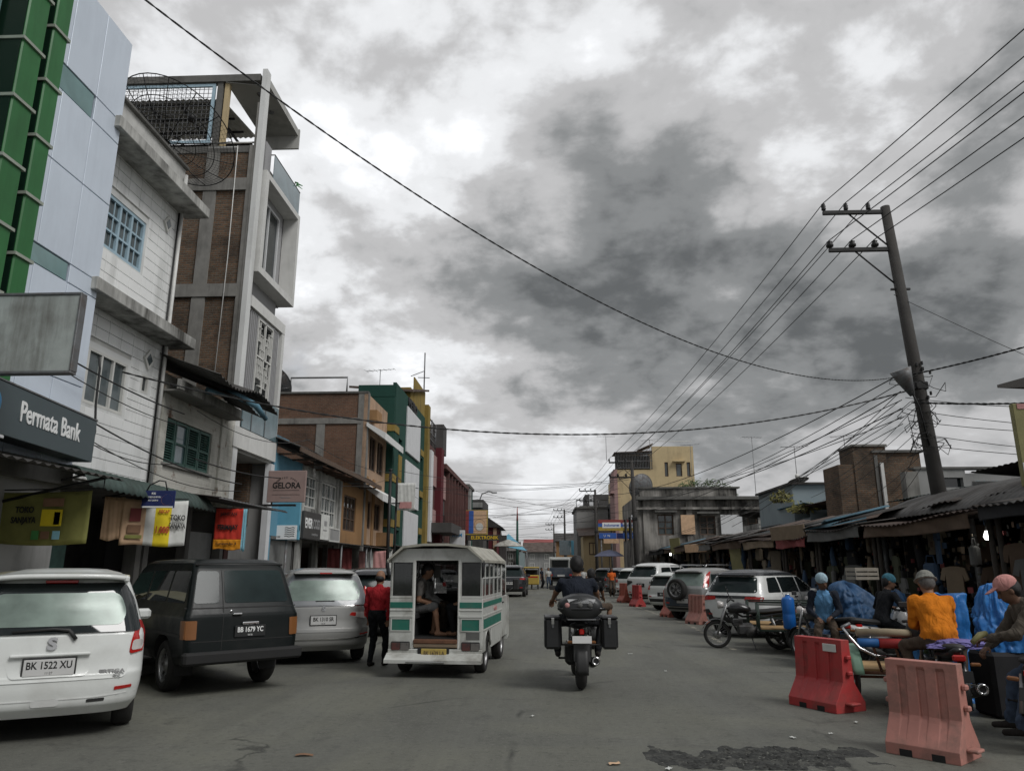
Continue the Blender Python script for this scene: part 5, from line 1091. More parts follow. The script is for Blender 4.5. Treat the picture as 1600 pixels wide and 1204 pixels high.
# shrubs growing on the roofs
def shrub(loc, rx, rz, n, mt, label, seed):
    r2 = random.Random(seed); t = empty('roof_shrub', loc, 0, label, 'shrub'); b = MB(); s = MB()
    for i in range(n):
        a, q = r2.uniform(0, 6.28), r2.random()**.5; x, y = rx*q*math.cos(a), rx*.5*q*math.sin(a); z = rz*(1-q*q*.6)*r2.uniform(.1, 1)
        d = Vector((r2.uniform(-1, 1), r2.uniform(-1, 1), r2.uniform(-.2, 1))).normalized()*.16; e_ = d.orthogonal().normalized()*.05; c = Vector((x, y, z))
        b.add([c-d, c-e_, c+d, c+e_], [(0, 1, 2, 3)])
        if i % 14 == 0: s.tube([(x*.2, y*.2, 0), c], .012, 4)
    b.build('foliage', mt, t, fix=False); s.build('stem', 'frame_wood', t)
M('leaf', (.05, .085, .025), .7, var=.4, scale=3); M('leaf_dry', (.16, .15, .04), .7, var=.4, scale=3)
shrub((12.4, 58, 6.95), 2.6, 1.5, 900, 'leaf', 'dark green shrub growing on the stained building roof', 1)
shrub((12.6, 36.5, 4.2), .8, .6, 160, 'leaf_dry', 'dry yellow-green weeds on the wall beside brick block', 2)
shrub((11.9, 37.6, 4.8), .6, .7, 140, 'leaf_dry', 'dry yellow-green bush beside the blue-grey hut', 3)
shrub((13.4, 20.5, 3.4), 1.3, .5, 260, 'leaf', 'weeds on top of the barrel roof edge', 4)
# ================================================================== power poles and cables
M('pole_conc', (.05, .047, .044), .9, var=.2, scale=2, bump=.3, dirt=(.05, .045, .04), damt=.6, streak=True)
M('cable', (.012, .012, .012), .6, var=0)
def power_pole(x0, y, x1, h, s, label, r=.15, lamp=False):
    t = empty('power_pole', (x0, y, 0), 0, label, 'power pole'); lean = x1-x0
    def px(z): return lean*z/h
    MB().tube([(0, 0, 0), (px(h*.5), 0, h*.5), (lean, 0, h)], [r*1.25, r, r*.72], 12).build('shaft', 'pole_conc', t)
    tops = []
    for k, dz in enumerate((.15, 1.25)):
        z = h-dz*s; a = MB(); a.box((px(z)-.82*s, 0, z), (1.75*s, .09*s, .11*s), 0, .008); arm = a.build('crossarm', 'iron_black', t)
        MB().tube([(px(z)-1.0*s, 0, z-.05), (px(z-1.05*s)-.05, 0, z-1.05*s)], .022*s, 6).build('brace', 'iron_black', t)
        for i in range(3):
            xi = px(z)-(1.66-.6*i)*s
            ins = MB(); ins.tube([(xi, 0, z), (xi, 0, z+.1*s)], .015*s, 6)
            pr = [(.05, .08), (.065, .12), (.05, .15), (.065, .19), (.045, .22), (.055, .26), (.0, .3)] if k == 0 else [(.03, .06), (.095, .1), (.1, .15), (.06, .2), (.08, .24), (.0, .28)]
            ins.lathe([(a_*s, b_*s) for a_, b_ in pr], (xi, 0, z), 'Z', 10); ins.build('insulator', 'iron_black', arm)
            tops.append(Vector((x0+xi, y, z+.29*s)))
    MB().box((px(h-2.4*s), 0, h-2.4*s), (.5*s, .06, .05)).build('clamp', 'iron_black', t)
    MB().box((px(h*.55), 0, h*.55), (.34, .34, .2), 0, .02).build('clamp', 'iron_black', t)
    if lamp:
        z = 6.2; ar = MB(); ar.tube([(px(4.6)-.05, -.1, 4.5), (-.55, -.35, 5.6), (-.75, -.45, 6.0)], .025, 6); ar.build('lamp_arm', 'iron_black', t)
        hd = MB(); q = [Vector((-.72, -.45, 5.85)), Vector((-.9, -.5, 6.28)), Vector((-.98, -.53, 6.5))]; hd.tube(q, [.06, .2, .26], 14); hd.build('lamp_head', 'iron_grey', t)
        # tangle of loops and junction pieces on the pole
        r3 = random.Random(8)
        for i in range(14):
            z0 = r3.uniform(4.4, 6.7); a = r3.uniform(0, 6.28); ra = r3.uniform(.2, .55); pts = []
            for j in range(9): b_ = a+j*.6; pts.append((px(z0)+(.15+ra*math.sin(j*.39))*math.cos(b_), (.15+ra*math.sin(j*.39))*math.sin(b_), z0+r3.uniform(-.12, .12)-.5*math.sin(j*.39)*r3.random()))
            MB().tube(pts, .010, 4).build('cable_loop', 'cable', t)
        for i in range(8): z0 = r3.uniform(5.6, 6.8); MB().box((px(z0)+r3.uniform(-.2, .35), -.18, z0), (.05, .05, .1), 0, .01).build('connector', 'iron_black', t)
    return tops
T1 = power_pole(9.98, 18.8, 9.42, 11.25, 1.0, 'leaning concrete power pole with two crossarms and street lamp', .165, True)
T2 = power_pole(6.35, 52, 6.25, 9.0, .95, 'power pole before the yellow house above the stained parapet')
T3 = power_pole(5.3, 76, 5.3, 9.4, .95, 'power pole beside the grey blockwork house')
T4 = power_pole(2.95, 105, 2.95, 9.6, .9, 'distant power pole past the teal hoarding')
T5 = power_pole(1.9, 140, 1.9, 9.6, .9, 'small distant power pole near the red roof')
T0 = power_pole(15.0, -20, 14.9, 11.25, 1.0, 'power pole carrying the overhead lines over the grey-roofed stall')
def wire(p0, p1, sag, r=.012, n=18, name='cable', label='', group='overhead cables', twist=0):
    p0, p1 = Vector(p0), Vector(p1); pts = []
    for i in range(n+1):
        t_ = i/n; p = p0.lerp(p1, t_); p.z -= 4*sag*t_*(1-t_); pts.append(p)
    b = MB()
    if twist:
        for ph in (0, math.pi):
            q = []
            m_ = n*6
            for i in range(m_+1):
                t_ = i/m_; p = p0.lerp(p1, t_); p.z -= 4*sag*t_*(1-t_); a = t_*twist*6.283+ph; q.append(p+Vector((math.cos(a)*r*.8, 0, math.sin(a)*r*.8)))
            b.tube(q, r, 5)
    else: b.tube(pts, r, 5, cap=False)
    return tag(b.build(name, 'cable', None, fix=False), label, 'cable', group)
for (A, B, lab) in ((T0, T1, 'power line strung over the market to the leaning pole'), (T1, T2, 'power line from leaning pole to pole at yellow house'), (T2, T3, 'power line between yellow house pole and grey house pole'), (T3, T4, 'power line from grey house pole towards the hoarding pole'), (T4, T5, 'power line between the two farthest poles')):
    for a, c in zip(A, B): wire(a, c, (a-c).length*.012, .013, 14, 'power_line', lab, 'power lines '+lab[-12:])
# heavy twisted cable overhead and the lower bundle crossing the street
wire((-4.5, 6.06, 7.67), (9.25, 18.7, 6.45), 1.5, .0075, 40, 'cable', 'thick twisted cable sagging from the bank over street to leaning pole', 'twisted cables', 60)
wire((-8.45, 2.45, 8.75), (-4.5, 6.06, 7.67), .05, .011, 6, 'cable', 'end of thick cable fixed to the bank cladding', 'twisted cables')
wire((-8.45, 14.0, 5.5), (9.3, 18.7, 6.05), 1.2, .012, 30, 'cable', 'black cable bundle crossing street from white shophouse to leaning pole', 'twisted cables', 40)
wire((9.3, 18.7, 6.45), (13, 14.0, 7.0), .15, .014, 16, 'cable', 'thick cable leaving the leaning pole towards the canopy corner', 'twisted cables', 20)
wire((9.4, 18.7, 5.75), (14, 15.0, 5.2), .15, .016, 16, 'cable', 'lower thick cable leaving the leaning pole past yellow sign', 'twisted cables', 20)
wire((9.35, 18.8, 8.7), (14.5, 16.5, 4.6), .1, .008, 8, 'guy_wire', 'thin guy wire slanting down beside the leaning pole', 'guy wires')
rw = random.Random(21)
def many():
    # cables that run from the leaning pole along and across the street
    ends = [((4.9, 52, 6.6), .5), ((6.1, 52, 6.2), .6), ((6.2, 52, 5.4), .5), ((5.2, 76, 7.0), .6), ((7.2, 50, 6.2), .4), ((6.0, 52, 7.0), .5)]
    for i, (e_, s) in enumerate(ends): wire((9.2, 18.8, 6.5-.22*i), e_, s*1.3, .012 if i % 2 else .016, 16, 'cable', 'service cable running from leaning pole towards the yellow house', 'cables to the yellow house pole')
    for i in range(5): wire((9.3, 18.8, 5.9-.3*i), (13.5+i*.6, 14.5+rw.uniform(0, 3), 4.9-.28*i), .12+.1*rw.random(), .009, 10, 'cable', 'thin service cable between leaning pole and the yellow sign', 'cables to the yellow sign')
    for i in range(6): wire((9.5, 18.9, 5.6-.3*i), (10.5+i*1.1, 28+rw.uniform(0, 8), 4.6+.2*rw.random()), .2, .008, 10, 'cable', 'thin service cable from leaning pole to brick block roofs', 'cables to the brick block')
    for i in range(5): wire((9.1, 18.7, 6.0-.2*i), (8.2+.1*i, 33+5*i, 3.4+.1*i), .3, .010, 12, 'cable', 'service cable dropping from leaning pole to stall roofs', 'cables to the stalls')
    # lines that cross the street further on
    ys = [47, 52, 56, 60, 66, 72, 78, 84, 92, 100, 110, 122]
    for i, y in enumerate(ys):
        wire((-8.5, y+rw.uniform(-4, 4), 7.9+rw.uniform(-1.6, 1.2)), (rw.choice([5.2, 6.2, 6.4]), y+rw.uniform(-3, 6), 7.2+rw.uniform(-1.4, 1.4)), rw.uniform(.3, .7), .013, 12, 'cable', 'thin cable slung across the street between facing rooftops', 'cables across the far street')
        wire((-8.5, y+rw.uniform(-4, 4), 5.6+rw.uniform(-.8, 1.2)), (rw.choice([5.2, 6.2, 6.4]), y+rw.uniform(-3, 6), 6.0+rw.uniform(-1, 1)), rw.uniform(.3, .6), .012, 12, 'cable', 'thin cable slung across the street between facing rooftops', 'cables across the far street')
    # cables along the left shop fronts
    L1 = [((-8.35, 9.3, 5.62), (-8.35, 16.5, 5.15)), ((-8.35, 9.5, 5.5), (-8.3, 16.6, 4.85)), ((-8.2, 11, 4.35), (-8.35, 16.5, 4.0)), ((-8.3, 12.9, 4.3), (-8.3, 20.0, 3.9)), ((-8.3, 13, 3.95), (-8.3, 20, 3.72)), ((-8.1, 16.6, 5.25), (-7.9, 24.4, 5.9)), ((-8.0, 16.5, 4.1), (-7.9, 24.3, 4.6)), ((-8.0, 24.3, 5.9), (-7.2, 35, 6.1)), ((-7.9, 24.3, 4.6), (-7.2, 35, 5.9)), ((-7.2, 35, 6.1), (-8.0, 47, 6.6)), ((-7.2, 35, 5.9), (-8.1, 53, 6.2))]
    for i, (a, c) in enumerate(L1): wire(a, c, .18+.1*(i % 3), .016 if i % 3 == 0 else .010, 12, 'cable', 'cable strung along the shop fronts beside the bank', 'cables along the bank-side fronts')
    b = MB(); b.tube([(-8.3, 12.95, 5.5), (-8.28, 12.98, 5.3), (-8.25, 12.96, 4.6), (-8.2, 12.97, 4.1), (-8.25, 12.98, 3.7)], .022, 5); tag(b.build('cable', 'cable'), 'thick black drop cable hanging past the bank sign end', 'cable', 'cables along the bank-side fronts')
many()
# ================================================================== vehicles
def paint(name, col, rough=.28, metal=0.0, dirt=(.25, .24, .21), damt=.25):
    M(name, col, rough, metal, .03, 1.5, dirt=dirt, damt=damt, dscale=1.6, coat=.6)
paint('p_white', (.68, .70, .68)); paint('p_white2', (.66, .67, .66)); paint('p_silver', (.36, .36, .35), .3, .55); M('p_black', (.0025, .005, .005), .3, 0, .03, 1.5, dirt=(.010, .011, .010), damt=.5, dscale=1.6, spec=.3)
paint('p_cream', (.5, .48, .33)); paint('p_dark', (.02, .022, .026), .2, dirt=(.05, .05, .05)); paint('p_angkot', (.52, .53, .50), .5, dirt=(.15, .14, .115), damt=.75); paint('p_navy', (.02, .035, .06)); paint('p_grey', (.18, .19, .2), .35, .4)
M('p_teal', (.012, .14, .10), .5, var=.2, dirt=(.07, .11, .09), damt=.5, dscale=4)
M('plastic', (.02, .02, .02), .55, var=.1); M('car_black', (.012, .012, .012), .8, var=.1); M('tyre', (.022, .021, .02), .85, var=.2, scale=12, bump=.3); M('rim', (.42, .42, .42), .35, .7, dirt=(.1, .09, .08), damt=.5, dscale=6); M('rim_dark', (.08, .08, .08), .5, .4)
M('chrome', (.62, .62, .62), .12, 1.0, var=0); M('lamp_red', (.42, .015, .012), .15, var=.1, coat=.5); M('lamp_clear', (.55, .52, .5), .15, var=.1, coat=.5); M('lamp_amber', (.2, .08, .025), .3, var=.1); M('plate_white', (.55, .55, .54), .5, var=.04); M('plate_black', (.015, .016, .016), .5); M('plate_yellow', (.42, .31, .08), .6, dirt=(.15, .11, .05), damt=.7, dscale=5)
glass('car_glass', (.012, .016, .017), .03, spec=.8); glass('car_glass_film', (.20, .255, .225), .22, .12, .5, .35); glass('car_glass_mid', (.02, .03, .03), .1, .0, .2, .3)
def rpoly(pts, r, n=4):
    """round the corners of a polygon"""
    out = []; k = len(pts)
    for i in range(k):
        p0, p, p1 = Vector(pts[i-1]), Vector(pts[i]), Vector(pts[(i+1) % k]); a, c = (p0-p), (p1-p); rr = min(r, a.length*.45, c.length*.45); A, C = p+a.normalized()*rr, p+c.normalized()*rr
        for j in range(n+1):
            t = j/n; out.append(tuple((A*(1-t)+p*t)*(1-t)+(p*(1-t)+C*t)*t))
    return out
class Car:
    """body built from horizontal slices (z, y_rear, y_front, half width, corner x, corner y rear, corner y front)"""
    def __init__(s, name, loc, head, label, keys, paintm, bow=.05, group=None, z0=0.0, cat='car', nz=4):
        s.K = np.array(keys, float); s.bow = bow; s.t = empty(name, (loc[0], loc[1], z0), -head, label, cat, group); s.paint = paintm; s.nz = nz
    def at(s, z): return [float(np.interp(z, s.K[:, 0], s.K[:, i])) for i in range(1, 7)]
    def rear_y(s, x, z):
        yr, yf, w_, cx, cr, cf = s.at(z); ax = min(abs(x), w_); y = yr+s.bow*(ax/w_)**2
        if ax > w_-cx: y += cr*(1-math.sqrt(max(0, 1-((ax-(w_-cx))/cx)**2)))
        return y
    def front_y(s, x, z):
        yr, yf, w_, cx, cr, cf = s.at(z); ax = min(abs(x), w_); y = yf-s.bow*(ax/w_)**2
        if ax > w_-cx: y -= cf*(1-math.sqrt(max(0, 1-((ax-(w_-cx))/cx)**2)))
        return y
    def side_x(s, y, z):
        yr, yf, w_, cx, cr, cf = s.at(z); x = w_; a = yr+s.bow+cr-y; b = y-(yf-s.bow-cf)
        if a > 0: x = w_-cx+cx*math.sqrt(max(0, 1-min(1, a/cr)**2))
        elif b > 0: x = w_-cx+cx*math.sqrt(max(0, 1-min(1, b/cf)**2))
        return x
    def body(s, arches=(), rw=.36, mats=None, bottom='car_black'):
        zs = []
        for a, c in zip(s.K[:-1, 0], s.K[1:, 0]): zs += [a+(c-a)*i/s.nz for i in range(s.nz)]
        zs.append(s.K[-1, 0]); rows = []
        for z in zs:
            yr, yf, w_, cx, cr, cf = s.at(z); P = []
            xs = [(-1+2*i/10)*(w_-cx) for i in range(11)]
            for x in xs: P.append((x, s.rear_y(x, z)))
            for i in range(1, 7): a = math.pi/2*i/7; P.append((w_-cx+cx*math.sin(a), yr+s.bow*((w_-cx+cx*math.sin(a))/w_)**2+cr*(1-math.cos(a))))
            ya, yb = yr+s.bow+cr, yf-s.bow-cf
            for i in range(0, 19): P.append((w_, ya+(yb-ya)*i/18))
            for i in range(1, 7): a = math.pi/2*(1-i/7); P.append((w_-cx+cx*math.sin(a), yf-s.bow*((w_-cx+cx*math.sin(a))/w_)**2-cf*(1-math.cos(a))))
            for x in xs[::-1]: P.append((x, s.front_y(x, z)))
            half = P[11:11+6+19+6]
            for (x, y) in half[::-1]: P.append((-x, y))
            rows.append(P)
        n = len(rows[0]); b = MB(); vs = [(x, y, z) for P, z in zip(rows, zs) for (x, y) in P]
        fs = [(j*n+i, j*n+(i+1) % n, (j+1)*n+(i+1) % n, (j+1)*n+i) for j in range(len(zs)-1) for i in range(n)]
        b.add(vs, fs, 0, True); b.add(rows and [vs[i] for i in range(n)], [tuple(range(n))[::-1]], 1); b.add([vs[(len(zs)-1)*n+i] for i in range(n)], [tuple(range(n))], 0, True)
        o = b.build('body', [s.paint, bottom], s.t, fix=False)
        bm = bmesh.new(); bm.from_mesh(o.data); bmesh.ops.remove_doubles(bm, verts=bm.verts, dist=1e-5); bmesh.ops.recalc_face_normals(bm, faces=bm.faces); bm.to_mesh(o.data); bm.free()
        if arches:
            c = MB()
            for y, zc in arches:
                for sg in (-1, 1):
                    w_ = s.at(zc)[2]; c.lathe([(0, sg*(w_-.32)), (rw, sg*(w_-.32)), (rw, sg*(w_+.3)), (0, sg*(w_+.3))], (0, y, zc), 'X', 28)
            co = c.build('cutter', bottom); bm = bmesh.new(); bm.from_mesh(co.data); bmesh.ops.remove_doubles(bm, verts=bm.verts, dist=1e-5); bmesh.ops.recalc_face_normals(bm, faces=bm.faces); bm.to_mesh(co.data); bm.free()
            co.parent = s.t
            md = o.modifiers.new('b', 'BOOLEAN'); md.operation = 'DIFFERENCE'; md.object = co; md.solver = 'EXACT'; md.material_mode = 'TRANSFER'
            dg = bpy.context.evaluated_depsgraph_get(); me = bpy.data.meshes.new_from_object(o.evaluated_get(dg)); o.modifiers.clear(); o.data = me; bpy.data.objects.remove(co)
        o.data.set_sharp_from_angle(angle=R(38)); s.b = o; return o
    def patch(s, name, face, poly, mt, off=.004, parent=None, step=.09, depth=.012):
        bm = bmesh.new(); vs = [bm.verts.new((p[0], p[1], 0)) for p in poly]; bm.faces.new(vs)
        xs = [p[0] for p in poly]; ys = [p[1] for p in poly]
        for ax, lo, hi in ((0, min(xs), max(xs)), (1, min(ys), max(ys))):
            k = int((hi-lo)/step)
            for i in range(1, k+1):
                co = [0, 0, 0]; no = [0, 0, 0]; co[ax] = lo+(hi-lo)*i/(k+1); no[ax] = 1
                bmesh.ops.bisect_plane(bm, geom=bm.verts[:]+bm.edges[:]+bm.faces[:], plane_co=co, plane_no=no)
        def pr(a, c, d):
            if face == 'rear': return (a, s.rear_y(a, c)-d, c)
            if face == 'front': return (a, s.front_y(a, c)+d, c)
            sg = 1 if face == 'right' else -1; return (sg*(s.side_x(a, c)+d), a, c)
        src = {v: (v.co.x, v.co.y) for v in bm.verts}; bnd = [e_ for e_ in bm.edges if e_.is_boundary]; low = {}
        for e_ in bnd:
            for v in e_.verts:
                if v not in low: low[v] = bm.verts.new(pr(*src[v], off-depth))
        pairs = [(e_.verts[0], e_.verts[1]) for e_ in bnd]
        for v, q in src.items(): v.co = pr(*q, off)
        for a, c in pairs:
            try: bm.faces.new((a, c, low[c], low[a]))
            except ValueError: pass
        bmesh.ops.recalc_face_normals(bm, faces=bm.faces)
        me = bpy.data.meshes.new(name); bm.to_mesh(me); bm.free(); me.materials.append(MT(mt))
        for p in me.polygons: p.use_smooth = True
        me.set_sharp_from_angle(angle=R(35)); return link(name, me, parent or s.t)
    def wheels(s, ya, yf, r, track, w_=.2, style=0):
        for y in (ya, yf):
            for sg in (-1, 1): wheel(s.t, (sg*track, y, r), r, w_, sg, style)
    def plate(s, x, z, w_, h, txt, mt, lt, off=.02, sub=None, frame='plastic'):
        y = s.rear_y(x, z)-off
        p = MB().box((0, 0, 0), (w_, .016, h), 0, .004).build('number_plate', mt, s.t, (x, y, z)); 
        if frame: MB().box((0, .008, 0), (w_+.03, .012, h+.03), 0, .004).build('plate_frame', frame, p)
        text('plate_lettering', txt, h*.62, lt, p, (0, -.009, h*.12), ext=.001, bold=.002, sx=.86 if len(txt) < 10 else .8)
        if sub: text('plate_lettering', sub, h*.2, lt, p, (0, -.009, -h*.34), ext=.001)
        return p
WH = {}
def wheel(parent, loc, r, w_, sg, style=0):
    k = (round(r, 3), w_, style)
    if k not in WH:
        b = MB(); pr = [(r*.66, -w_*.5), (r*.9, -w_*.5), (r*.975, -w_*.38), (r, -w_*.2), (r, w_*.2), (r*.975, w_*.38), (r*.9, w_*.5), (r*.66, w_*.5)]
        b.lathe(pr, (0, 0, 0), 'X', 30, closed=True); o = b.build('wheel', 'tyre'); tm = o.data; bpy.data.objects.remove(o)
        b = MB(); b.lathe([(r*.68, -w_*.4), (r*.68, w_*.44), (r*.62, w_*.46), (r*.6, w_*.3), (r*.6, -w_*.4)], (0, 0, 0), 'X', 30); b.lathe([(0, w_*.36), (r*.16, w_*.36), (r*.17, w_*.2), (r*.6, w_*.12)], (0, 0, 0), 'X', 20, m=1 if style == 0 else 0)
        if style == 0:
            for i in range(10):
                a = math.pi*2*i/10+(.12 if i % 2 else -.12); b.box((w_*.3, r*.4*math.cos(a), r*.4*math.sin(a)), (w_*.12, r*.5, r*.07), 0, .006, Matrix.Rotation(a, 3, 'X'))
        else:
            for i in range(8): a = math.pi*2*i/8; b.box((w_*.2, r*.45*math.cos(a), r*.45*math.sin(a)), (w_*.1, r*.16, r*.12), 1, .006, Matrix.Rotation(a, 3, 'X'))
        o = b.build('rim', ['rim', 'rim_dark']); rm = o.data; bpy.data.objects.remove(o); WH[k] = (tm, rm)
    t = link('wheel', WH[k][0], parent, loc); ro = link('rim', WH[k][1], t, (0, 0, 0), (0, 0, 0 if sg > 0 else math.pi)); return t
def sym(poly): return [(-x, z) for x, z in poly][::-1]
def rear_pair(c, name, poly, mt, **k): return [c.patch(name, 'rear', poly, mt, **k), c.patch(name, 'rear', sym(poly), mt, **k)]
def side_pair(c, name, poly, mt, **k): return [c.patch(name, 'left', poly, mt, **k), c.patch(name, 'right', poly, mt, **k)]
def mirrors(c, y, z):
    for sg in (-1, 1):
        x = sg*(c.side_x(y, z)+.1); MB().box((x, y, z), (.2, .1, .14), 0, .035).build('mirror', 'plastic' if c.paint in ('p_black',) else c.paint, c.t)
# ---------------- white people carrier close by on the left
MPV = [(.24, -2.02, 2.02, .76, .30, .22, .3), (.34, -2.11, 2.12, .82, .30, .24, .34), (.50, -2.13, 2.14, .845, .28, .24, .36), (.62, -2.13, 2.13, .85, .26, .22, .4), (.66, -2.10, 2.12, .85, .24, .2, .4), (.86, -2.09, 2.05, .845, .22, .2, .42), (.98, -2.08, 1.85, .835, .2, .2, .45), (1.04, -2.06, 1.35, .82, .2, .22, .3), (1.30, -1.96, .85, .735, .18, .22, .25), (1.48, -1.86, .45, .665, .17, .2, .25), (1.56, -1.80, .22, .625, .2, .2, .3), (1.62, -1.68, -.05, .55, .22, .25, .35), (1.66, -1.45, -.35, .40, .2, .3, .35), (1.672, -1.2, -.6, .2, .1, .2, .2)]
def ertiga1():
    h = R(-30.5); hv = Vector((math.sin(h), math.cos(h))); rear = Vector((-4.93, 7.58)); ctr = rear+hv*2.13
    c = Car('white_people_carrier', ctr, h, 'white people carrier with rear spoiler and plate BK 1522 XU', MPV, 'p_white', .06, 'cars parked by the bank-side shops'); c.body([(-1.33, .32), (1.33, .32)], .37); c.wheels(-1.33, 1.33, .31, .72)
    g = c.patch('tailgate_glass_surround', 'rear', rpoly([(-.80, 1.03), (.80, 1.03), (.70, 1.36), (.60, 1.52), (-.60, 1.52), (-.70, 1.36)], .05), 'car_glass', .02, depth=.036, step=.035)
    c.patch('rear_window', 'rear', rpoly([(-.60, 1.10), (.60, 1.10), (.64, 1.22), (.56, 1.42), (-.56, 1.42), (-.64, 1.22)], .09, 5), 'car_glass_film', .025, g, step=.05)
    rear_pair(c, 'tail_lamp', rpoly([(.70, .80), (.84, .83), (.843, 1.02), (.80, 1.12), (.765, 1.14), (.715, .95)], .04), 'lamp_red', off=.014)
    rear_pair(c, 'reverse_lamp', rpoly([(.72, .835), (.82, .845), (.83, .94), (.73, .94)], .03), 'lamp_clear', off=.019)
    rear_pair(c, 'tail_lamp_band', rpoly([(.72, .805), (.835, .82), (.835, .84), (.72, .83)], .01), 'lamp_red', off=.02)
    # tailgate relief
    tg = c.patch('tailgate', 'rear', rpoly([(-.70, .58), (.70, .58), (.72, .98), (.67, 1.0), (-.67, 1.0), (-.72, .98)], .07), 'p_white', .008, depth=.016)
    c.patch('plate_recess', 'rear', rpoly([(-.33, .62), (.33, .62), (.40, .80), (-.40, .80)], .04), 'p_white', -.0 + .0095, tg); MB().box((0, c.rear_y(0, .83)-.028, .83), (.70, .035, .035), 0, .012).build('handle_strip', 'p_white', c.t)
    c.plate(0, .715, .44, .155, 'BK 1522 XU', 'plate_white', 'letter_black', .03, '11·27')
    text('emblem', 'S', .155, 'chrome', c.t, (0.0, c.rear_y(0, .93)-.02, .93), (R(82), 0, 0), .008, .007, sx=1.2)
    text('badge', 'ERTIGA', .05, 'letter_grey', c.t, (.56, c.rear_y(.56, .64)-.014, .645), ext=.004, bold=.002, sx=1.4); text('badge', 'GX', .04, 'letter_grey', c.t, (.61, c.rear_y(.6, .6)-.014, .605), ext=.004, sx=1.3); text('badge', 'SUZUKI', .04, 'letter_grey', c.t, (-.56, c.rear_y(-.56, .62)-.014, .625), ext=.004, sx=1.3)
    sp = MB()
    def spf(u, v):
        x = -.62+1.24*u; a = abs(2*u-1); return (x, c.rear_y(0, 1.55)+.12-(.30-.10*a**3)*v, 1.585-.02*v-.03*a**4)
    sp.sheet(spf, 20, 4, .045); sp.build('spoiler', 'p_white', c.t)
    for sg in (-1, 1): MB().box((sg*.60, c.rear_y(.6, 1.5)-.03, 1.555), (.06, .3, .08), 0, .025).build('spoiler_end', 'p_white', c.t)
    MB().box((0, c.rear_y(0, 1.53)-.035, 1.535), (.30, .03, .03), 0, .008).build('brake_lamp', 'lamp_red', c.t)
    wp = MB(); wp.tube([(-.36, c.rear_y(-.3, 1.06)-.03, 1.055), (0, c.rear_y(0, 1.08)-.04, 1.075), (.13, c.rear_y(.1, 1.07)-.04, 1.06), (.2, c.rear_y(.2, .99)-.03, .97)], [.012, .016, .02, .022], 6); wp.build('rear_wiper', 'plastic', c.t)
    rear_pair(c, 'reflector', rpoly([(.60, .46), (.76, .47), (.76, .50), (.60, .495)], .008), 'lamp_red', off=.008)
    c.patch('tow_cover', 'rear', rpoly([(-.12, .345), (.12, .345), (.12, .41), (-.12, .41)], .03), 'p_white2', .006); c.patch('bumper_vent', 'rear', rpoly([(.36, .36), (.52, .365), (.52, .395), (.36, .39)], .01), 'plastic', .006); c.patch('bumper_groove', 'rear', [(-.8, .425), (-.4, .40), (.4, .40), (.8, .425), (.8, .435), (.4, .41), (-.4, .41), (-.8, .435)], 'p_white2', .005)
    side_pair(c, 'side_window', rpoly([(-1.75, 1.08), (-1.1, 1.08), (-1.1, 1.46), (-1.62, 1.44)], .05), 'car_glass'); side_pair(c, 'side_window', rpoly([(-1.05, 1.08), (-.1, 1.08), (-.1, 1.48), (-1.05, 1.47)], .04), 'car_glass'); side_pair(c, 'side_window', rpoly([(-.05, 1.08), (.98, 1.08), (.5, 1.44), (-.05, 1.48)], .04), 'car_glass')
    c.patch('windscreen', 'front', rpoly([(-.72, 1.08), (.72, 1.08), (.6, 1.5), (-.6, 1.5)], .05), 'car_glass', .006); mirrors(c, .85, 1.05)
ertiga1()
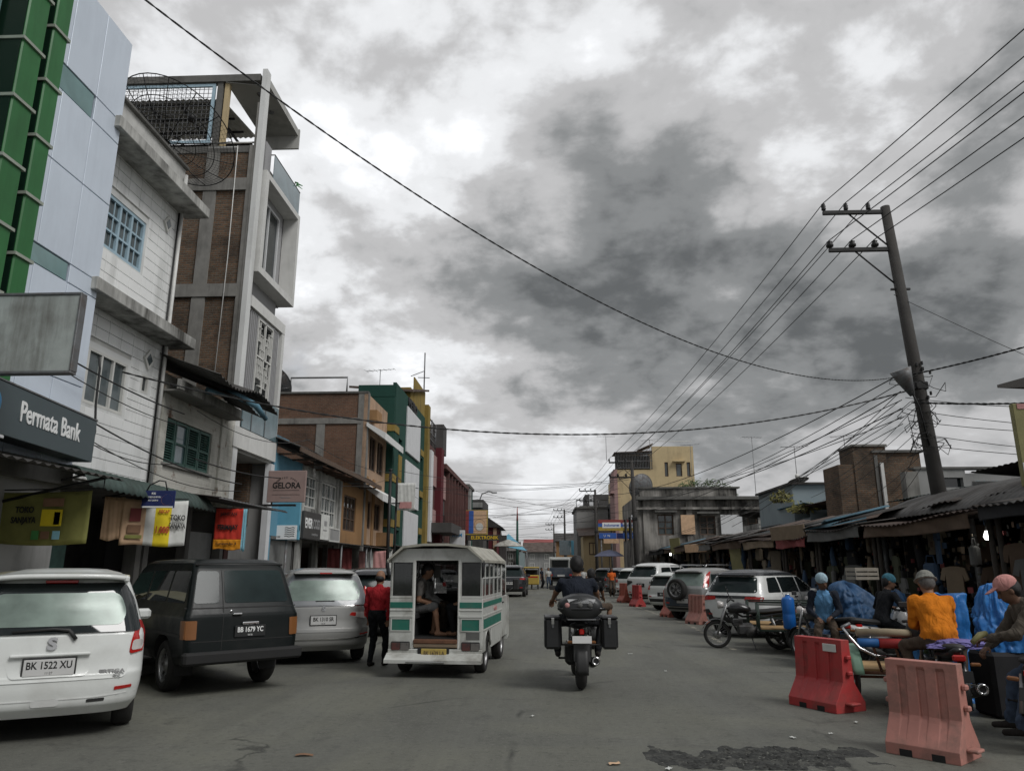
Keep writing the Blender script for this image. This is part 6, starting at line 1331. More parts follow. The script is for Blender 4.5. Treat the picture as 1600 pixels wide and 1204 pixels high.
# ---------------- silver people carrier, newer shape
def ertiga2():
    h = R(-22); hv = Vector((math.sin(h), math.cos(h))); rt_ = Vector((math.cos(h), -math.sin(h))); axle = Vector((-3.62, 14.62))-rt_*.68; ctr = axle+hv*1.36
    K = [list(k) for k in MPV]
    for k in K: k[3] *= 1.022; k[1] -= .04
    c = Car('silver_people_carrier', ctr, h, 'silver people carrier with tall red tail lamps, plate BK 1310 SR', K, 'p_silver', .08, 'cars parked by the bank-side shops'); c.body([(-1.36, .32), (1.34, .32)], .37); c.wheels(-1.36, 1.34, .315, .735)
    g = c.patch('rear_glass_surround', 'rear', rpoly([(-.80, 1.02), (.80, 1.02), (.71, 1.36), (.62, 1.53), (-.62, 1.53), (-.71, 1.36)], .06), 'p_grey', .016, depth=.03, step=.04); c.patch('rear_window', 'rear', rpoly([(-.60, 1.10), (.60, 1.10), (.66, 1.2), (.58, 1.45), (-.58, 1.45), (-.66, 1.2)], .09, 5), 'car_glass_film', .02, g)
    rear_pair(c, 'tail_lamp', rpoly([(.74, .80), (.845, .82), (.85, 1.05), (.80, 1.34), (.765, 1.34), (.77, 1.0), (.73, .9)], .03), 'lamp_red', off=.016); rear_pair(c, 'tail_lamp_arm', rpoly([(.46, .83), (.76, .78), (.78, .89), (.5, .90)], .03), 'lamp_clear', off=.014); rear_pair(c, 'tail_lamp_tip', rpoly([(.46, .84), (.58, .82), (.58, .89), (.5, .895)], .02), 'lamp_red', off=.018)
    c.patch('chrome_bar', 'rear', rpoly([(-.78, 1.0), (.78, 1.0), (.78, 1.02), (-.78, 1.02)], .005), 'chrome', .012); tg = c.patch('tailgate', 'rear', rpoly([(-.70, .56), (.70, .56), (.73, .80), (.45, .93), (-.45, .93), (-.73, .80)], .06), 'p_silver', .007, depth=.016)
    c.plate(0, .76, .44, .15, 'BK 1310 SR', 'plate_white', 'letter_black', .03, '06·28'); text('emblem', 'S', .11, 'chrome', c.t, (0, c.rear_y(0, .955)-.014, .955), (R(82), 0, 0), .006, .005, sx=1.2)
    c.patch('bumper_chrome', 'rear', rpoly([(-.8, .47), (-.45, .43), (.45, .43), (.8, .47), (.8, .49), (.45, .45), (-.45, .45), (-.8, .49)], .006), 'chrome', .012); rear_pair(c, 'reflector', rpoly([(.66, .5), (.82, .52), (.82, .54), (.66, .525)], .006), 'lamp_red', off=.012)
    MB().box((0, c.rear_y(0, 1.56)-.02, 1.575), (1.1, .22, .03), 0, .012).build('spoiler', 'p_silver', c.t); MB().box((.02, c.rear_y(0, 1.56)-.13, 1.575), (.22, .012, .024), 0, .004).build('brake_lamp', 'lamp_red', c.t); MB().box((.02, c.rear_y(0, 1.1)-.02, 1.09), (.34, .02, .02), 0, .008).build('rear_wiper', 'plastic', c.t)
    side_pair(c, 'side_window', rpoly([(-1.75, 1.08), (-1.1, 1.08), (-1.1, 1.46), (-1.62, 1.44)], .05), 'car_glass'); side_pair(c, 'side_window', rpoly([(-1.05, 1.08), (.95, 1.08), (.5, 1.44), (-.05, 1.48), (-1.05, 1.47)], .04), 'car_glass'); c.patch('windscreen', 'front', rpoly([(-.72, 1.08), (.72, 1.08), (.6, 1.5), (-.6, 1.5)], .05), 'car_glass', .006); mirrors(c, .85, 1.05)
ertiga2()
# ---------------- old black boxy van
def panther():
    h = R(-44); hv = Vector((math.sin(h), math.cos(h))); axle = Vector((-4.82, 11.3)); ctr = axle+hv*1.25
    K = [(.40, -2.12, 2.05, .74, .12, .10, .2), (.52, -2.18, 2.1, .79, .12, .10, .2), (.66, -2.17, 2.1, .80, .10, .08, .2), (.90, -2.15, 2.06, .815, .10, .08, .22), (1.02, -2.14, 2.0, .815, .10, .08, .25), (1.06, -2.13, 1.9, .80, .10, .08, .3), (1.12, -2.10, 1.2, .78, .09, .08, .15), (1.40, -1.98, .9, .725, .08, .08, .15), (1.66, -1.86, .62, .67, .08, .08, .15), (1.74, -1.80, .5, .64, .1, .08, .2), (1.785, -1.70, .35, .58, .12, .12, .25), (1.80, -1.5, .1, .45, .2, .2, .3)]
    c = Car('black_van', ctr, h, 'old boxy black van with dusty paint, plate BB 1679 YC', K, 'p_black', .02, 'cars parked by the bank-side shops'); c.body([(-1.25, .36), (1.33, .36)], .42); c.wheels(-1.25, 1.33, .345, .67, .2, 1)
    c.patch('rear_window', 'rear', rpoly([(-.28, 1.20), (.66, 1.20), (.58, 1.64), (-.26, 1.64)], .05), 'car_glass_mid', .006); c.patch('rear_window', 'rear', rpoly([(-.70, 1.20), (-.36, 1.20), (-.33, 1.63), (-.62, 1.63)], .05), 'car_glass_mid', .006)
    c.patch('door_seam', 'rear', [(-.325, .5), (-.315, .5), (-.285, 1.7), (-.295, 1.7)], 'car_black', .004); c.patch('waist_groove', 'rear', [(-.8, 1.13), (.8, 1.13), (.8, 1.145), (-.8, 1.145)], 'car_black', .004); c.patch('crease', 'rear', [(-.8, .70), (.8, .70), (.8, .712), (-.8, .712)], 'car_black', .004)
    for sg in (1, -1):
        c.patch('tail_lamp', 'rear', rpoly([(sg*.66, .74), (sg*.795, .74), (sg*.795, .98), (sg*.66, .98)][::sg], .015), 'lamp_amber', .012); c.patch('tail_lamp_side', 'right' if sg > 0 else 'left', rpoly([(-2.10, .74), (-1.98, .74), (-1.98, .98), (-2.10, .98)], .015), 'lamp_amber', .01)
    MB().box((.07, c.rear_y(0, .9)-.03, .925), (.24, .03, .035), 0, .01).build('plate_lamp', 'chrome', c.t); p = c.plate(.07, .82, .44, .15, 'BB 1679 YC', 'plate_black', 'letter_white', .02, '03·26', None); MB().box((-.12, c.rear_y(0, 1.05)-.03, 1.05), (.13, .03, .03), 0, .01).build('door_handle', 'chrome', c.t); MB().lathe([(0, -.02), (.02, -.02), (.02, 0)], (-.2, c.rear_y(-.2, 1.1), 1.09), 'Y', 10).build('lock', 'chrome', c.t)
    MB().box((0, -2.2, .5), (1.66, .16, .16), 0, .03).build('bumper', 'car_black', c.t)
    side_pair(c, 'side_window', rpoly([(-1.88, 1.2), (-1.15, 1.2), (-1.15, 1.63), (-1.8, 1.63)], .04), 'car_glass'); side_pair(c, 'side_window', rpoly([(-1.08, 1.2), (-.2, 1.2), (-.2, 1.63), (-1.08, 1.63)], .04), 'car_glass'); side_pair(c, 'side_window', rpoly([(-.12, 1.2), (.95, 1.2), (.62, 1.58), (-.12, 1.63)], .04), 'car_glass'); side_pair(c, 'side_moulding', [(-2.0, .76), (1.9, .76), (1.9, .80), (-2.0, .80)], 'plastic', off=.01)
    c.patch('windscreen', 'front', rpoly([(-.72, 1.15), (.72, 1.15), (.62, 1.68), (-.62, 1.68)], .05), 'car_glass', .006); mirrors(c, .9, 1.15)
    for sg in (-1, 1): MB().box((sg*.6, -1.62, .36), (.24, .02, .26), 0, .005).build('mud_flap', 'car_black', c.t)
    MB().box((0, -1.4, .38), (1.2, .12, .1), 0, .02).build('rear_axle', 'car_black', c.t)
    gt = MB(); gt.tube([(-.64, -1.8, 1.72), (.64, -1.8, 1.72)], .018, 6); gt.build('roof_gutter', 'plastic', c.t)
panther()
# ---------------- generic cars (hatch / SUV) with moderate detail
SUV = [(.30, -2.1, 2.1, .78, .28, .2, .3), (.45, -2.22, 2.25, .86, .28, .22, .34), (.72, -2.24, 2.26, .885, .26, .2, .36), (.98, -2.22, 2.2, .885, .22, .18, .4), (1.10, -2.20, 2.0, .87, .2, .18, .45), (1.16, -2.17, 1.25, .84, .2, .2, .3), (1.42, -2.02, .85, .755, .18, .2, .25), (1.64, -1.86, .45, .67, .17, .2, .25), (1.72, -1.78, .2, .62, .2, .2, .3), (1.78, -1.6, -.1, .52, .22, .25, .35), (1.81, -1.3, -.4, .36, .2, .3, .3)]
def gcar(name, rear, head, label, keys, pm, sz=(1, 1, 1), lamp=None, glassm='car_glass', film='car_glass_mid', plate=None, roofm=None, group='cars parked before the stalls', extra=None, z0=0.0, lampm='lamp_red', wr=.33):
    K = [[k[0]*sz[2], k[1]*sz[1], k[2]*sz[1], k[3]*sz[0], k[4]*sz[0], k[5], k[6]] for k in keys]; h = R(head); hv = Vector((math.sin(h), math.cos(h))); ry = min(k[1] for k in K); ctr = Vector(rear)-hv*ry
    c = Car(name, ctr, h, label, K, pm, .06, group, z0, nz=3); ya, yf = ry+.86*sz[1], -ry-.86*sz[1]; c.body([(ya, wr), (yf, wr)], wr*1.16); W = max(k[3] for k in K); c.wheels(ya, yf, wr, W-.13, .21)
    zb = K[5 if keys is SUV else 7][0]+.03; zt = K[7 if keys is SUV else 9][0]-.03; wb = c.at(zb)[2]; wt = c.at(zt)[2]
    c.patch('rear_window', 'rear', rpoly([(-wb*.88, zb), (wb*.88, zb), (wt*.9, zt), (-wt*.9, zt)], .07), film, .006)
    yb, yt = c.at(zb)[0], c.at(zt)[0]; fb, ft = c.at(zb)[1], c.at(zt)[1]
    side_pair(c, 'side_window', rpoly([(yb+.42, zb), (-.9, zb), (-.9, zt), (yt+.35, zt-.02)], .05), glassm); side_pair(c, 'side_window', rpoly([(-.84, zb), (.0, zb), (.0, zt), (-.84, zt)], .03), glassm); side_pair(c, 'side_window', rpoly([(.06, zb), (fb-.35, zb), (ft-.1, zt), (.06, zt)], .03), glassm)
    c.patch('windscreen', 'front', rpoly([(-wb*.86, zb), (wb*.86, zb), (wt*.88, zt), (-wt*.88, zt)], .06), 'car_glass', .006); mirrors(c, fb-.5, zb)
    lp = lamp or [(.62, .86), (.86, .88), (.87, 1.05), (.6, 1.02)]
    rear_pair(c, 'tail_lamp', rpoly([(x*W/.885, z) for x, z in lp], .025), lampm, off=.014)
    if plate: c.plate(0, plate[1], .42, .14, plate[0], plate[2] if len(plate) > 2 else 'plate_black', 'letter_white' if len(plate) < 3 else 'letter_black', .02, None)
    MB().box((0, yt-.02, zt+.05), (wt*1.7, .25, .035), 0, .015).build('spoiler', roofm or pm, c.t)
    side_pair(c, 'door_handle', rpoly([(-.35, zb-.13), (-.18, zb-.13), (-.18, zb-.10), (-.35, zb-.10)], .008), 'chrome', off=.02); side_pair(c, 'door_seam', [(-.87, .45), (-.86, .45), (-.86, zb), (-.87, zb)], 'car_black', off=.003); side_pair(c, 'door_seam', [(.025, .45), (.035, .45), (.035, zb), (.025, zb)], 'car_black', off=.003); side_pair(c, 'sill_trim', [(ya+.5, .33), (yf-.5, .33), (yf-.5, .42), (ya+.5, .42)], 'plastic', off=.006)
    c.patch('lower_bumper', 'rear', [(-W*.75, .34), (W*.75, .34), (W*.8, .46), (-W*.8, .46)], 'plastic', .006)
    rear_pair(c, 'reflector', rpoly([(W*.62, .52), (W*.8, .53), (W*.8, .57), (W*.62, .56)], .008), 'lamp_red', off=.008)
    if roofm:
        zs = [K[i][0] for i in range(len(K))]; rk = [k for k in K if k[0] >= K[-4][0]-.001]; c2 = Car.__new__(Car); c2.K = np.array([[k[0]+.004, k[1]-.004, k[2]+.004, k[3]+.004, k[4], k[5], k[6]] for k in rk]); c2.bow = c.bow; c2.t = c.t; c2.paint = roofm; c2.nz = 3; o = c2.body(); o.name = 'roof'
    if extra: extra(c)
    return c
def raize_x(c):
    c.patch('rear_garnish', 'rear', rpoly([(-.74, .93), (.74, .93), (.7, 1.0), (-.7, 1.0)], .02), 'p_dark', .008); side_pair(c, 'arch_trim', [(-1.72, .62), (-.82, .62), (-.9, .72), (-1.64, .72)], 'plastic', off=.006); rear_pair(c, 'bumper_pod', rpoly([(.5, .45), (.8, .47), (.8, .64), (.62, .66)], .03), 'plastic', off=.008)
gcar('white_compact_suv', (4.6, 19.3), 46, 'white compact SUV with black roof behind the motorcycle cart', SUV, 'p_white2', (.965, .9, .9), [(.42, .90), (.86, .86), (.87, .98), (.45, .985)], plate=('B 1245', .50), roofm='p_dark', extra=raize_x)
def crv_x(c):
    sp = MB(); y = c.rear_y(0, .95)-.13
    w_ = wheel(c.t, (-.12, y, .98), .345, .22, 1, 0); w_.name = 'spare_wheel'; w_.rotation_euler = (0, 0, R(-90))
    rear_pair(c, 'pillar_lamp', rpoly([(.72, 1.05), (.82, 1.05), (.70, 1.55), (.64, 1.55)], .02), 'lamp_red', off=.016); c.patch('lower_band', 'rear', [(-.84, .46), (.84, .46), (.85, .72), (-.85, .72)], 'p_navy', .005); side_pair(c, 'lower_band', [(-1.75, .46), (1.8, .46), (1.8, .86), (-1.75, .86)], 'p_navy', off=.005)
    for sg in (-1, 1): MB().tube([(sg*.5, -1.5, 1.70), (sg*.5, -1.4, 1.76), (sg*.5, .1, 1.76), (sg*.5, .2, 1.70)], .018, 6).build('roof_rail', 'chrome', c.t)
    MB().box((0, -1.9, 1.74), (1.0, .3, .03), 0, .01).build('top_spoiler', 'p_grey', c.t)
gcar('silver_four_wheel_drive', (4.5, 25.2), 44, 'silver off-road car with spare wheel on the tailgate and red pillar lamps', SUV, 'p_silver', (.97, .97, .925), [(.78, .7), (.86, .7), (.86, .8), (.78, .8)], film='car_glass_film', glassm='car_glass_mid', plate=('BK 99', .62, 'plate_white'), extra=crv_x)
gcar('white_hatchback', (4.7, 30.8), 42, 'low white hatchback with red lamps between larger parked cars', MPV, 'p_white', (.97, .9, .90), [(.66, .8), (.85, .82), (.85, 1.0), (.66, .96)], plate=('BK 12', .62))
gcar('white_minivan', (4.55, 36.3), 42, 'tall white minivan with dark wedge tail lamps behind red barrier', SUV, 'p_white2', (1.04, 1.06, 1.05), [(.45, .98), (.87, .78), (.88, 1.08), (.5, 1.05)], plate=('BK 1871', .86), lampm='p_dark')
gcar('white_parked_car', (4.5, 42.3), 41, 'white parked car squeezed between the minivan and grey car', MPV, 'p_white', (1, 1, 1), plate=('BK 8', .7))
gcar('grey_parked_car', (4.3, 47.5), 40, 'grey parked car half hidden beyond the white minivan', MPV, 'p_grey', (1, 1, 1), plate=('BK 14', .7))
gcar('dark_parked_car', (4.0, 54.5), 38, 'dark parked car farthest along the stall row', MPV, 'p_dark', (1, 1, 1), plate=('BK 3', .7))
gcar('black_suv', (-2.0, 44.2), 1, 'black SUV driving ahead past the white minibus', SUV, 'p_dark', (1.05, 1.08, 1.0), [(.55, 1.0), (.88, .98), (.88, 1.08), (.55, 1.06)], plate=('BK 1882 AA', .78, 'plate_white'), film='car_glass_mid', group='moving traffic', extra=lambda c: (c.patch('chrome_bar', 'rear', [(-.8, 1.1), (.8, 1.1), (.8, 1.13), (-.8, 1.13)], 'chrome', .012)))
gcar('dark_saloon', (-4.05, 18.9), -24, 'dark car with long glossy roof beyond the silver people carrier', MPV, 'p_dark', (1.02, 1.1, 1.0), plate=('BK 2', .7), group='cars parked by the bank-side shops')
gcar('cream_car', (-7.35, 10.35), -22, 'cream car on the pavement under the lime banner', MPV, 'p_cream', (.97, .8, .9), plate=('BK 7', .7), group='cars parked by the bank-side shops', z0=.13)
gcar('white_car', (-5.0, 33.5), -28, 'white parked car beside the orange shop row', MPV, 'p_white2', (1, 1, .95), plate=('BK 5', .7), group='cars parked by the bank-side shops')
gcar('grey_car', (-5.2, 41), -26, 'grey parked car before the green building', MPV, 'p_grey', (1, 1, .95), plate=('BK 6', .7), group='cars parked by the bank-side shops')
# ================================================================== white and teal minibus (open rear door)
def angkot():
    h = R(4.5); t = empty('minibus', (-1.70, 12.98, 0), -h, 'battered white minibus with teal stripes and open rear doorway', 'minibus', 'moving traffic')
    W = .765; yr, yf = -.66, 2.72
    def part(name, mt, *boxes, bev=.01, parent=t):
        b = MB()
        for q in boxes: b.bb(*q, 0, bev)
        return b.build(name, mt, parent)
    part('floor', 'car_black', (-W+.03, W-.03, yr+.05, yf-.6, .50, .58), bev=0)
    # rear panels either side of the doorway
    for sg, (xa, xb) in ((-1, (-W, -.37)), (1, (.38, W))):
        r_ = part('rear_panel', 'p_angkot', (xa, xb, yr, yr+.05, .42, 1.19))
        part('stripe', 'p_teal', (xa+.01, xb-.01, yr-.006, yr, 1.045, 1.135), bev=.002, parent=r_)
        part('trim_ridge', 'p_angkot', (xa+.005, xb-.005, yr-.014, yr, .895, .93), (xa+.005, xb-.005, yr-.010, yr, 1.0, 1.02), bev=.004, parent=r_)
        part('inset_panel', 'p_teal', (xa+.05, xb-.05, yr-.005, yr, .70, .87), bev=.002, parent=r_); f_ = MB()
        for q in ((xa+.03, xb-.03, .685, .70), (xa+.03, xb-.03, .87, .885), (xa+.03, xa+.05, .7, .87), (xb-.05, xb-.03, .7, .87)): f_.bb(q[0], q[1], yr-.012, yr, q[2], q[3])
        f_.build('inset_frame', 'p_angkot', r_)
        wf = MB(); x0, x1 = xa+.04, xb-.03
        for q in ((xa, xb, 1.19, 1.23), (xa, xb, 1.76, 1.80), (xa, x0, 1.23, 1.76), (x1, xb, 1.23, 1.76)): wf.bb(q[0], q[1], yr, yr+.045, q[2], q[3], 0, .004)
        w_ = wf.build('rear_window_frame', 'p_angkot', t); part('pane', 'angkot_glass', (x0, x1, yr+.018, yr+.024, 1.23, 1.76), bev=0, parent=w_)
        part('seal', 'plastic', (x0, x1, yr+.008, yr+.016, 1.23, 1.245), (x0, x1, yr+.008, yr+.016, 1.745, 1.76), (x0, x0+.015, yr+.008, yr+.016, 1.245, 1.745), (x1-.015, x1, yr+.008, yr+.016, 1.245, 1.745), bev=0, parent=w_)
        lb = part('lamp_housing', 'plastic', (xa+.05, xb-.04, yr-.02, yr+.02, .38, .53)); part('tail_lamp', 'lamp_dull', (xa+.06, (xa+xb)/2, yr-.03, yr-.02, .40, .51), bev=.004, parent=lb); part('indicator', 'lamp_dull2', ((xa+xb)/2+.01, xb-.05, yr-.03, yr-.02, .40, .51), bev=.004, parent=lb)
    for x in (-.37, .38): part('door_post', 'frame_white', (x-.022, x+.022, yr-.004, yr+.05, .42, 1.80))
    part('door_sill', 'rust', (-.35, .36, yr-.03, yr+.1, .50, .565)); part('sill_board', 'g_tan', (-.35, .36, yr-.02, yr+.02, .44, .50))
    b = MB(); b.add([(-W-.01, yr-.02, .36), (W+.01, yr-.02, .36), (W+.01, yr-.2, .27), (-W-.01, yr-.2, .27), (-W-.01, yr-.02, .22), (W+.01, yr-.02, .22), (W+.01, yr-.2, .22), (-W-.01, yr-.2, .22)], [(0, 1, 2, 3), (4, 7, 6, 5), (3, 2, 6, 7), (0, 3, 7, 4), (1, 5, 6, 2), (0, 4, 5, 1)]); b.build('rear_bumper', 'p_angkot', t)
    part('bumper_strip', 'chrome', (-.42, .2, yr-.215, yr-.2, .235, .25), bev=.003); part('bumper_back', 'p_angkot', (-W, W, yr-.02, yr+.02, .22, .42))
    p = part('number_plate', 'plate_yellow', (-.21, .20, yr-.06, yr-.045, .25, .43)); part('plate_back', 'car_black', (-.27, .24, yr-.045, yr-.02, .24, .44)); text('plate_lettering', 'BK 1639 LA', .085, 'g_brown', p, (0, yr-.062, .36), ext=.001, bold=.001, sx=.8)
    # sides
    for sg in (-1, 1):
        s_ = part('side_panel', 'p_angkot', (sg*(W-.04), sg*W, yr+.04, -.30, .36, 1.19), (sg*(W-.04), sg*W, -.30, .32, .66, 1.19), (sg*(W-.04), sg*W, .32, 1.62, .36, 1.19))
        part('stripe', 'p_teal', (sg*W, sg*(W+.006), yr+.06, 1.6, 1.05, 1.13), bev=.002, parent=s_); part('inset_panel', 'p_teal', (sg*W, sg*(W+.006), yr+.12, 1.5, .72, .86), bev=.002, parent=s_); part('trim_ridge', 'p_angkot', (sg*W, sg*(W+.014), yr+.06, 1.6, .9, .93), (sg*W, sg*(W+.012), yr+.1, 1.55, .69, .705), (sg*W, sg*(W+.012), yr+.1, 1.55, .87, .885), bev=.004, parent=s_)
        text('lettering', 'MINI BUS', .1, 'c_pink', s_, (sg*(W+.008), .75, .975), (R(90), 0, R(90) if sg > 0 else R(-90)), .002, sx=.9)
        fr = MB()
        for q in ((yr+.04, 1.62, 1.19, 1.23), (yr+.04, 1.62, 1.76, 1.80), (yr+.04, 1.62, 1.50, 1.52)): fr.bb(sg*(W-.035), sg*(W-.002), q[0], q[1], q[2], q[3])
        for y in (yr+.0, -.36, .12, .62, 1.12, 1.58): fr.bb(sg*(W-.035), sg*(W-.004), y, y+.05, 1.23, 1.76)
        sw = fr.build('side_window_frame', 'p_angkot', t)
        for y in (yr+.05, -.31, .17, .67, 1.17): part('pane', 'angkot_glass', (sg*(W-.022), sg*(W-.016), y, y+.44 if y > yr+.1 else -.36, 1.23, 1.76), bev=0, parent=sw)
        dr = part('cab_door', 'p_angkot', (sg*(W-.04), sg*(W-.005), 1.65, 2.42, .40, 1.15)); part('cab_window', 'angkot_glass', (sg*(W-.03), sg*(W-.02), 1.7, 2.3, 1.16, 1.72), bev=0); part('door_handle', 'plastic', (sg*(W-.005), sg*(W+.02), 1.7, 1.82, 1.02, 1.05))
        part('cab_post', 'p_angkot', (sg*(W-.04), sg*W, 1.62, 1.68, .4, 1.8), (sg*(W-.05), sg*(W-.02), 2.36, 2.42, 1.15, 1.75))
        fl = MB(); fl.tube([(sg*(W-.02), -.37, .36)]+[(sg*(W-.02), -.02+.36*math.cos(R(180-a)), .32+.36*math.sin(R(a))) for a in range(15, 180, 15)], .022, 6); fl.build('wheel_arch', 'p_angkot', t)
        part('wheel_well', 'car_black', (sg*(W-.3), sg*(W-.05), -.36, .33, .3, .67), bev=0)
        mr = MB(); mr.tube([(sg*W, 2.35, 1.2), (sg*(W+.15), 2.4, 1.3)], .012, 5); mr.box((sg*(W+.18), 2.4, 1.35), (.12, .05, .22), 0, .02); mr.build('mirror', 'plastic', t)
    # nose
    b = MB(); b.prism([(2.42, .32), (2.72, .36), (2.74, .75), (2.66, 1.12), (2.42, 1.16)], -W, W, 'X'); b.build('nose', 'p_angkot', t); part('windscreen', 'angkot_glass', (-W+.06, W-.06, 2.42, 2.44, 1.16, 1.74), bev=0)
    # roof cap with hipped sides and overhang
    rf = MB(); prof = [(-.80, 1.755), (-.80, 1.80), (-.55, 2.02), (-.2, 2.06), (.2, 2.06), (.55, 2.02), (.80, 1.80), (.80, 1.755), (.77, 1.755), (.77, 1.79), (.53, 1.985), (.2, 2.02), (-.2, 2.02), (-.53, 1.985), (-.77, 1.79), (-.77, 1.755)]
    rf.prism(prof, yr-.14, 1.9, 'Y'); rf.build('roof', 'roof_cap', t)
    part('cab_roof', 'p_angkot', (-W+.02, W-.02, 1.85, 2.42, 1.74, 1.80)); part('ceiling', 'car_black', (-W+.04, W-.04, yr+.02, 1.9, 1.79, 1.80), bev=0)
    hd = MB(); hd.prism([(-.77, 1.79), (-.53, 1.98), (.53, 1.98), (.77, 1.79)], yr, yr+.03, 'Y'); hd.build('header_panel', 'p_angkot', t)
    for sg in (-1, 1): fl = MB(); fl.tube([(sg*.79, yr-.12, 1.78), (sg*.785, yr-.1, 1.62), (sg*.77, yr-.08, 1.52)], [.025, .03, .012], 6); fl.build('rain_flap', 'g_black', t)
    # inside
    part('side_lining', 'car_black', (-W+.045, -W+.06, yr+.06, 1.6, .58, 1.2), (W-.06, W-.045, yr+.06, 1.6, .58, 1.2), bev=0); part('bulkhead', 'car_black', (-W+.06, W-.06, 1.55, 1.6, .58, 1.2), bev=0)
    for sg in (-1, 1): part('bench', 'g_black', (sg*.36, sg*.70, yr+.12, 1.5, .86, .95)); part('bench_base', 'car_black', (sg*.42, sg*.70, yr+.12, 1.5, .58, .86), bev=0)
    part('hanging_tag', 'c_white', (.08, .3, .35, .37, 1.42, 1.55)); part('hanging_strap', 'g_grey', (-.22, -.1, .1, .12, 1.5, 1.72))
    for y, sgs in ((0.0, (-1, 1)), (1.93, (-1, 1))):
        for sg in sgs: wheel(t, (sg*.64, y, .30), .30, .17, sg, 1)
    part('rear_axle', 'car_black', (-.6, .6, -.05, .05, .25, .35)); part('chassis', 'car_black', (-.55, .55, yr+.1, 2.4, .34, .5), bev=0); part('exhaust', 'rust', (-.5, -.44, yr-.1, .2, .2, .26)); part('dent_patch', 'g_grey', (.5, .72, yr-.003, yr, .56, .67), bev=.001)
M('lamp_dull', (.09, .03, .025), .4, dirt=(.03, .03, .03), damt=.7, dscale=9); M('lamp_dull2', (.14, .13, .12), .4, dirt=(.03, .03, .03), damt=.7, dscale=9)
glass('angkot_glass', (.02, .024, .022), .05, spec=.6)
def set_alpha(name, a):
    m = MATS[name]; m.node_tree.nodes['Principled BSDF'].inputs['Alpha'].default_value = a
set_alpha('angkot_glass', .72)
M('roof_cap', (.36, .35, .30), .6, dirt=(.10, .09, .07), damt=.7, dscale=2.5)
angkot()
# ================================================================== motorcycles
M('moto_black', (.012, .012, .013), .35, var=.1, coat=.3); M('moto_red', (.3, .02, .02), .3, coat=.5); M('moto_white', (.55, .55, .54), .3, coat=.5); M('moto_blue', (.02, .07, .25), .3, coat=.5); M('seat_black', (.015, .015, .015), .6); M('engine', (.09, .09, .09), .5, .6, dirt=(.04, .03, .02), damt=.6, dscale=9); M('spoke', (.3, .3, .3), .4, .8)
M('case_black', (.018, .019, .02), .42, var=.2, scale=6)
MW = {}
def mwheel(parent, loc, r, w_, spokes=True, name='wheel'):
    k = (r, w_, spokes)
    if k not in MW:
        b = MB(); pr = []
        for i in range(12): a = 2*math.pi*i/12; pr.append((r-w_*.55+w_*.55*math.cos(a), w_*.5*math.sin(a)))
        b.lathe(pr, (0, 0, 0), 'X', 32, closed=True); o = b.build('wheel', 'tyre'); tm = o.data; bpy.data.objects.remove(o)
        b = MB(); rr = r-w_*.95; b.lathe([(rr+.012, -w_*.3), (rr+.012, w_*.3), (rr-.012, w_*.25), (rr-.012, -w_*.25)], (0, 0, 0), 'X', 28, closed=True); b.lathe([(0, -.06), (.05, -.06), (.05, .06), (0, .06)], (0, 0, 0), 'X', 12)
        if spokes:
            for i in range(22): a = 2*math.pi*i/22; sx = .045*(-1)**i; b.tube([(sx, .045*math.cos(a), .045*math.sin(a)), (0, rr*math.cos(a+.12), rr*math.sin(a+.12))], .0035, 3)
        else:
            for i in range(5): a = 2*math.pi*i/5; b.box((0, rr*.5*math.cos(a), rr*.5*math.sin(a)), (.05, rr*.95, .04), 0, .01, Matrix.Rotation(a, 3, 'X'))
        b.lathe([(0, -.075), (.085, -.075), (.085, -.068), (0, -.068)], (0, 0, 0), 'X', 18); o = b.build('rim', 'spoke'); rm = o.data; bpy.data.objects.remove(o); MW[k] = (tm, rm)
    t = link(name, MW[k][0], parent, loc); link('rim', MW[k][1], t); return t
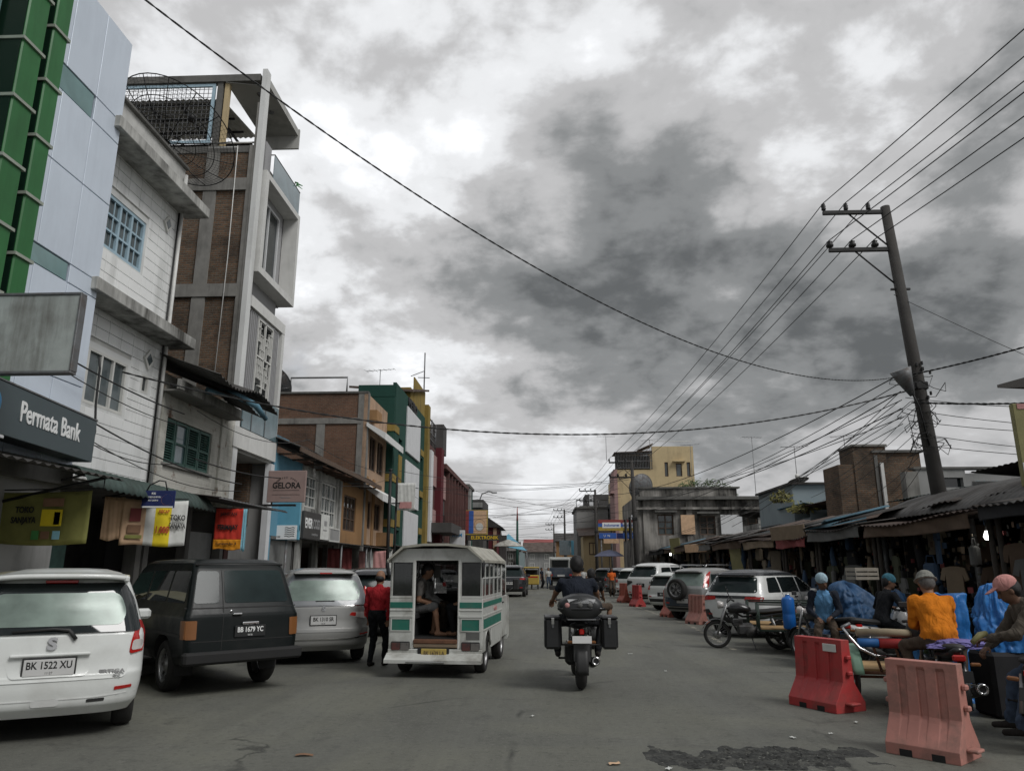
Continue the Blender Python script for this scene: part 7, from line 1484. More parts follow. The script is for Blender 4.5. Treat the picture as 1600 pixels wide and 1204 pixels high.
def moto(loc, head, label, col='moto_black', group='parked motorcycles', name='motorcycle', adventure=False, lean=0.0, scooter=False):
    t = empty(name, loc, -R(head), label, 'motorcycle', group); t.rotation_euler = (0, R(lean), -R(head))
    r = .33 if adventure else .29; wr = .15 if adventure else .085; sh = .82 if adventure else .76; yr, yf = (-.74, .78) if adventure else (-.62, .64)
    def B(name, mt, c, d, bev=.02, rx=0): return MB().box(c, d, 0, bev, Matrix.Rotation(R(rx), 3, 'X')).build(name, mt, t)
    def T(name, mt, *paths, r_=.016, n=7):
        b = MB()
        for p in paths: b.tube(p, r_, n)
        return b.build(name, mt, t)
    mwheel(t, (0, yr, r), r, wr, not adventure); mwheel(t, (0, yf, r), r, wr*.8, not adventure)
    hx = .30 if not adventure else .40; hz = 1.02 if not adventure else 1.16
    T('fork', 'spoke', [(.08, yf, r), (.08, yf-.22, .92 if not adventure else 1.02)], [(-.08, yf, r), (-.08, yf-.22, .92 if not adventure else 1.02)], r_=.022)
    T('handlebar', 'iron_black', [(-hx, yf-.36, hz), (-.2, yf-.30, hz+.02), (-.06, yf-.24, hz-.06), (.06, yf-.24, hz-.06), (.2, yf-.30, hz+.02), (hx, yf-.36, hz)], r_=.014)
    for sg in (-1, 1):
        g = MB(); g.tube([(sg*hx, yf-.36, hz), (sg*(hx-.11), yf-.33, hz+.012)], .019, 8); g.build('grip', 'plastic', t); m = MB(); m.tube([(sg*(hx-.12), yf-.31, hz+.01), (sg*(hx-.06), yf-.25, hz+.17)], .006, 5); m.box((sg*(hx-.05), yf-.25, hz+.2), (.11, .02, .07), 0, .02); m.build('mirror', 'plastic', t)
    T('frame', 'iron_black', [(0, yf-.2, .85), (0, .1, .66), (0, yr+.2, .68), (0, yr-.1, .74)], [(0, yf-.18, .78), (0, .22, .36), (0, -.15, .3), (0, -.22, .6)], [(.09, yr, r), (.09, -.12, .34)], [(-.09, yr, r), (-.09, -.12, .34)], [(.12, yr+.02, r), (.11, yr+.14, .7)], [(-.12, yr+.02, r), (-.11, yr+.14, .7)], r_=.022)
    e_ = MB(); e_.box((0, .05, .4), (.26, .36, .24), 0, .05); e_.lathe([(0, -.17), (.1, -.17), (.12, -.1), (.12, .1), (.1, .17), (0, .17)], (0, -.06, .36), 'X', 16)
    for i in range(5): e_.box((0, .2, .48+.03*i), (.2, .2, .012), 0, .004)
    e_.build('engine', 'engine', t)
    # tank or leg shield by lofted rings
    def loft(name, mt, rings, n=12):
        b = MB(); vs = []
        for (y, z, a, c) in rings: vs += [(a*math.cos(2*math.pi*i/n), y, z+c*math.sin(2*math.pi*i/n)) for i in range(n)]
        k = len(rings); b.add(vs, [(j*n+i, j*n+(i+1) % n, (j+1)*n+(i+1) % n, (j+1)*n+i) for j in range(k-1) for i in range(n)]+[tuple(range(n)), tuple((k-1)*n+i for i in range(n))[::-1]], 0, True); return b.build(name, mt, t)
    if scooter:
        loft('leg_shield', col, [(.5, .75, .17, .25), (.42, .72, .19, .28), (.34, .6, .15, .2)]); loft('tail_body', col, [(.05, .5, .1, .1), (-.2, .56, .17, .14), (-.6, .62, .16, .12), (-.85, .7, .07, .05)])
    else:
        loft('tank', col, [(.4, .80, .05, .05), (.34, .82, .13, .1), (.18, .85, .15, .12), (.0, .82, .12, .09), (-.08, .79, .06, .05)] if not adventure else [(.5, .95, .06, .06), (.42, .96, .2, .14), (.22, .98, .2, .15), (.02, .92, .14, .11), (-.06, .86, .07, .06)]); loft('tail_body', col, [(-.1, .66, .08, .06), (-.35, .68, .12, .07), (-.7, .74, .10, .06), (-.88, .80, .05, .03)])
    loft('seat', 'seat_black', [(.08, sh-.02, .07, .03), (-.1, sh, .13, .05), (-.4, sh+.02, .14, .05), (-.75, sh+.06, .12, .045), (-.82, sh+.06, .06, .03)])
    loft('headlight', 'lamp_clear', [(yf-.16, .9 if not adventure else 1.02, .06, .06), (yf-.05, .9 if not adventure else 1.02, .085, .085), (yf-.03, .9 if not adventure else 1.02, .05, .05)])
    for nm, yc, a0, a1, rr in (('front_fender', yf, 20, 150, r+.03), ('rear_fender', yr, 60, 195, r+.045)):
        b = MB(); b.sheet(lambda u, v: ((v-.5)*(.11 if not adventure else .17), yc+rr*math.cos(R(a0+(a1-a0)*u)), r+rr*math.sin(R(a0+(a1-a0)*u))), 14, 4, .006); b.build(nm, col if nm[0] == 'f' else 'plastic', t)
    B('tail_lamp', 'lamp_red', (0, yr-.26 if not adventure else yr-.30, .72 if not adventure else .80), (.13, .05, .07) if not adventure else (.07, .05, .08), .015)
    MB().box((0, yr-.34 if not adventure else yr-.36, .54 if not adventure else .70), (.2 if not adventure else .27, .01, .12 if not adventure else .1), 0, .003, Matrix.Rotation(R(-15), 3, 'X')).build('number_plate', 'plate_white' if adventure else 'plate_black', t)
    for sg in (-1, 1): B('indicator', 'lamp_amber', (sg*.15, yr-.27, .66), (.1, .04, .04), .012); T('footpeg', 'iron_black', [(sg*.1, -.18, .36), (sg*.3, -.18, .36)], r_=.016)
    ex = MB(); ex.tube([(.1, .2, .34), (.16, .0, .24), (.17, -.25, .26)], .022, 8); ex.tube([(.17, -.25, .26), (.19, -.4, .3), (.2, yr-.18, .40)], [.03, .055, .06], 12); ex.build('exhaust', 'engine' if not adventure else 'moto_black', t); mu = MB(); mu.lathe([(.035, -.03), (.06, -.03), (.062, .02), (.04, .03)], (.2, yr-.19, .402), 'Y', 14, closed=True); mu.build('muffler_tip', 'chrome', t)
    if adventure:
        for sg in (-1, 1):
            p = B('pannier', 'case_black', (sg*.405, yr-.02, .77), (.23, .46, .42), .035)
            B('pannier_lid', 'case_black', (sg*.405, yr-.02, .985), (.235, .47, .04), .015); MB().box((sg*.40, yr-.255, .94), (.05, .02, .09), 0, .006).build('latch', 'chrome', t); MB().box((sg*.40, yr-.255, .88), (.03, .015, .06), 0, .005).build('latch', 'iron_grey', t)
        T('pannier_rack', 'iron_black', [(-.3, yr-.2, .62), (.3, yr-.2, .62)], [(-.28, yr-.2, .62), (-.28, yr-.16, .95), (.28, yr-.16, .95), (.28, yr-.2, .62)], [(-.2, -.4, .9), (-.2, yr-.3, .96), (.2, yr-.3, .96), (.2, -.4, .9)], r_=.013)
        loft('top_case', 'case_black', [(yr-.42, 1.13, .22, .12), (yr-.38, 1.13, .30, .17), (yr-.05, 1.14, .33, .18), (yr+.1, 1.14, .28, .15)], 16)
        b = MB(); b.sheet(lambda u, v: (-.335+.67*u, yr-.43+.05*(2*u-1)**2, 1.10+.03*v), 10, 2, .02); b.build('top_case_band', 'moto_black', t); bdg = MB(); bdg.prism([(-.17, 1.19), (-.20, 1.245), (.20, 1.245), (.17, 1.19)], yr-.42, yr-.40, 'Y'); bdg.build('top_case_badge', 'panel_white', t)
        for x in (-.2, -.02, .12): q = MB(); q.lathe([(0, -.012), (.035, -.012), (.035, 0)], (x, yr-.42+.05*(2*x)**2, 1.165), 'Y', 12); q.build('sticker', 'c_pink' if x < -.1 else 'g_grey', t)
        B('top_case_plate', 'iron_grey', (0, yr-.2, .97), (.4, .4, .02), .005); B('mud_flap', 'plastic', (0, yr-.3, .52), (.24, .02, .24), .01, -12); B('windshield', 'car_glass', (0, yf-.2, 1.2), (.3, .01, .2), .004, 25); B('hugger', 'plastic', (0, yr+.05, .55), (.18, .3, .1), .03)
        B('belly_side', 'moto_black', (.13, .0, .42), (.14, .5, .32), .05); B('belly_side', 'moto_black', (-.13, .0, .42), (.14, .5, .32), .05)
    else: T('stand', 'iron_grey', [(-.1, -.05, .28), (-.24, -.12, .02)], r_=.012); T('shock', 'spoke', [(.13, yr+.02, r+.02), (.12, yr+.14, .66)], [(-.13, yr+.02, r+.02), (-.12, yr+.14, .66)], r_=.03)
    return t
moto((.50, 11.95, 0), -1, 'black touring motorcycle with twin panniers and top case ridden ahead', 'moto_black', 'moving traffic', 'touring_motorcycle', True)
moto((1.05, 17.2, 0), 2, 'motorcycle ridden ahead of the black touring motorcycle', 'moto_black', 'moving traffic')
moto((4.98, 14.05, 0), -20, 'black motorcycle under the man in a light blue tabard')
moto((5.85, 13.6, 0), 62, 'black and white scooter under the man in a teal beanie', 'moto_white', scooter=True)
moto((4.72, 9.55, 0), 14, 'black motorcycle under the man in an orange shirt')
moto((5.02, 8.2, 0), 38, 'black motorcycle with chrome muffler behind the faded pink barrier', 'moto_black', lean=4)
moto((6.2, 12.1, 0), 30, 'dark blue motorcycle parked between tarp and blue bags', 'moto_blue', lean=-5)
moto((6.5, 15.9, 0), -55, 'black motorcycle parked beside the green cargo cart', lean=-6)
moto((7.0, 16.9, 0), -40, 'red motorcycle parked near the stall posts', 'moto_red', lean=-6)
moto((7.1, 9.4, 0), 20, 'dark motorcycle parked near the counter of the grey-roofed stall', lean=-5)
# ================================================================== plastic road barriers
M('bar_pink', (.43, .19, .155), .6, var=.15, scale=3, dirt=(.15, .11, .09), damt=.7, dscale=3.2); M('bar_red', (.42, .045, .045), .45, var=.12, scale=3, dirt=(.13, .06, .05), damt=.65, dscale=3); M('bar_orange', (.46, .12, .085), .5, var=.12, scale=3, dirt=(.14, .08, .06), damt=.65, dscale=3)
def barrier(loc, rz, mt, label, L_=.64, H_=.82):
    t = empty('road_barrier', loc, rz, label, 'barrier', 'plastic barriers along the lane edge')
    def prof(g): 
        i = .028 if g else 0
        return [(.25, 0), (.25, .10), (.115-i*.3, .30), (.095-i, .34), (.07-i, H_-.08), (.07, H_-.05), (.068, H_), (-.068, H_), (-.07, H_-.05), (-.07+i, H_-.08), (-.095+i, .34), (-.115+i*.3, .30), (-.25, .10), (-.25, 0)]
    xs = [(-L_/2, 0)]
    for k in (-1, 0, 1): c = k*L_*.27; xs += [(c-.038, 0), (c-.028, 1), (c+.028, 1), (c+.038, 0)]
    xs.append((L_/2, 0)); b = MB(); n = 14; vs = [(x, y, z) for x, g in xs for (y, z) in prof(g)]
    b.add(vs, [(j*n+i, j*n+(i+1) % n, (j+1)*n+(i+1) % n, (j+1)*n+i) for j in range(len(xs)-1) for i in range(n)]+[tuple(range(n)), tuple((len(xs)-1)*n+i for i in range(n))[::-1]]); o = b.build('shell', mt, t)
    bv = o.modifiers.new('bevel', 'BEVEL'); bv.width = .008; bv.segments = 2; bv.limit_method = 'ANGLE'
    for sg in (-1, 1):
        for x in (-.14, .14): MB().box((x, sg*.236, .028), (.11, .036, .062)).build('fork_slot', 'car_black', t)
        for z in (.44, .62): MB().box((sg*(L_/2+.025), 0, z), (.05, .07, .05), 0, .012).build('coupler', mt, t)
    MB().box((L_*.5+.05, -.02, .1), (.1, .16, .03), 0, .01).build('lug', mt, t)
    return t
barrier((3.58, 7.58, 0), R(-47), 'bar_pink', 'faded pink plastic barrier beside the motorcycle with chrome muffler')
barrier((3.48, 9.95, 0), R(-62), 'bar_red', 'bright red plastic barrier with white patch beside the rickshaw wheel', .74)
b_ = MB(); b_.box((.2, -.085, .72), (.2, .012, .09), 0, .003); b_.build('white_patch', 'c_white', bpy.data.objects['road_barrier.001'])
barrier((4.72, 23.9, 0), R(-62), 'bar_pink', 'faded pink plastic barrier in front of the white compact SUV', .66, .86)
barrier((4.42, 27.2, 0), R(-70), 'bar_orange', 'orange-red plastic barrier by the spare wheel of the silver car', .66, .9)
barrier((4.12, 34.2, 0), R(-70), 'bar_red', 'red plastic barrier behind the low white hatchback', .66, .92)
barrier((3.95, 38.2, 0), R(-70), 'bar_orange', 'orange-red plastic barrier behind the tall white minivan', .66, .92)
# ================================================================== cargo carts, rickshaw, tarps and bags
M('ply', (.36, .23, .10), .75, var=.2, scale=6, dirt=(.15, .1, .06), damt=.4); M('cart_green', (.03, .05, .04), .6, var=.2); M('fender_green', (.17, .31, .22), .5, var=.15, dirt=(.1, .12, .08), damt=.5); M('cush_red', (.38, .03, .03), .6); M('cush_blue', (.03, .16, .45), .6); M('pad_beige', (.30, .25, .17), .8, var=.2); M('can_blue', (.01, .12, .42), .4, var=.1); M('helmet', (.03, .037, .036), .42, var=.2); cloth('g_parasol', (.12, .13, .19)); M('purple', (.16, .14, .36), .75, var=.15)
def cargo_cart(loc, rz, label, rails=True):
    t = empty('cargo_cart', loc, rz, label, 'cart', 'motorcycle cargo carts')
    for x in (-.5, .5): mwheel(t, (x, .0, .33), .33, .07)
    f_ = MB()
    for z in (.45,): f_.tube([(-.42, -.75, z), (.42, -.75, z), (.42, .8, z), (-.42, .8, z), (-.42, -.75, z)], .022, 6)
    f_.tube([(-.5, 0, .33), (.5, 0, .33)], .02, 6); f_.build('frame', 'cart_green', t); MB().box((0, .02, .48), (.86, 1.5, .03), 0, .006).build('deck', 'ply', t)
    if rails:
        for zz in (.7, .95): r_ = MB(); r_.tube([(-.42, -.75, zz), (.42, -.75, zz), (.42, .8, zz), (-.42, .8, zz), (-.42, -.75, zz)], .016, 6); r_.build('rail', 'cart_green', t)
        for x in (-.42, 0, .42):
            for y in (-.75, .8): MB().tube([(x, y, .45), (x, y, .96)], .016, 6).build('upright', 'cart_green', t)
        for x in (-.42, .42): MB().tube([(x, .02, .45), (x, .02, .96)], .016, 6).build('upright', 'cart_green', t)
    h = MB(); h.tube([(-.4, -.75, .95), (-.42, -1.0, .9), (-.45, -1.15, .7)], .018, 6); h.tube([(.4, -.75, .95), (.42, -1.0, .9), (.45, -1.15, .7)], .018, 6); h.build('handle', 'chrome', t)
cargo_cart((5.2, 16.0, 0), R(78), 'green tube-railed cargo cart carrying a blue drum')
cargo_cart((5.35, 17.35, 0), R(78), 'green tube-railed cargo cart nearest the white compact SUV')
def drum(loc, label):
    t = empty('blue_drum', loc, 0, label, 'drum'); b = MB(); b.lathe([(0, 0), (.10, 0), (.12, .02), (.12, .26), (.114, .28), (.12, .30), (.12, .56), (.1, .6), (.05, .61), (.05, .64), (0, .64)], (0, 0, 0), 'Z', 18); b.build('body', 'can_blue', t); MB().lathe([(0, .64), (.04, .64), (.04, .67), (0, .67)], (0, 0, 0), 'Z', 12).build('cap', 'chrome', t)
drum((4.85, 15.5, .5), 'tall blue plastic drum standing on the cargo cart')
def rickshaw():
    t = empty('rickshaw', (4.35, 10.25, 0), R(-8), 'rickshaw sidecar with green wheel guard, padded bars and plywood floor', 'rickshaw')
    mwheel(t, (-.42, -.1, .33), .33, .07); mwheel(t, (.62, -.1, .33), .33, .07)
    for x in (-.42, .62): b = MB(); b.sheet(lambda u, v: (x+(v-.5)*.13, -.1+.4*math.cos(R(10+160*u)), .33+.4*math.sin(R(10+160*u))), 18, 3, .006); b.build('wheel_guard', 'fender_green', t)
    MB().box((.1, .25, .42), (.85, .9, .03), 0, .004).build('floor_board', 'ply', t)
    f_ = MB(); f_.tube([(-.35, -.3, .4), (.56, -.3, .4), (.56, .75, .4), (-.35, .75, .4), (-.35, -.3, .4)], .02, 6); f_.tube([(-.42, -.1, .33), (.62, -.1, .33)], .018, 6)
    for x in (-.1, .16): f_.tube([(x, -.3, .4), (x-.1, -.32, .8)], .018, 6)
    f_.tube([(-.35, -.3, .8), (.56, -.3, .8), (.6, .2, .78)], .018, 6); f_.build('frame', 'rust', t)
    b = MB(); b.tube([(-.36, -.3, .88), (0, -.31, .885), (.42, -.3, .87)], .05, 10); b.build('padded_bar', 'pad_beige', t); b = MB(); b.tube([(-.36, -.33, .76), (-.12, -.34, .76)], .055, 10); b.build('blue_cushion', 'cush_blue', t); b = MB(); b.tube([(-.12, -.34, .76), (.42, -.33, .75)], .06, 10); b.build('red_cushion', 'cush_red', t)
    b = MB(); b.tube([(-.5, -.25, .93), (-.46, -.33, .84), (-.36, -.4, .70), (-.2, -.42, .62), (0, -.42, .60)], .018, 7); b.build('curved_handle', 'chrome', t); b = MB(); b.tube([(-.52, -.24, .93), (-.40, -.2, .98)], .02, 7); b.build('lever', 'iron_grey', t)
    t2 = empty('helmet', (4.72, 9.93, .88), 0, 'dark round helmet resting on the rickshaw padded bar', 'helmet'); b = MB(); b.lathe([(.13, -.13), (.155, -.08), (.165, 0), (.15, .08), (.1, .135), (.04, .16), (0, .163)], (0, 0, .05), 'Z', 22); b.lathe([(0, -.11), (.13, -.13)], (0, 0, .05), 'Z', 22); b.build('shell', 'helmet', t2); b = MB(); b.tube([(-.1, 0, -.05), (-.02, -.1, -.12), (.1, 0, -.05)], .008, 5); b.build('strap', 'plastic', t2)
rickshaw()
def draped(name, loc, rx, ry, h, mt, label, seed, cat='tarp', peak=.5, bag=False, top=.45):
    """cloth or sack closed over a load: outline narrows to the top, creased by noise"""
    from mathutils import noise as mn
    t = empty(name, loc, 0, label, cat); b = MB(); o_ = Vector((seed*3.1, seed*1.7, 0))
    def fn(u, v):
        a = 2*math.pi*u; ca, sa = math.cos(a), math.sin(a)
        if bag: q = (1-(1-top)*v**1.6) if v < .86 else (top+.02)*max(0, 1-((v-.86)/.14)**2); z = h*min(v/.86, 1)+.03*math.sin(a*3+seed)*(v > .5)
        else: q = max(0, 1-v**2.2)**.5; z = h*v**.85
        p = Vector((ca*1.4, sa*1.4, v*2.2))+o_; f1 = mn.noise(p)*.28+abs(mn.noise(p*2.7))*.24+abs(mn.noise(Vector((ca*3.5, sa*3.5, v*1.6))+o_))*.26+abs(mn.noise(p*6.5))*.10-.2
        q *= 1+f1*(1 if v < .97 else 0); z += h*.10*mn.noise(p*1.3+Vector((5, 5, 5)))*(.2+v)*(v > .03)
        return (rx*q*ca+.05*math.sin(v*4+seed), ry*q*sa, max(0.0, z))
    b.grid(fn, 120, 54); b.build('cover', mt, t, fix=False); return t
draped('tarpaulin', (5.75, 14.9, .2), .65, .6, 1.2, 'tarp_blue', 'dark blue tarpaulin draped over a load behind the teal beanie', 5)
draped('tarpaulin', (6.9, 15.4, .1), .6, .6, 1.1, 'tarp_blue', 'second dark blue tarpaulin heap near the stall counter', 9)
draped('blue_bag', (5.45, 9.45, .72), .34, .2, .72, 'bag_blue', 'tall bright blue plastic sack leaning beside the man in pink cap', 2, 'bag', .8, True, .3)
MB().box((5.45, 9.5, .36), (.6, .5, .72), 0, .04).build('packing_crate', 'g_black'); tag(bpy.data.objects['packing_crate'], 'black packing crate under the tall blue plastic sack', 'crate')
draped('blue_bag', (5.3, 10.6, .0), .4, .3, 1.28, 'bag_blue', 'wide bright blue plastic sack beyond the man in orange shirt', 3, 'bag', .45, True, .8)
def crate():
    t = empty('white_crate', (6.2, 15.1, 1.45), R(10), 'white slatted plastic crate on top of the dark blue tarpaulin', 'crate')
    for z in (.0, .08, .16): b = MB(); b.bb(-.24, .24, -.17, -.155, z, z+.055); b.bb(-.24, .24, .155, .17, z, z+.055); b.bb(-.24, -.225, -.155, .155, z, z+.055); b.bb(.225, .24, -.155, .155, z, z+.055); b.build('slat', 'g_cream', t)
    MB().bb(-.225, .225, -.155, .155, .01, .02).build('base', 'g_cream', t); MB().bb(-.22, .22, -.15, .15, .2, .225).build('lid', 'g_cream', t)
    for x in (-.23, .23):
        for y in (-.16, .16): MB().tube([(x, y, 0), (x, y, .22)], .012, 5).build('corner_post', 'g_cream', t)
crate()
draped('seat_cloth', (4.69, 9.05, .80), .36, .28, .09, 'purple', 'lilac cloth spread over the motorcycle seat under the orange shirt', 6, 'cloth', .35)
# more motorcycles along the stall fronts
for (x, y, hd, c_, w_) in ((7.2, 19.6, -50, 'moto_black', 'black motorcycle parked at the stall beside the leaning pole'), (7.3, 24.2, 60, 'moto_red', 'red motorcycle parked at the stall with yellowish valance'), (7.2, 12.6, -30, 'moto_black', 'black scooter parked before the low rusty stall roof'), (6.5, 10.9, 40, 'moto_white', 'white motorcycle parked beside the wide blue sack'), (7.4, 31.5, -40, 'moto_blue', 'blue motorcycle parked beneath the pale green poster'), (6.5, 17.9, 70, 'moto_black', 'black motorcycle parked beyond the second cargo cart'), (4.35, 16.75, -80, 'moto_black', 'black motorcycle parked against the handles of cargo carts')): moto((x, y, 0), hd, w_, c_, lean=-5, scooter='scooter' in w_)
cargo_cart((7.2, 14.2, 0), R(60), 'green tube-railed cargo cart parked beside the dark tarpaulin')
# far traffic
def far_traffic():
    t = empty('flatbed_truck', (1.4, 63, 0), 0, 'white-cabbed truck with dark tailgate parked up the street', 'truck', 'moving traffic')
    MB().bb(-.95, .95, .0, 3.0, .9, 1.5, 0, .03).build('load_bed', 'p_dark', t); MB().bb(-.95, .95, -.05, .0, .9, 1.65, 0, .02).build('tailgate', 'p_navy', t); MB().bb(-.9, .9, 3.1, 4.6, .6, 2.5, 0, .08).build('cab', 'p_white', t); MB().bb(-.7, .7, 3.06, 3.1, 1.7, 2.3, 0, .01).build('rear_window', 'car_glass_mid', t); MB().bb(-.95, .95, .2, 3.0, 2.45, 2.52, 0, .01).build('load_canopy', 'p_white', t)
    for x in (-.93, .93):
        for y in (.2, 2.9): MB().bb(x-.03, x+.03, y-.03, y+.03, 1.5, 2.46).build('canopy_post', 'p_white', t)
        for y in (.8, 3.8): wheel(t, (x*.85, y, .4), .4, .22, 1 if x > 0 else -1, 1)
    MB().bb(-.3, .3, -.07, -.05, .95, 1.1).build('number_plate', 'plate_white', t); MB().bb(-.8, .8, .1, 4.2, .55, .9).build('chassis', 'car_black', t)
    for x in (-.8, .8): MB().bb(x-.1, x+.1, -.08, -.05, 1.0, 1.15).build('tail_lamp', 'lamp_red', t)
    t = empty('yellow_three_wheeler', (-1.0, 60, 0), 0, 'small yellow three-wheeled taxi beyond the black SUV', 'three-wheeler', 'moving traffic'); MB().bb(-.6, .6, 0, 1.6, .35, 1.1, 0, .06).build('body', 'board_yellow', t); MB().bb(-.62, .62, -.05, 1.5, 1.6, 1.72, 0, .05).build('roof', 'board_yellow', t); MB().bb(-.5, .5, -.01, .0, .9, 1.0).build('tail_stripe', 'lamp_red', t)
    for x in (-.57, .57):
        for y in (.05, 1.4): MB().bb(x-.03, x+.03, y-.03, y+.03, 1.1, 1.6).build('post', 'iron_black', t)
        mwheel(t, (x*.9, .3, .25), .25, .1)
    mwheel(t, (0, 1.6, .25), .25, .1); MB().bb(-.5, .5, .7, .75, 1.0, 1.5).build('seat_back', 'g_black', t)
    t = empty('market_parasol', (5.0, 58, 0), 0, 'lilac market parasol beside the parked dark cars', 'parasol'); MB().lathe([(0, 3.0), (.6, 2.85), (1.2, 2.5)], (0, 0, 0), 'Z', 10, smooth=False).build('canopy', 'g_parasol', t); MB().tube([(0, 0, 0), (0, 0, 3.0)], .03, 6).build('pole', 'iron_grey', t)
    t = empty('box_truck', (6.0, 95, 0), 0, 'large pale box truck standing before the teal hoarding', 'truck'); MB().bb(-1.1, 1.1, 0, 5, .9, 3.2, 0, .03).build('cargo_box', 'panel_white', t); MB().bb(-1.05, 1.05, 5.1, 6.8, .6, 2.6, 0, .1).build('cab', 'p_white', t); [wheel(t, (x, y, .45), .45, .25, 1 if x > 0 else -1, 1) for x in (-.9, .9) for y in (1, 6)]; MB().bb(-.9, .9, .1, 6.5, .5, .9).build('chassis', 'car_black', t)
    for k, (x, y) in enumerate(((3.4, 62), (4.3, 64), (3.2, 68), (4.6, 70))): moto((x, y, 0), 60, 'motorcycle parked in the distance beside the market parasol', 'moto_black', 'distant parked motorcycles')
far_traffic()
# ================================================================== people (one continuous surface each, polygonised from blended limbs)
M('skin', (.24, .13, .08), .6, var=.1, scale=8, spec=.3); M('skin_dark', (.13, .07, .045), .6, var=.1, scale=8, spec=.3); M('eye', (.02, .015, .012), .3, var=0)
M('hair_black', (.008, .007, .007), .65, var=.3, scale=30, bump=.4, bscale=120); M('hair_grey', (.1, .095, .09), .7, var=.3, scale=30, bump=.4, bscale=120)
def cl(name, col):
    m = M(name, col, .9, 0, .14, 7, 0, 45, spec=.15); t = m.node_tree; b = t.nodes['Principled BSDF']; v = coords(t, 'Object', (1, 1, .45)); h = noise(t, v, 11, 3, .5, 1.6); bumpn(t, b, h, .6, .05)
cl('t_red', (.34, .022, .028)); cl('t_black', (.014, .015, .017)); cl('t_navy', (.02, .024, .034)); cl('t_blue', (.13, .30, .52)); cl('t_orange', (.60, .185, .015)); cl('t_jacket', (.085, .072, .058)); cl('t_grey', (.10, .10, .10)); cl('t_vest', (.66, .14, .03)); cl('t_jeans', (.06, .085, .13)); cl('t_brown', (.08, .06, .045)); cl('t_white', (.5, .5, .48)); cl('t_pink', (.45, .22, .2)); cl('t_teal', (.05, .15, .2)); cl('t_capblue', (.33, .45, .52)); cl('t_cappink', (.50, .24, .22)); cl('t_hat', (.20, .20, .18)); cl('t_shoe', (.03, .027, .025)); cl('t_stripe', (.15, .14, .13))
def smin(a, b, k):
    h = np.clip(.5+.5*(b-a)/k, 0, 1); return b*(1-h)+a*h-k*h*(1-h)
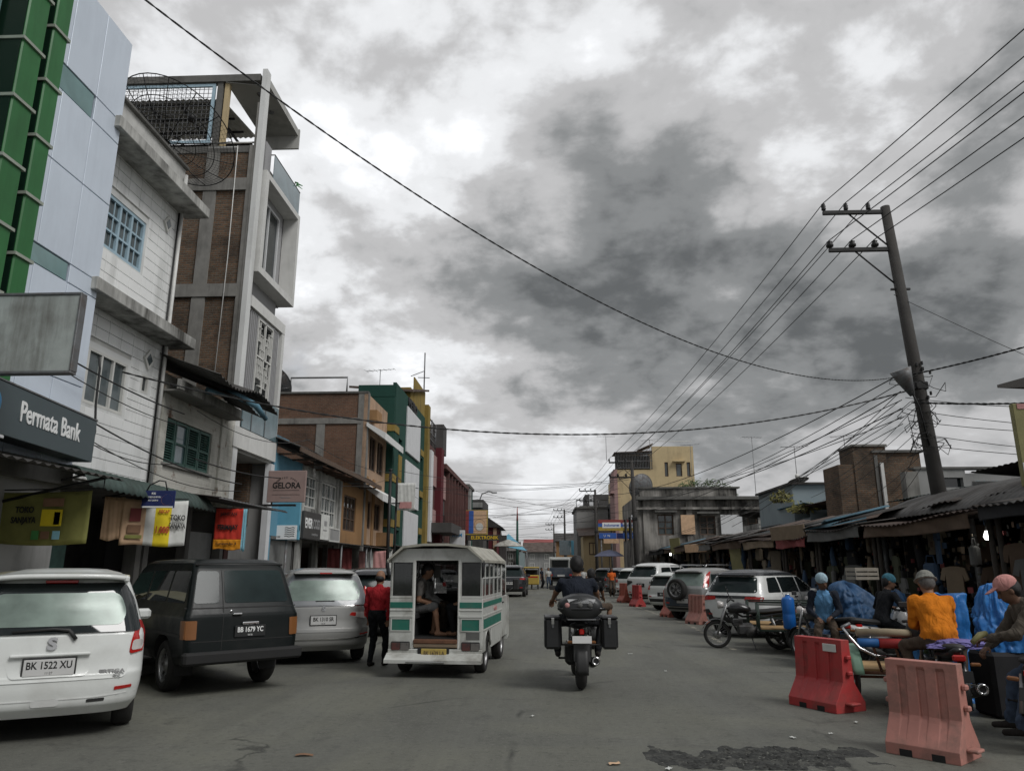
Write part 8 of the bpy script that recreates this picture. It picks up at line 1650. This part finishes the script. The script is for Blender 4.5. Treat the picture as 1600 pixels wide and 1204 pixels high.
class SDF:
    def __init__(s): s.p = []
    def cap(s, a, b, ra, rb, m, k=.03, flat=None): s.p.append(('c', np.array(a, float), np.array(b, float), ra, rb, m, k, flat)); return s
    def ell(s, c, rad, m, rot=None, k=.03): s.p.append(('e', np.array(c, float), np.array(rad, float), np.array(rot) if rot is not None else np.eye(3), None, m, k, None)); return s
    def mesh(s, name, mats, h, parent, wr=.0, seed=0, clothmats=()):
        lo = np.full(3, 1e9); hi = -lo; bbs = []
        for q in s.p:
            if q[0] == 'c': r = max(q[3], q[4]); a = np.minimum(q[1], q[2])-r; b = np.maximum(q[1], q[2])+r
            else: r = q[2].max(); a, b = q[1]-r, q[1]+r
            bbs.append((a-.06, b+.06)); lo = np.minimum(lo, a); hi = np.maximum(hi, b)
        lo -= 3*h; hi += 3*h; n = np.ceil((hi-lo)/h).astype(int)+1
        D = np.full(n, .3, np.float32); B = np.full(n, .3, np.float32); Mi = np.zeros(n, np.int16)
        ax = [lo[i]+h*np.arange(n[i]) for i in range(3)]
        for q, (a, b) in zip(s.p, bbs):
            i0 = np.clip(((a-lo)/h).astype(int), 0, n-1); i1 = np.clip(((b-lo)/h).astype(int)+2, 1, n); sl = tuple(slice(x, y) for x, y in zip(i0, i1))
            X, Y, Z = np.meshgrid(*[ax[i][sl[i]] for i in range(3)], indexing='ij'); P = np.stack([X, Y, Z], -1)
            if q[0] == 'c':
                ba = q[2]-q[1]; pa = P-q[1]
                if q[7] is not None: # flattened along a direction
                    d, f_ = np.array(q[7][0], float), q[7][1]; d /= np.linalg.norm(d); pa = pa+(pa@d)[..., None]*d*(1/f_-1); bb = ba+(ba@d)*d*(1/f_-1)
                else: bb = ba
                t = np.clip((pa@bb)/max(bb@bb, 1e-9), 0, 1); d_ = np.linalg.norm(pa-t[..., None]*bb, axis=-1)-(q[3]+(q[4]-q[3])*t)
                if q[7] is not None: d_ = d_*.8
            else:
                pl = (P-q[1])@q[3]; k0 = np.linalg.norm(pl/q[2], axis=-1); k1 = np.linalg.norm(pl/q[2]**2, axis=-1); d_ = k0*(k0-1)/np.maximum(k1, 1e-6)
            d_ = d_.astype(np.float32); D[sl] = smin(D[sl], d_, q[6]); m_ = d_ < B[sl]; B[sl] = np.where(m_, d_, B[sl]); Mi[sl] = np.where(m_, q[5], Mi[sl])
        if wr:
            X, Y, Z = np.meshgrid(*ax, indexing='ij', sparse=True); W_ = np.sin(X*31+Z*17+seed)*np.sin(Y*27-Z*23+seed*2)+.6*np.sin(X*63-Z*41+Y*30+seed*3)
            cm = np.isin(Mi, list(clothmats)); D = D+np.where(cm, (wr*1.2*W_).astype(np.float32), 0)
        # surface nets
        S = D < 0; C = [D[i:n[0]-1+i, j:n[1]-1+j, k:n[2]-1+k] for i in (0, 1) for j in (0, 1) for k in (0, 1)]; cnt = sum((c < 0).astype(np.int8) for c in C); act = (cnt > 0) & (cnt < 8); ids = -np.ones(act.shape, np.int32); idx = np.argwhere(act); ids[act] = np.arange(len(idx)); V = np.stack([c[act] for c in C], 1)
        off = np.array([(i, j, k) for i in (0, 1) for j in (0, 1) for k in (0, 1)], float); acc = np.zeros((len(idx), 3)); num = np.zeros(len(idx))
        for a in range(8):
            for b in range(a+1, 8):
                if abs(off[a]-off[b]).sum() != 1: continue
                va, vb = V[:, a], V[:, b]; m_ = (va < 0) != (vb < 0); t = np.where(m_, va/np.where(m_, va-vb, 1), 0); acc += np.where(m_[:, None], off[a]+(off[b]-off[a])*t[:, None], 0); num += m_
        verts = lo+h*(idx+acc/num[:, None]); F = []
        for d in range(3):
            sa = [slice(None)]*3; sb = [slice(None)]*3; sa[d] = slice(0, -1); sb[d] = slice(1, None); ch = S[tuple(sa)] != S[tuple(sb)]; e_ = np.argwhere(ch); e1, e2 = (d+1) % 3, (d+2) % 3; e_ = e_[(e_[:, e1] > 0) & (e_[:, e2] > 0) & (e_[:, e1] < n[e1]-1) & (e_[:, e2] < n[e2]-1)]
            fl = S[tuple(e_.T)]
            def cid(a, b): q = e_.copy(); q[:, e1] -= a; q[:, e2] -= b; return ids[tuple(q.T)]
            Q = np.stack([cid(1, 1), cid(0, 1), cid(0, 0), cid(1, 0)], 1); Q[~fl] = Q[~fl][:, ::-1]; F.append(Q)
        F = np.concatenate(F); F = F[(F >= 0).all(1)]; me = bpy.data.meshes.new(name); me.from_pydata(verts.tolist(), [], F.tolist())
        for m_ in mats: me.materials.append(MT(m_))
        cen = verts[F].mean(1); ci = np.clip(np.round((cen-lo)/h).astype(int), 0, n-1); me.polygons.foreach_set('material_index', Mi[tuple(ci.T)].astype(np.int32)); me.polygons.foreach_set('use_smooth', np.ones(len(F), bool)); me.update(); return link(name, me, parent)
def ik(S, T, l1, l2, pole):
    S, T, pole = np.array(S, float), np.array(T, float), np.array(pole, float); d = T-S; L_ = np.linalg.norm(d); u = d/L_; L_ = min(L_, (l1+l2)*.998); T = S+u*L_; a = (l1*l1-l2*l2+L_*L_)/(2*L_); hh = math.sqrt(max(0, l1*l1-a*a)); p = pole-u*(pole@u); p /= np.linalg.norm(p)+1e-9; return S+u*a+p*hh, T
def person(loc, head, label, pelvis=(0, 0, .9), lean=0, hands=((-.24, .05, .78), (.24, .05, .78)), feet=((-.1, 0, .0), (.1, 0, 0)), epole=((-.5, -1, -.2), (.5, -1, -.2)), kpole=((-.1, 1, 0), (.1, 1, 0)), shirt='t_red', sleeve=1.0, pants='t_black', shorts=False, shoes='t_shoe', skin='skin', hair='hair_black', hat=None, h=1.65, res=.012, nod=0, turn=0, bald=False, fat=1.0, vest=None, group=None, toes=((0, 1), (0, 1)), hood=False, loose=0.0, grip=True):
    t = empty('person', loc, -R(head), label, 'person', group); s = h/1.7; G = SDF(); hs_ = 1.08; mats = [skin, shirt, pants, shoes, 'eye', vest or shirt]
    Pv = np.array(pelvis, float); l = R(lean); up = np.array([0, math.sin(l), math.cos(l)]); fw_ = np.array([0, math.cos(l), -math.sin(l)]); X = np.array([1., 0, 0]); Rm = np.stack([X, fw_, up], 1)
    f = fat; wst = Pv+up*.14*s; chest = Pv+up*.33*s; nb = Pv+up*.50*s; sh = [Pv+up*.455*s+X*sx*.185*s*min(f, 1.1) for sx in (-1, 1)]
    hd_t = R(turn); nd = R(nod)+l*.35; hup = np.array([0, math.sin(nd), math.cos(nd)]); hf0 = np.array([0, math.cos(nd), -math.sin(nd)]); hf = hf0*math.cos(hd_t)+X*math.sin(hd_t); hx_ = np.cross(hf, hup); hc = nb+up*.05*s+hup*.135*s; Hm = np.stack([hx_, hf, hup], 1)
    # trunk
    SM = 5 if vest else 1; lo_ = loose
    G.ell(Pv+up*.02, (.155*s*f, .115*s*f, .13*s), 2, Rm); G.ell(wst, ((.15+lo_)*s*f, (.105+lo_)*s*f, .16*s), SM, Rm, .05); G.ell(chest, ((.178+lo_*.7)*s*f, (.118+lo_*.7)*s*f, .20*s), SM, Rm, .05); G.cap(sh[0]-up*.02, sh[1]-up*.02, .062*s+lo_*.3, .062*s+lo_*.3, 1, .05)
    if sleeve > 0 and lo_ > 0: G.ell(Pv+up*.04, ((.165+lo_)*s*f, (.13+lo_)*s*f, .12*s), SM, Rm, .04)
    G.cap(nb-up*.06*s, hc-hup*.05*s, .058*s, .052*s, 0, .03); G.cap(nb-up*.05*s, nb+up*.015*s, .075*s, .064*s, SM, .02)
    S_ = s; s = s*hs_
    # head with face
    G.ell(hc+hup*.02*s, (.078*s, .095*s, .105*s), 0, Hm, .03); G.ell(hc-hup*.055*s+hf*.025*s, (.058*s, .068*s, .062*s), 0, Hm, .03); G.cap(hc+hf*.088*s+hup*.01*s, hc+hf*.108*s-hup*.028*s, .009*s, .015*s, 0, .012); G.cap(hc+hf*.082*s-hx_*.022*s-hup*.06*s, hc+hf*.082*s+hx_*.022*s-hup*.06*s, .008*s, .008*s, 0, .01)
    for sx in (-1, 1): G.ell(hc+hx_*sx*.078*s-hup*.005*s, (.012*s, .022*s, .033*s), 0, Hm, .008); G.ell(hc+hf*.084*s+hx_*sx*.031*s+hup*.012*s, (.014*s, .01*s, .008*s), 4, Hm, .004); G.cap(hc+hf*.083*s+hx_*sx*.016*s+hup*.03*s, hc+hf*.078*s+hx_*sx*.045*s+hup*.03*s, .008*s, .006*s, 0, .012)
    s = S_
    for i, sx in enumerate((-1, 1)):
        # arm
        el, wr_ = ik(sh[i], hands[i], .285*s, .25*s, epole[i]); S0 = sh[i]
        if sleeve >= 1: G.cap(S0, el, .062*s+lo_*.4, .050*s+lo_*.3, 1, .03); G.cap(el, wr_-(wr_-el)*.06, .049*s+lo_*.3, .036*s+lo_*.2, 1, .025); G.cap(wr_-(wr_-el)*.15, wr_, .026*s, .024*s, 0, .01)
        else:
            e_ = S0+(el-S0)*max(sleeve, .25)
            if sleeve > 0: G.cap(S0, e_, .062*s+lo_*.4, .058*s+lo_*.5, 1, .03)
            G.cap(S0, el, .048*s, .041*s, 0, .02); G.cap(el, wr_, .042*s, .026*s, 0, .02)
        # hand with five fingers
        d = (wr_-el)/np.linalg.norm(wr_-el); side = np.cross(d, np.array([0, 0, 1.])); side = side/np.linalg.norm(side) if np.linalg.norm(side) > .1 else X; pn = np.cross(side, d)*-1
        if pn[2] > 0: pn = -pn
        pm = wr_+d*.045*s; G.ell(pm, (.040*s, .045*s, .017*s), 0, np.stack([side, d, pn], 1), .015)
        for q in range(4):
            o_ = (q-1.5)*.021*s; l1 = (.040, .046, .043, .033)[q]*s; a = pm+d*.036*s+side*o_; cu = .55 if grip else .25; b_ = a+(d*math.cos(cu)+pn*math.sin(cu))*l1; c_ = b_+(d*math.cos(cu*2.4)+pn*math.sin(cu*2.4))*l1*.85; G.cap(a, b_, .0095*s, .0088*s, 0, .006); G.cap(b_, c_, .0088*s, .0078*s, 0, .004)
        ts = -sx; a = wr_+d*.02*s+side*ts*.03*s; b_ = a+(d*.6+side*ts*.65+pn*.3)*.04*s; G.cap(a, b_, .012*s, .0105*s, 0, .008); G.cap(b_, b_+(d*.85+pn*.45)*.03*s, .0105*s, .009*s, 0, .005)
        # leg
        hp = Pv+X*sx*.088*s-np.array([0, 0, .03*s]); ank = np.array(feet[i], float)+np.array([0, 0, .085*s]); kn, ank = ik(hp, ank, .43*s, .415*s, kpole[i])
        if shorts: G.cap(hp, hp+(kn-hp)*.95, .092*s, .078*s, 2, .03); G.cap(hp+(kn-hp)*.5, kn, .06*s, .052*s, 0, .02); G.cap(kn, kn+(ank-kn)*.35, .05*s, .053*s, 0, .02); G.cap(kn+(ank-kn)*.35, ank, .053*s, .034*s, 0, .02)
        else: G.cap(hp, kn, .094*s*(1+(f-1)*.4), .066*s, 2, .035); G.cap(kn, kn+(ank-kn)*.3, .064*s, .062*s, 2, .03); G.cap(kn+(ank-kn)*.3, ank-(ank-kn)*.04, .062*s, .052*s, 2, .02)
        td = np.array([toes[i][0], toes[i][1], 0.]); td /= np.linalg.norm(td); G.cap(ank-np.array([0, 0, .045*s])-td*.03*s, ank-np.array([0, 0, .055*s])+td*.15*s, .038*s, .030*s, 3, .02); G.cap(ank+np.array([0, 0, .0]), ank-np.array([0, 0, .04*s]), .034*s, .036*s, 3 if shoes != skin else 0, .02)
    if hood: G.ell(nb-fw_*.06*s+up*.0, (.13*s, .07*s, .07*s), 1, Rm, .04)
    G.mesh('body', mats, res, t, .0035+lo_*.06, len(label), (1, 2, 5))
    s = s*hs_
    # hair and headgear are separate pieces
    Hh = SDF(); hm = hair
    if not bald and hair:
        Hh.ell(hc+hup*.035*s-hf*.012*s, (.086*s, .102*s, .100*s), 0, Hm, .02); Hh.ell(hc-hf*.045*s-hup*.01*s, (.080*s, .062*s, .085*s), 0, Hm, .03)
        o = Hh.mesh('hair', [hm], res, t, .003, 3, (0,))
        bm = bmesh.new(); bm.from_mesh(o.data); fr = [v for v in bm.verts if (np.array(v.co)-hc)@hf > .045*s and (np.array(v.co)-hc)@hup < .055*s]; bmesh.ops.delete(bm, geom=fr, context='VERTS'); bm.to_mesh(o.data); bm.free()
    elif bald:
        Hh.ell(hc-hf*.028*s-hup*.028*s, (.083*s, .082*s, .062*s), 0, Hm, .02); Hh.mesh('hair', [hm], res, t)
    if hat:
        kind, hmt = hat; Q = SDF()
        if kind == 'beanie': Q.ell(hc+hup*.052*s-hf*.005*s, (.095*s, .110*s, .100*s), 0, Hm); 
        if kind == 'helmet': Q.ell(hc+hup*.03*s, (.125*s, .14*s, .135*s), 0, Hm)
        if kind in ('cap', 'bucket'): Q.ell(hc+hup*.062*s-hf*.006*s, (.094*s, .108*s, .088*s), 0, Hm)
        if kind == 'cap': Q.cap(hc+hup*.062*s+hf*.085*s, hc+hup*.045*s+hf*.165*s, .055*s, .045*s, 0, .015, (hup, .16))
        if kind == 'bucket': Q.ell(hc+hup*.035*s, (.125*s, .14*s, .022*s), 0, Hm, .03)
        o = Q.mesh({'beanie': 'beanie', 'helmet': 'helmet_shell', 'cap': 'cap', 'bucket': 'bucket_hat'}[kind], [hmt], min(res, .01), t)
        bm = bmesh.new(); bm.from_mesh(o.data); lowv = .0 if kind != 'helmet' else -.09; fr = [v for v in bm.verts if (np.array(v.co)-hc)@hup < lowv*s+.012*(kind == 'cap')]; bmesh.ops.delete(bm, geom=fr, context='VERTS'); bm.to_mesh(o.data); bm.free()
    return t
def rot(v, a): c, s_ = math.cos(R(a)), math.sin(R(a)); return (v[0]*c+v[1]*s_, -v[0]*s_+v[1]*c)
# man in red walking away beside the silver car
person((-2.98, 13.62, 0), 12, 'balding man in red long-sleeved shirt and black trousers walking beside minibus', (0, 0, .86), 4, ((-.22, .10, .80), (.21, .02, .76)), ((-.09, -.04, 0), (.11, .12, 0)), shirt='t_red', pants='t_black', hair='hair_black', bald=True, h=1.60, nod=12, fat=1.08)
# riders
person((.50, 11.72, 0), -1, 'broad-shouldered rider in dark T-shirt on the black touring motorcycle', (0, -.08, .96), 3, ((-.40, .60, 1.10), (.40, .60, 1.10)), ((-.30, .08, .37), (.30, .08, .37)), ((-1, -.4, -.5), (1, -.4, -.5)), ((-.8, 1, .4), (.8, 1, .4)), shirt='t_navy', sleeve=.55, pants='t_black', h=1.86, fat=1.2)
person((1.05, 17.05, 0), 2, 'rider in dark shirt and shorts ahead of the touring motorcycle', (0, -.1, .86), 8, ((-.28, .42, 1.0), (.28, .42, 1.0)), ((-.28, .05, .36), (.34, .1, .36)), ((-1, -.4, -.5), (1, -.4, -.5)), ((-.8, 1, .4), (1.2, 1, .3)), shirt='t_black', sleeve=.5, pants='t_brown', shorts=True, shoes='skin', h=1.66, res=.016)
# minibus passengers
def in_bus(lx, ly, dh, **k):
    a = R(4.5); x, y = lx*math.cos(a)+ly*math.sin(a), -lx*math.sin(a)+ly*math.cos(a); return ((-1.70+x, 12.98+y, 0), 4.5+dh)
l_, hd_ = in_bus(-.52, -.18, 0); person(l_, hd_+82, 'passenger in striped shirt and grey shorts leaning on left bench of minibus', (0, 0, 1.02), 22, ((-.16, .3, 1.12), (.12, .34, 1.1)), ((-.12, .36, .58), (.14, .46, .58)), shirt='t_stripe', sleeve=.6, pants='t_grey', shorts=True, shoes='skin', h=1.6, nod=20, res=.014)
l_, hd_ = in_bus(.54, -.1, 0); person(l_, hd_-85, 'passenger in dark clothes with bare feet on right bench of minibus', (0, 0, 1.02), 12, ((-.14, .3, 1.08), (.14, .3, 1.08)), ((-.12, .32, .58), (.12, .36, .58)), shirt='t_grey', sleeve=.6, pants='t_black', shoes='skin', h=1.58, nod=10, res=.014)
l_, hd_ = in_bus(-.5, .62, 0); person(l_, hd_+90, 'passenger in pale headscarf deeper inside the minibus', (0, 0, 1.02), 8, ((-.14, .3, 1.08), (.14, .3, 1.08)), ((-.12, .34, .58), (.12, .34, .58)), shirt='t_white', pants='t_brown', hat=('beanie', 't_white'), h=1.55, res=.018)
# people around the carts
person((4.93, 13.75, 0), 200, 'man in light blue tabard and pale cap sitting sideways on motorcycle', (0, 0, .82), 24, ((-.10, .36, .86), (.12, .34, .84)), ((-.18, .42, .12), (.18, .42, .12)), ((-.5, -.3, -1), (.5, -.3, -1)), shirt='t_navy', vest='t_blue', pants='t_brown', skin='skin_dark', hat=('beanie', 't_capblue'), h=1.66, nod=10, turn=-25, loose=.012)
person((5.78, 13.5, 0), 75, 'man in dark jacket and teal beanie sitting on white scooter', (0, 0, .82), 22, ((-.26, .42, 1.0), (.26, .42, 1.0)), ((-.2, .2, .2), (.2, .2, .2)), shirt='t_black', pants='t_black', skin='skin_dark', hat=('beanie', 't_teal'), h=1.62, nod=10, turn=30)
person((4.60, 9.22, 0), 10, 'man in orange shirt and grey bucket hat sitting with his back turned', (0, 0, .88), 24, ((-.10, .46, .98), (.12, .48, 1.0)), ((-.26, .22, .3), (.26, .22, .3)), ((-.3, -.2, -1), (.3, -.2, -1)), ((-.6, 1, .3), (.6, 1, .3)), shirt='t_orange', pants='t_brown', hair='hair_grey', hat=('bucket', 't_hat'), h=1.66, nod=12, loose=.035, res=.011)
person((4.97, 8.02, 0), -78, 'man in grey-brown hooded jacket and pink cap hunched on motorcycle', (0, -.12, .86), 30, ((-.10, .48, .98), (.16, .42, .88)), ((-.2, .34, .1), (.2, .30, .1)), ((-1, -.5, -.5), (1, -.5, -.5)), shirt='t_jacket', pants='t_jeans', skin='skin_dark', hat=('cap', 't_cappink'), h=1.68, nod=14, loose=.022, hood=True, res=.010)
person((5.95, 9.25, 0), -60, 'woman with dark hair standing behind the man in pink cap', (0, 0, .84), 2, ((-.2, .1, .8), (.2, .1, .8)), shirt='t_teal', pants='t_brown', h=1.6, res=.013)
b = MB(); b.tube([(0, 0, 0), (.12, 0, .03), (.2, 0, .02)], [.028, .035, .028], 10); tag(b.build('yellow_roll', 'board_lime', None, (4.40, 8.18, .93), (0, R(-20), R(15))), 'pale yellow roll held by the man in pink cap', 'roll')
# further up the street
person((4.02, 45.5, 0), 175, 'parking attendant in bright orange vest standing by parked cars', (0, 0, .87), 0, shirt='t_vest', pants='t_brown', sleeve=.5, h=1.66, res=.022, skin='skin_dark')
person((.35, 62.0, 0), 170, 'man in pale shirt and jeans standing beside the white-cabbed truck', (0, 0, .87), 0, shirt='t_white', pants='t_jeans', sleeve=.5, h=1.66, res=.028)
person((-.2, 63.5, 0), 120, 'man in dark shirt and dark trousers beside the truck', (0, 0, .87), 0, shirt='t_navy', pants='t_black', sleeve=.5, h=1.66, res=.03)
person((-2.4, 61.0, 0), 175, 'person in pink top and cap near the yellow three-wheeler', (0, 0, .87), 0, shirt='t_pink', pants='t_black', sleeve=.5, h=1.6, res=.03)
person((2.55, 50.0, 0), 5, 'person in white shirt walking ahead of the riders', (0, 0, .87), 0, shirt='t_white', pants='t_black', sleeve=.5, h=1.66, res=.028)
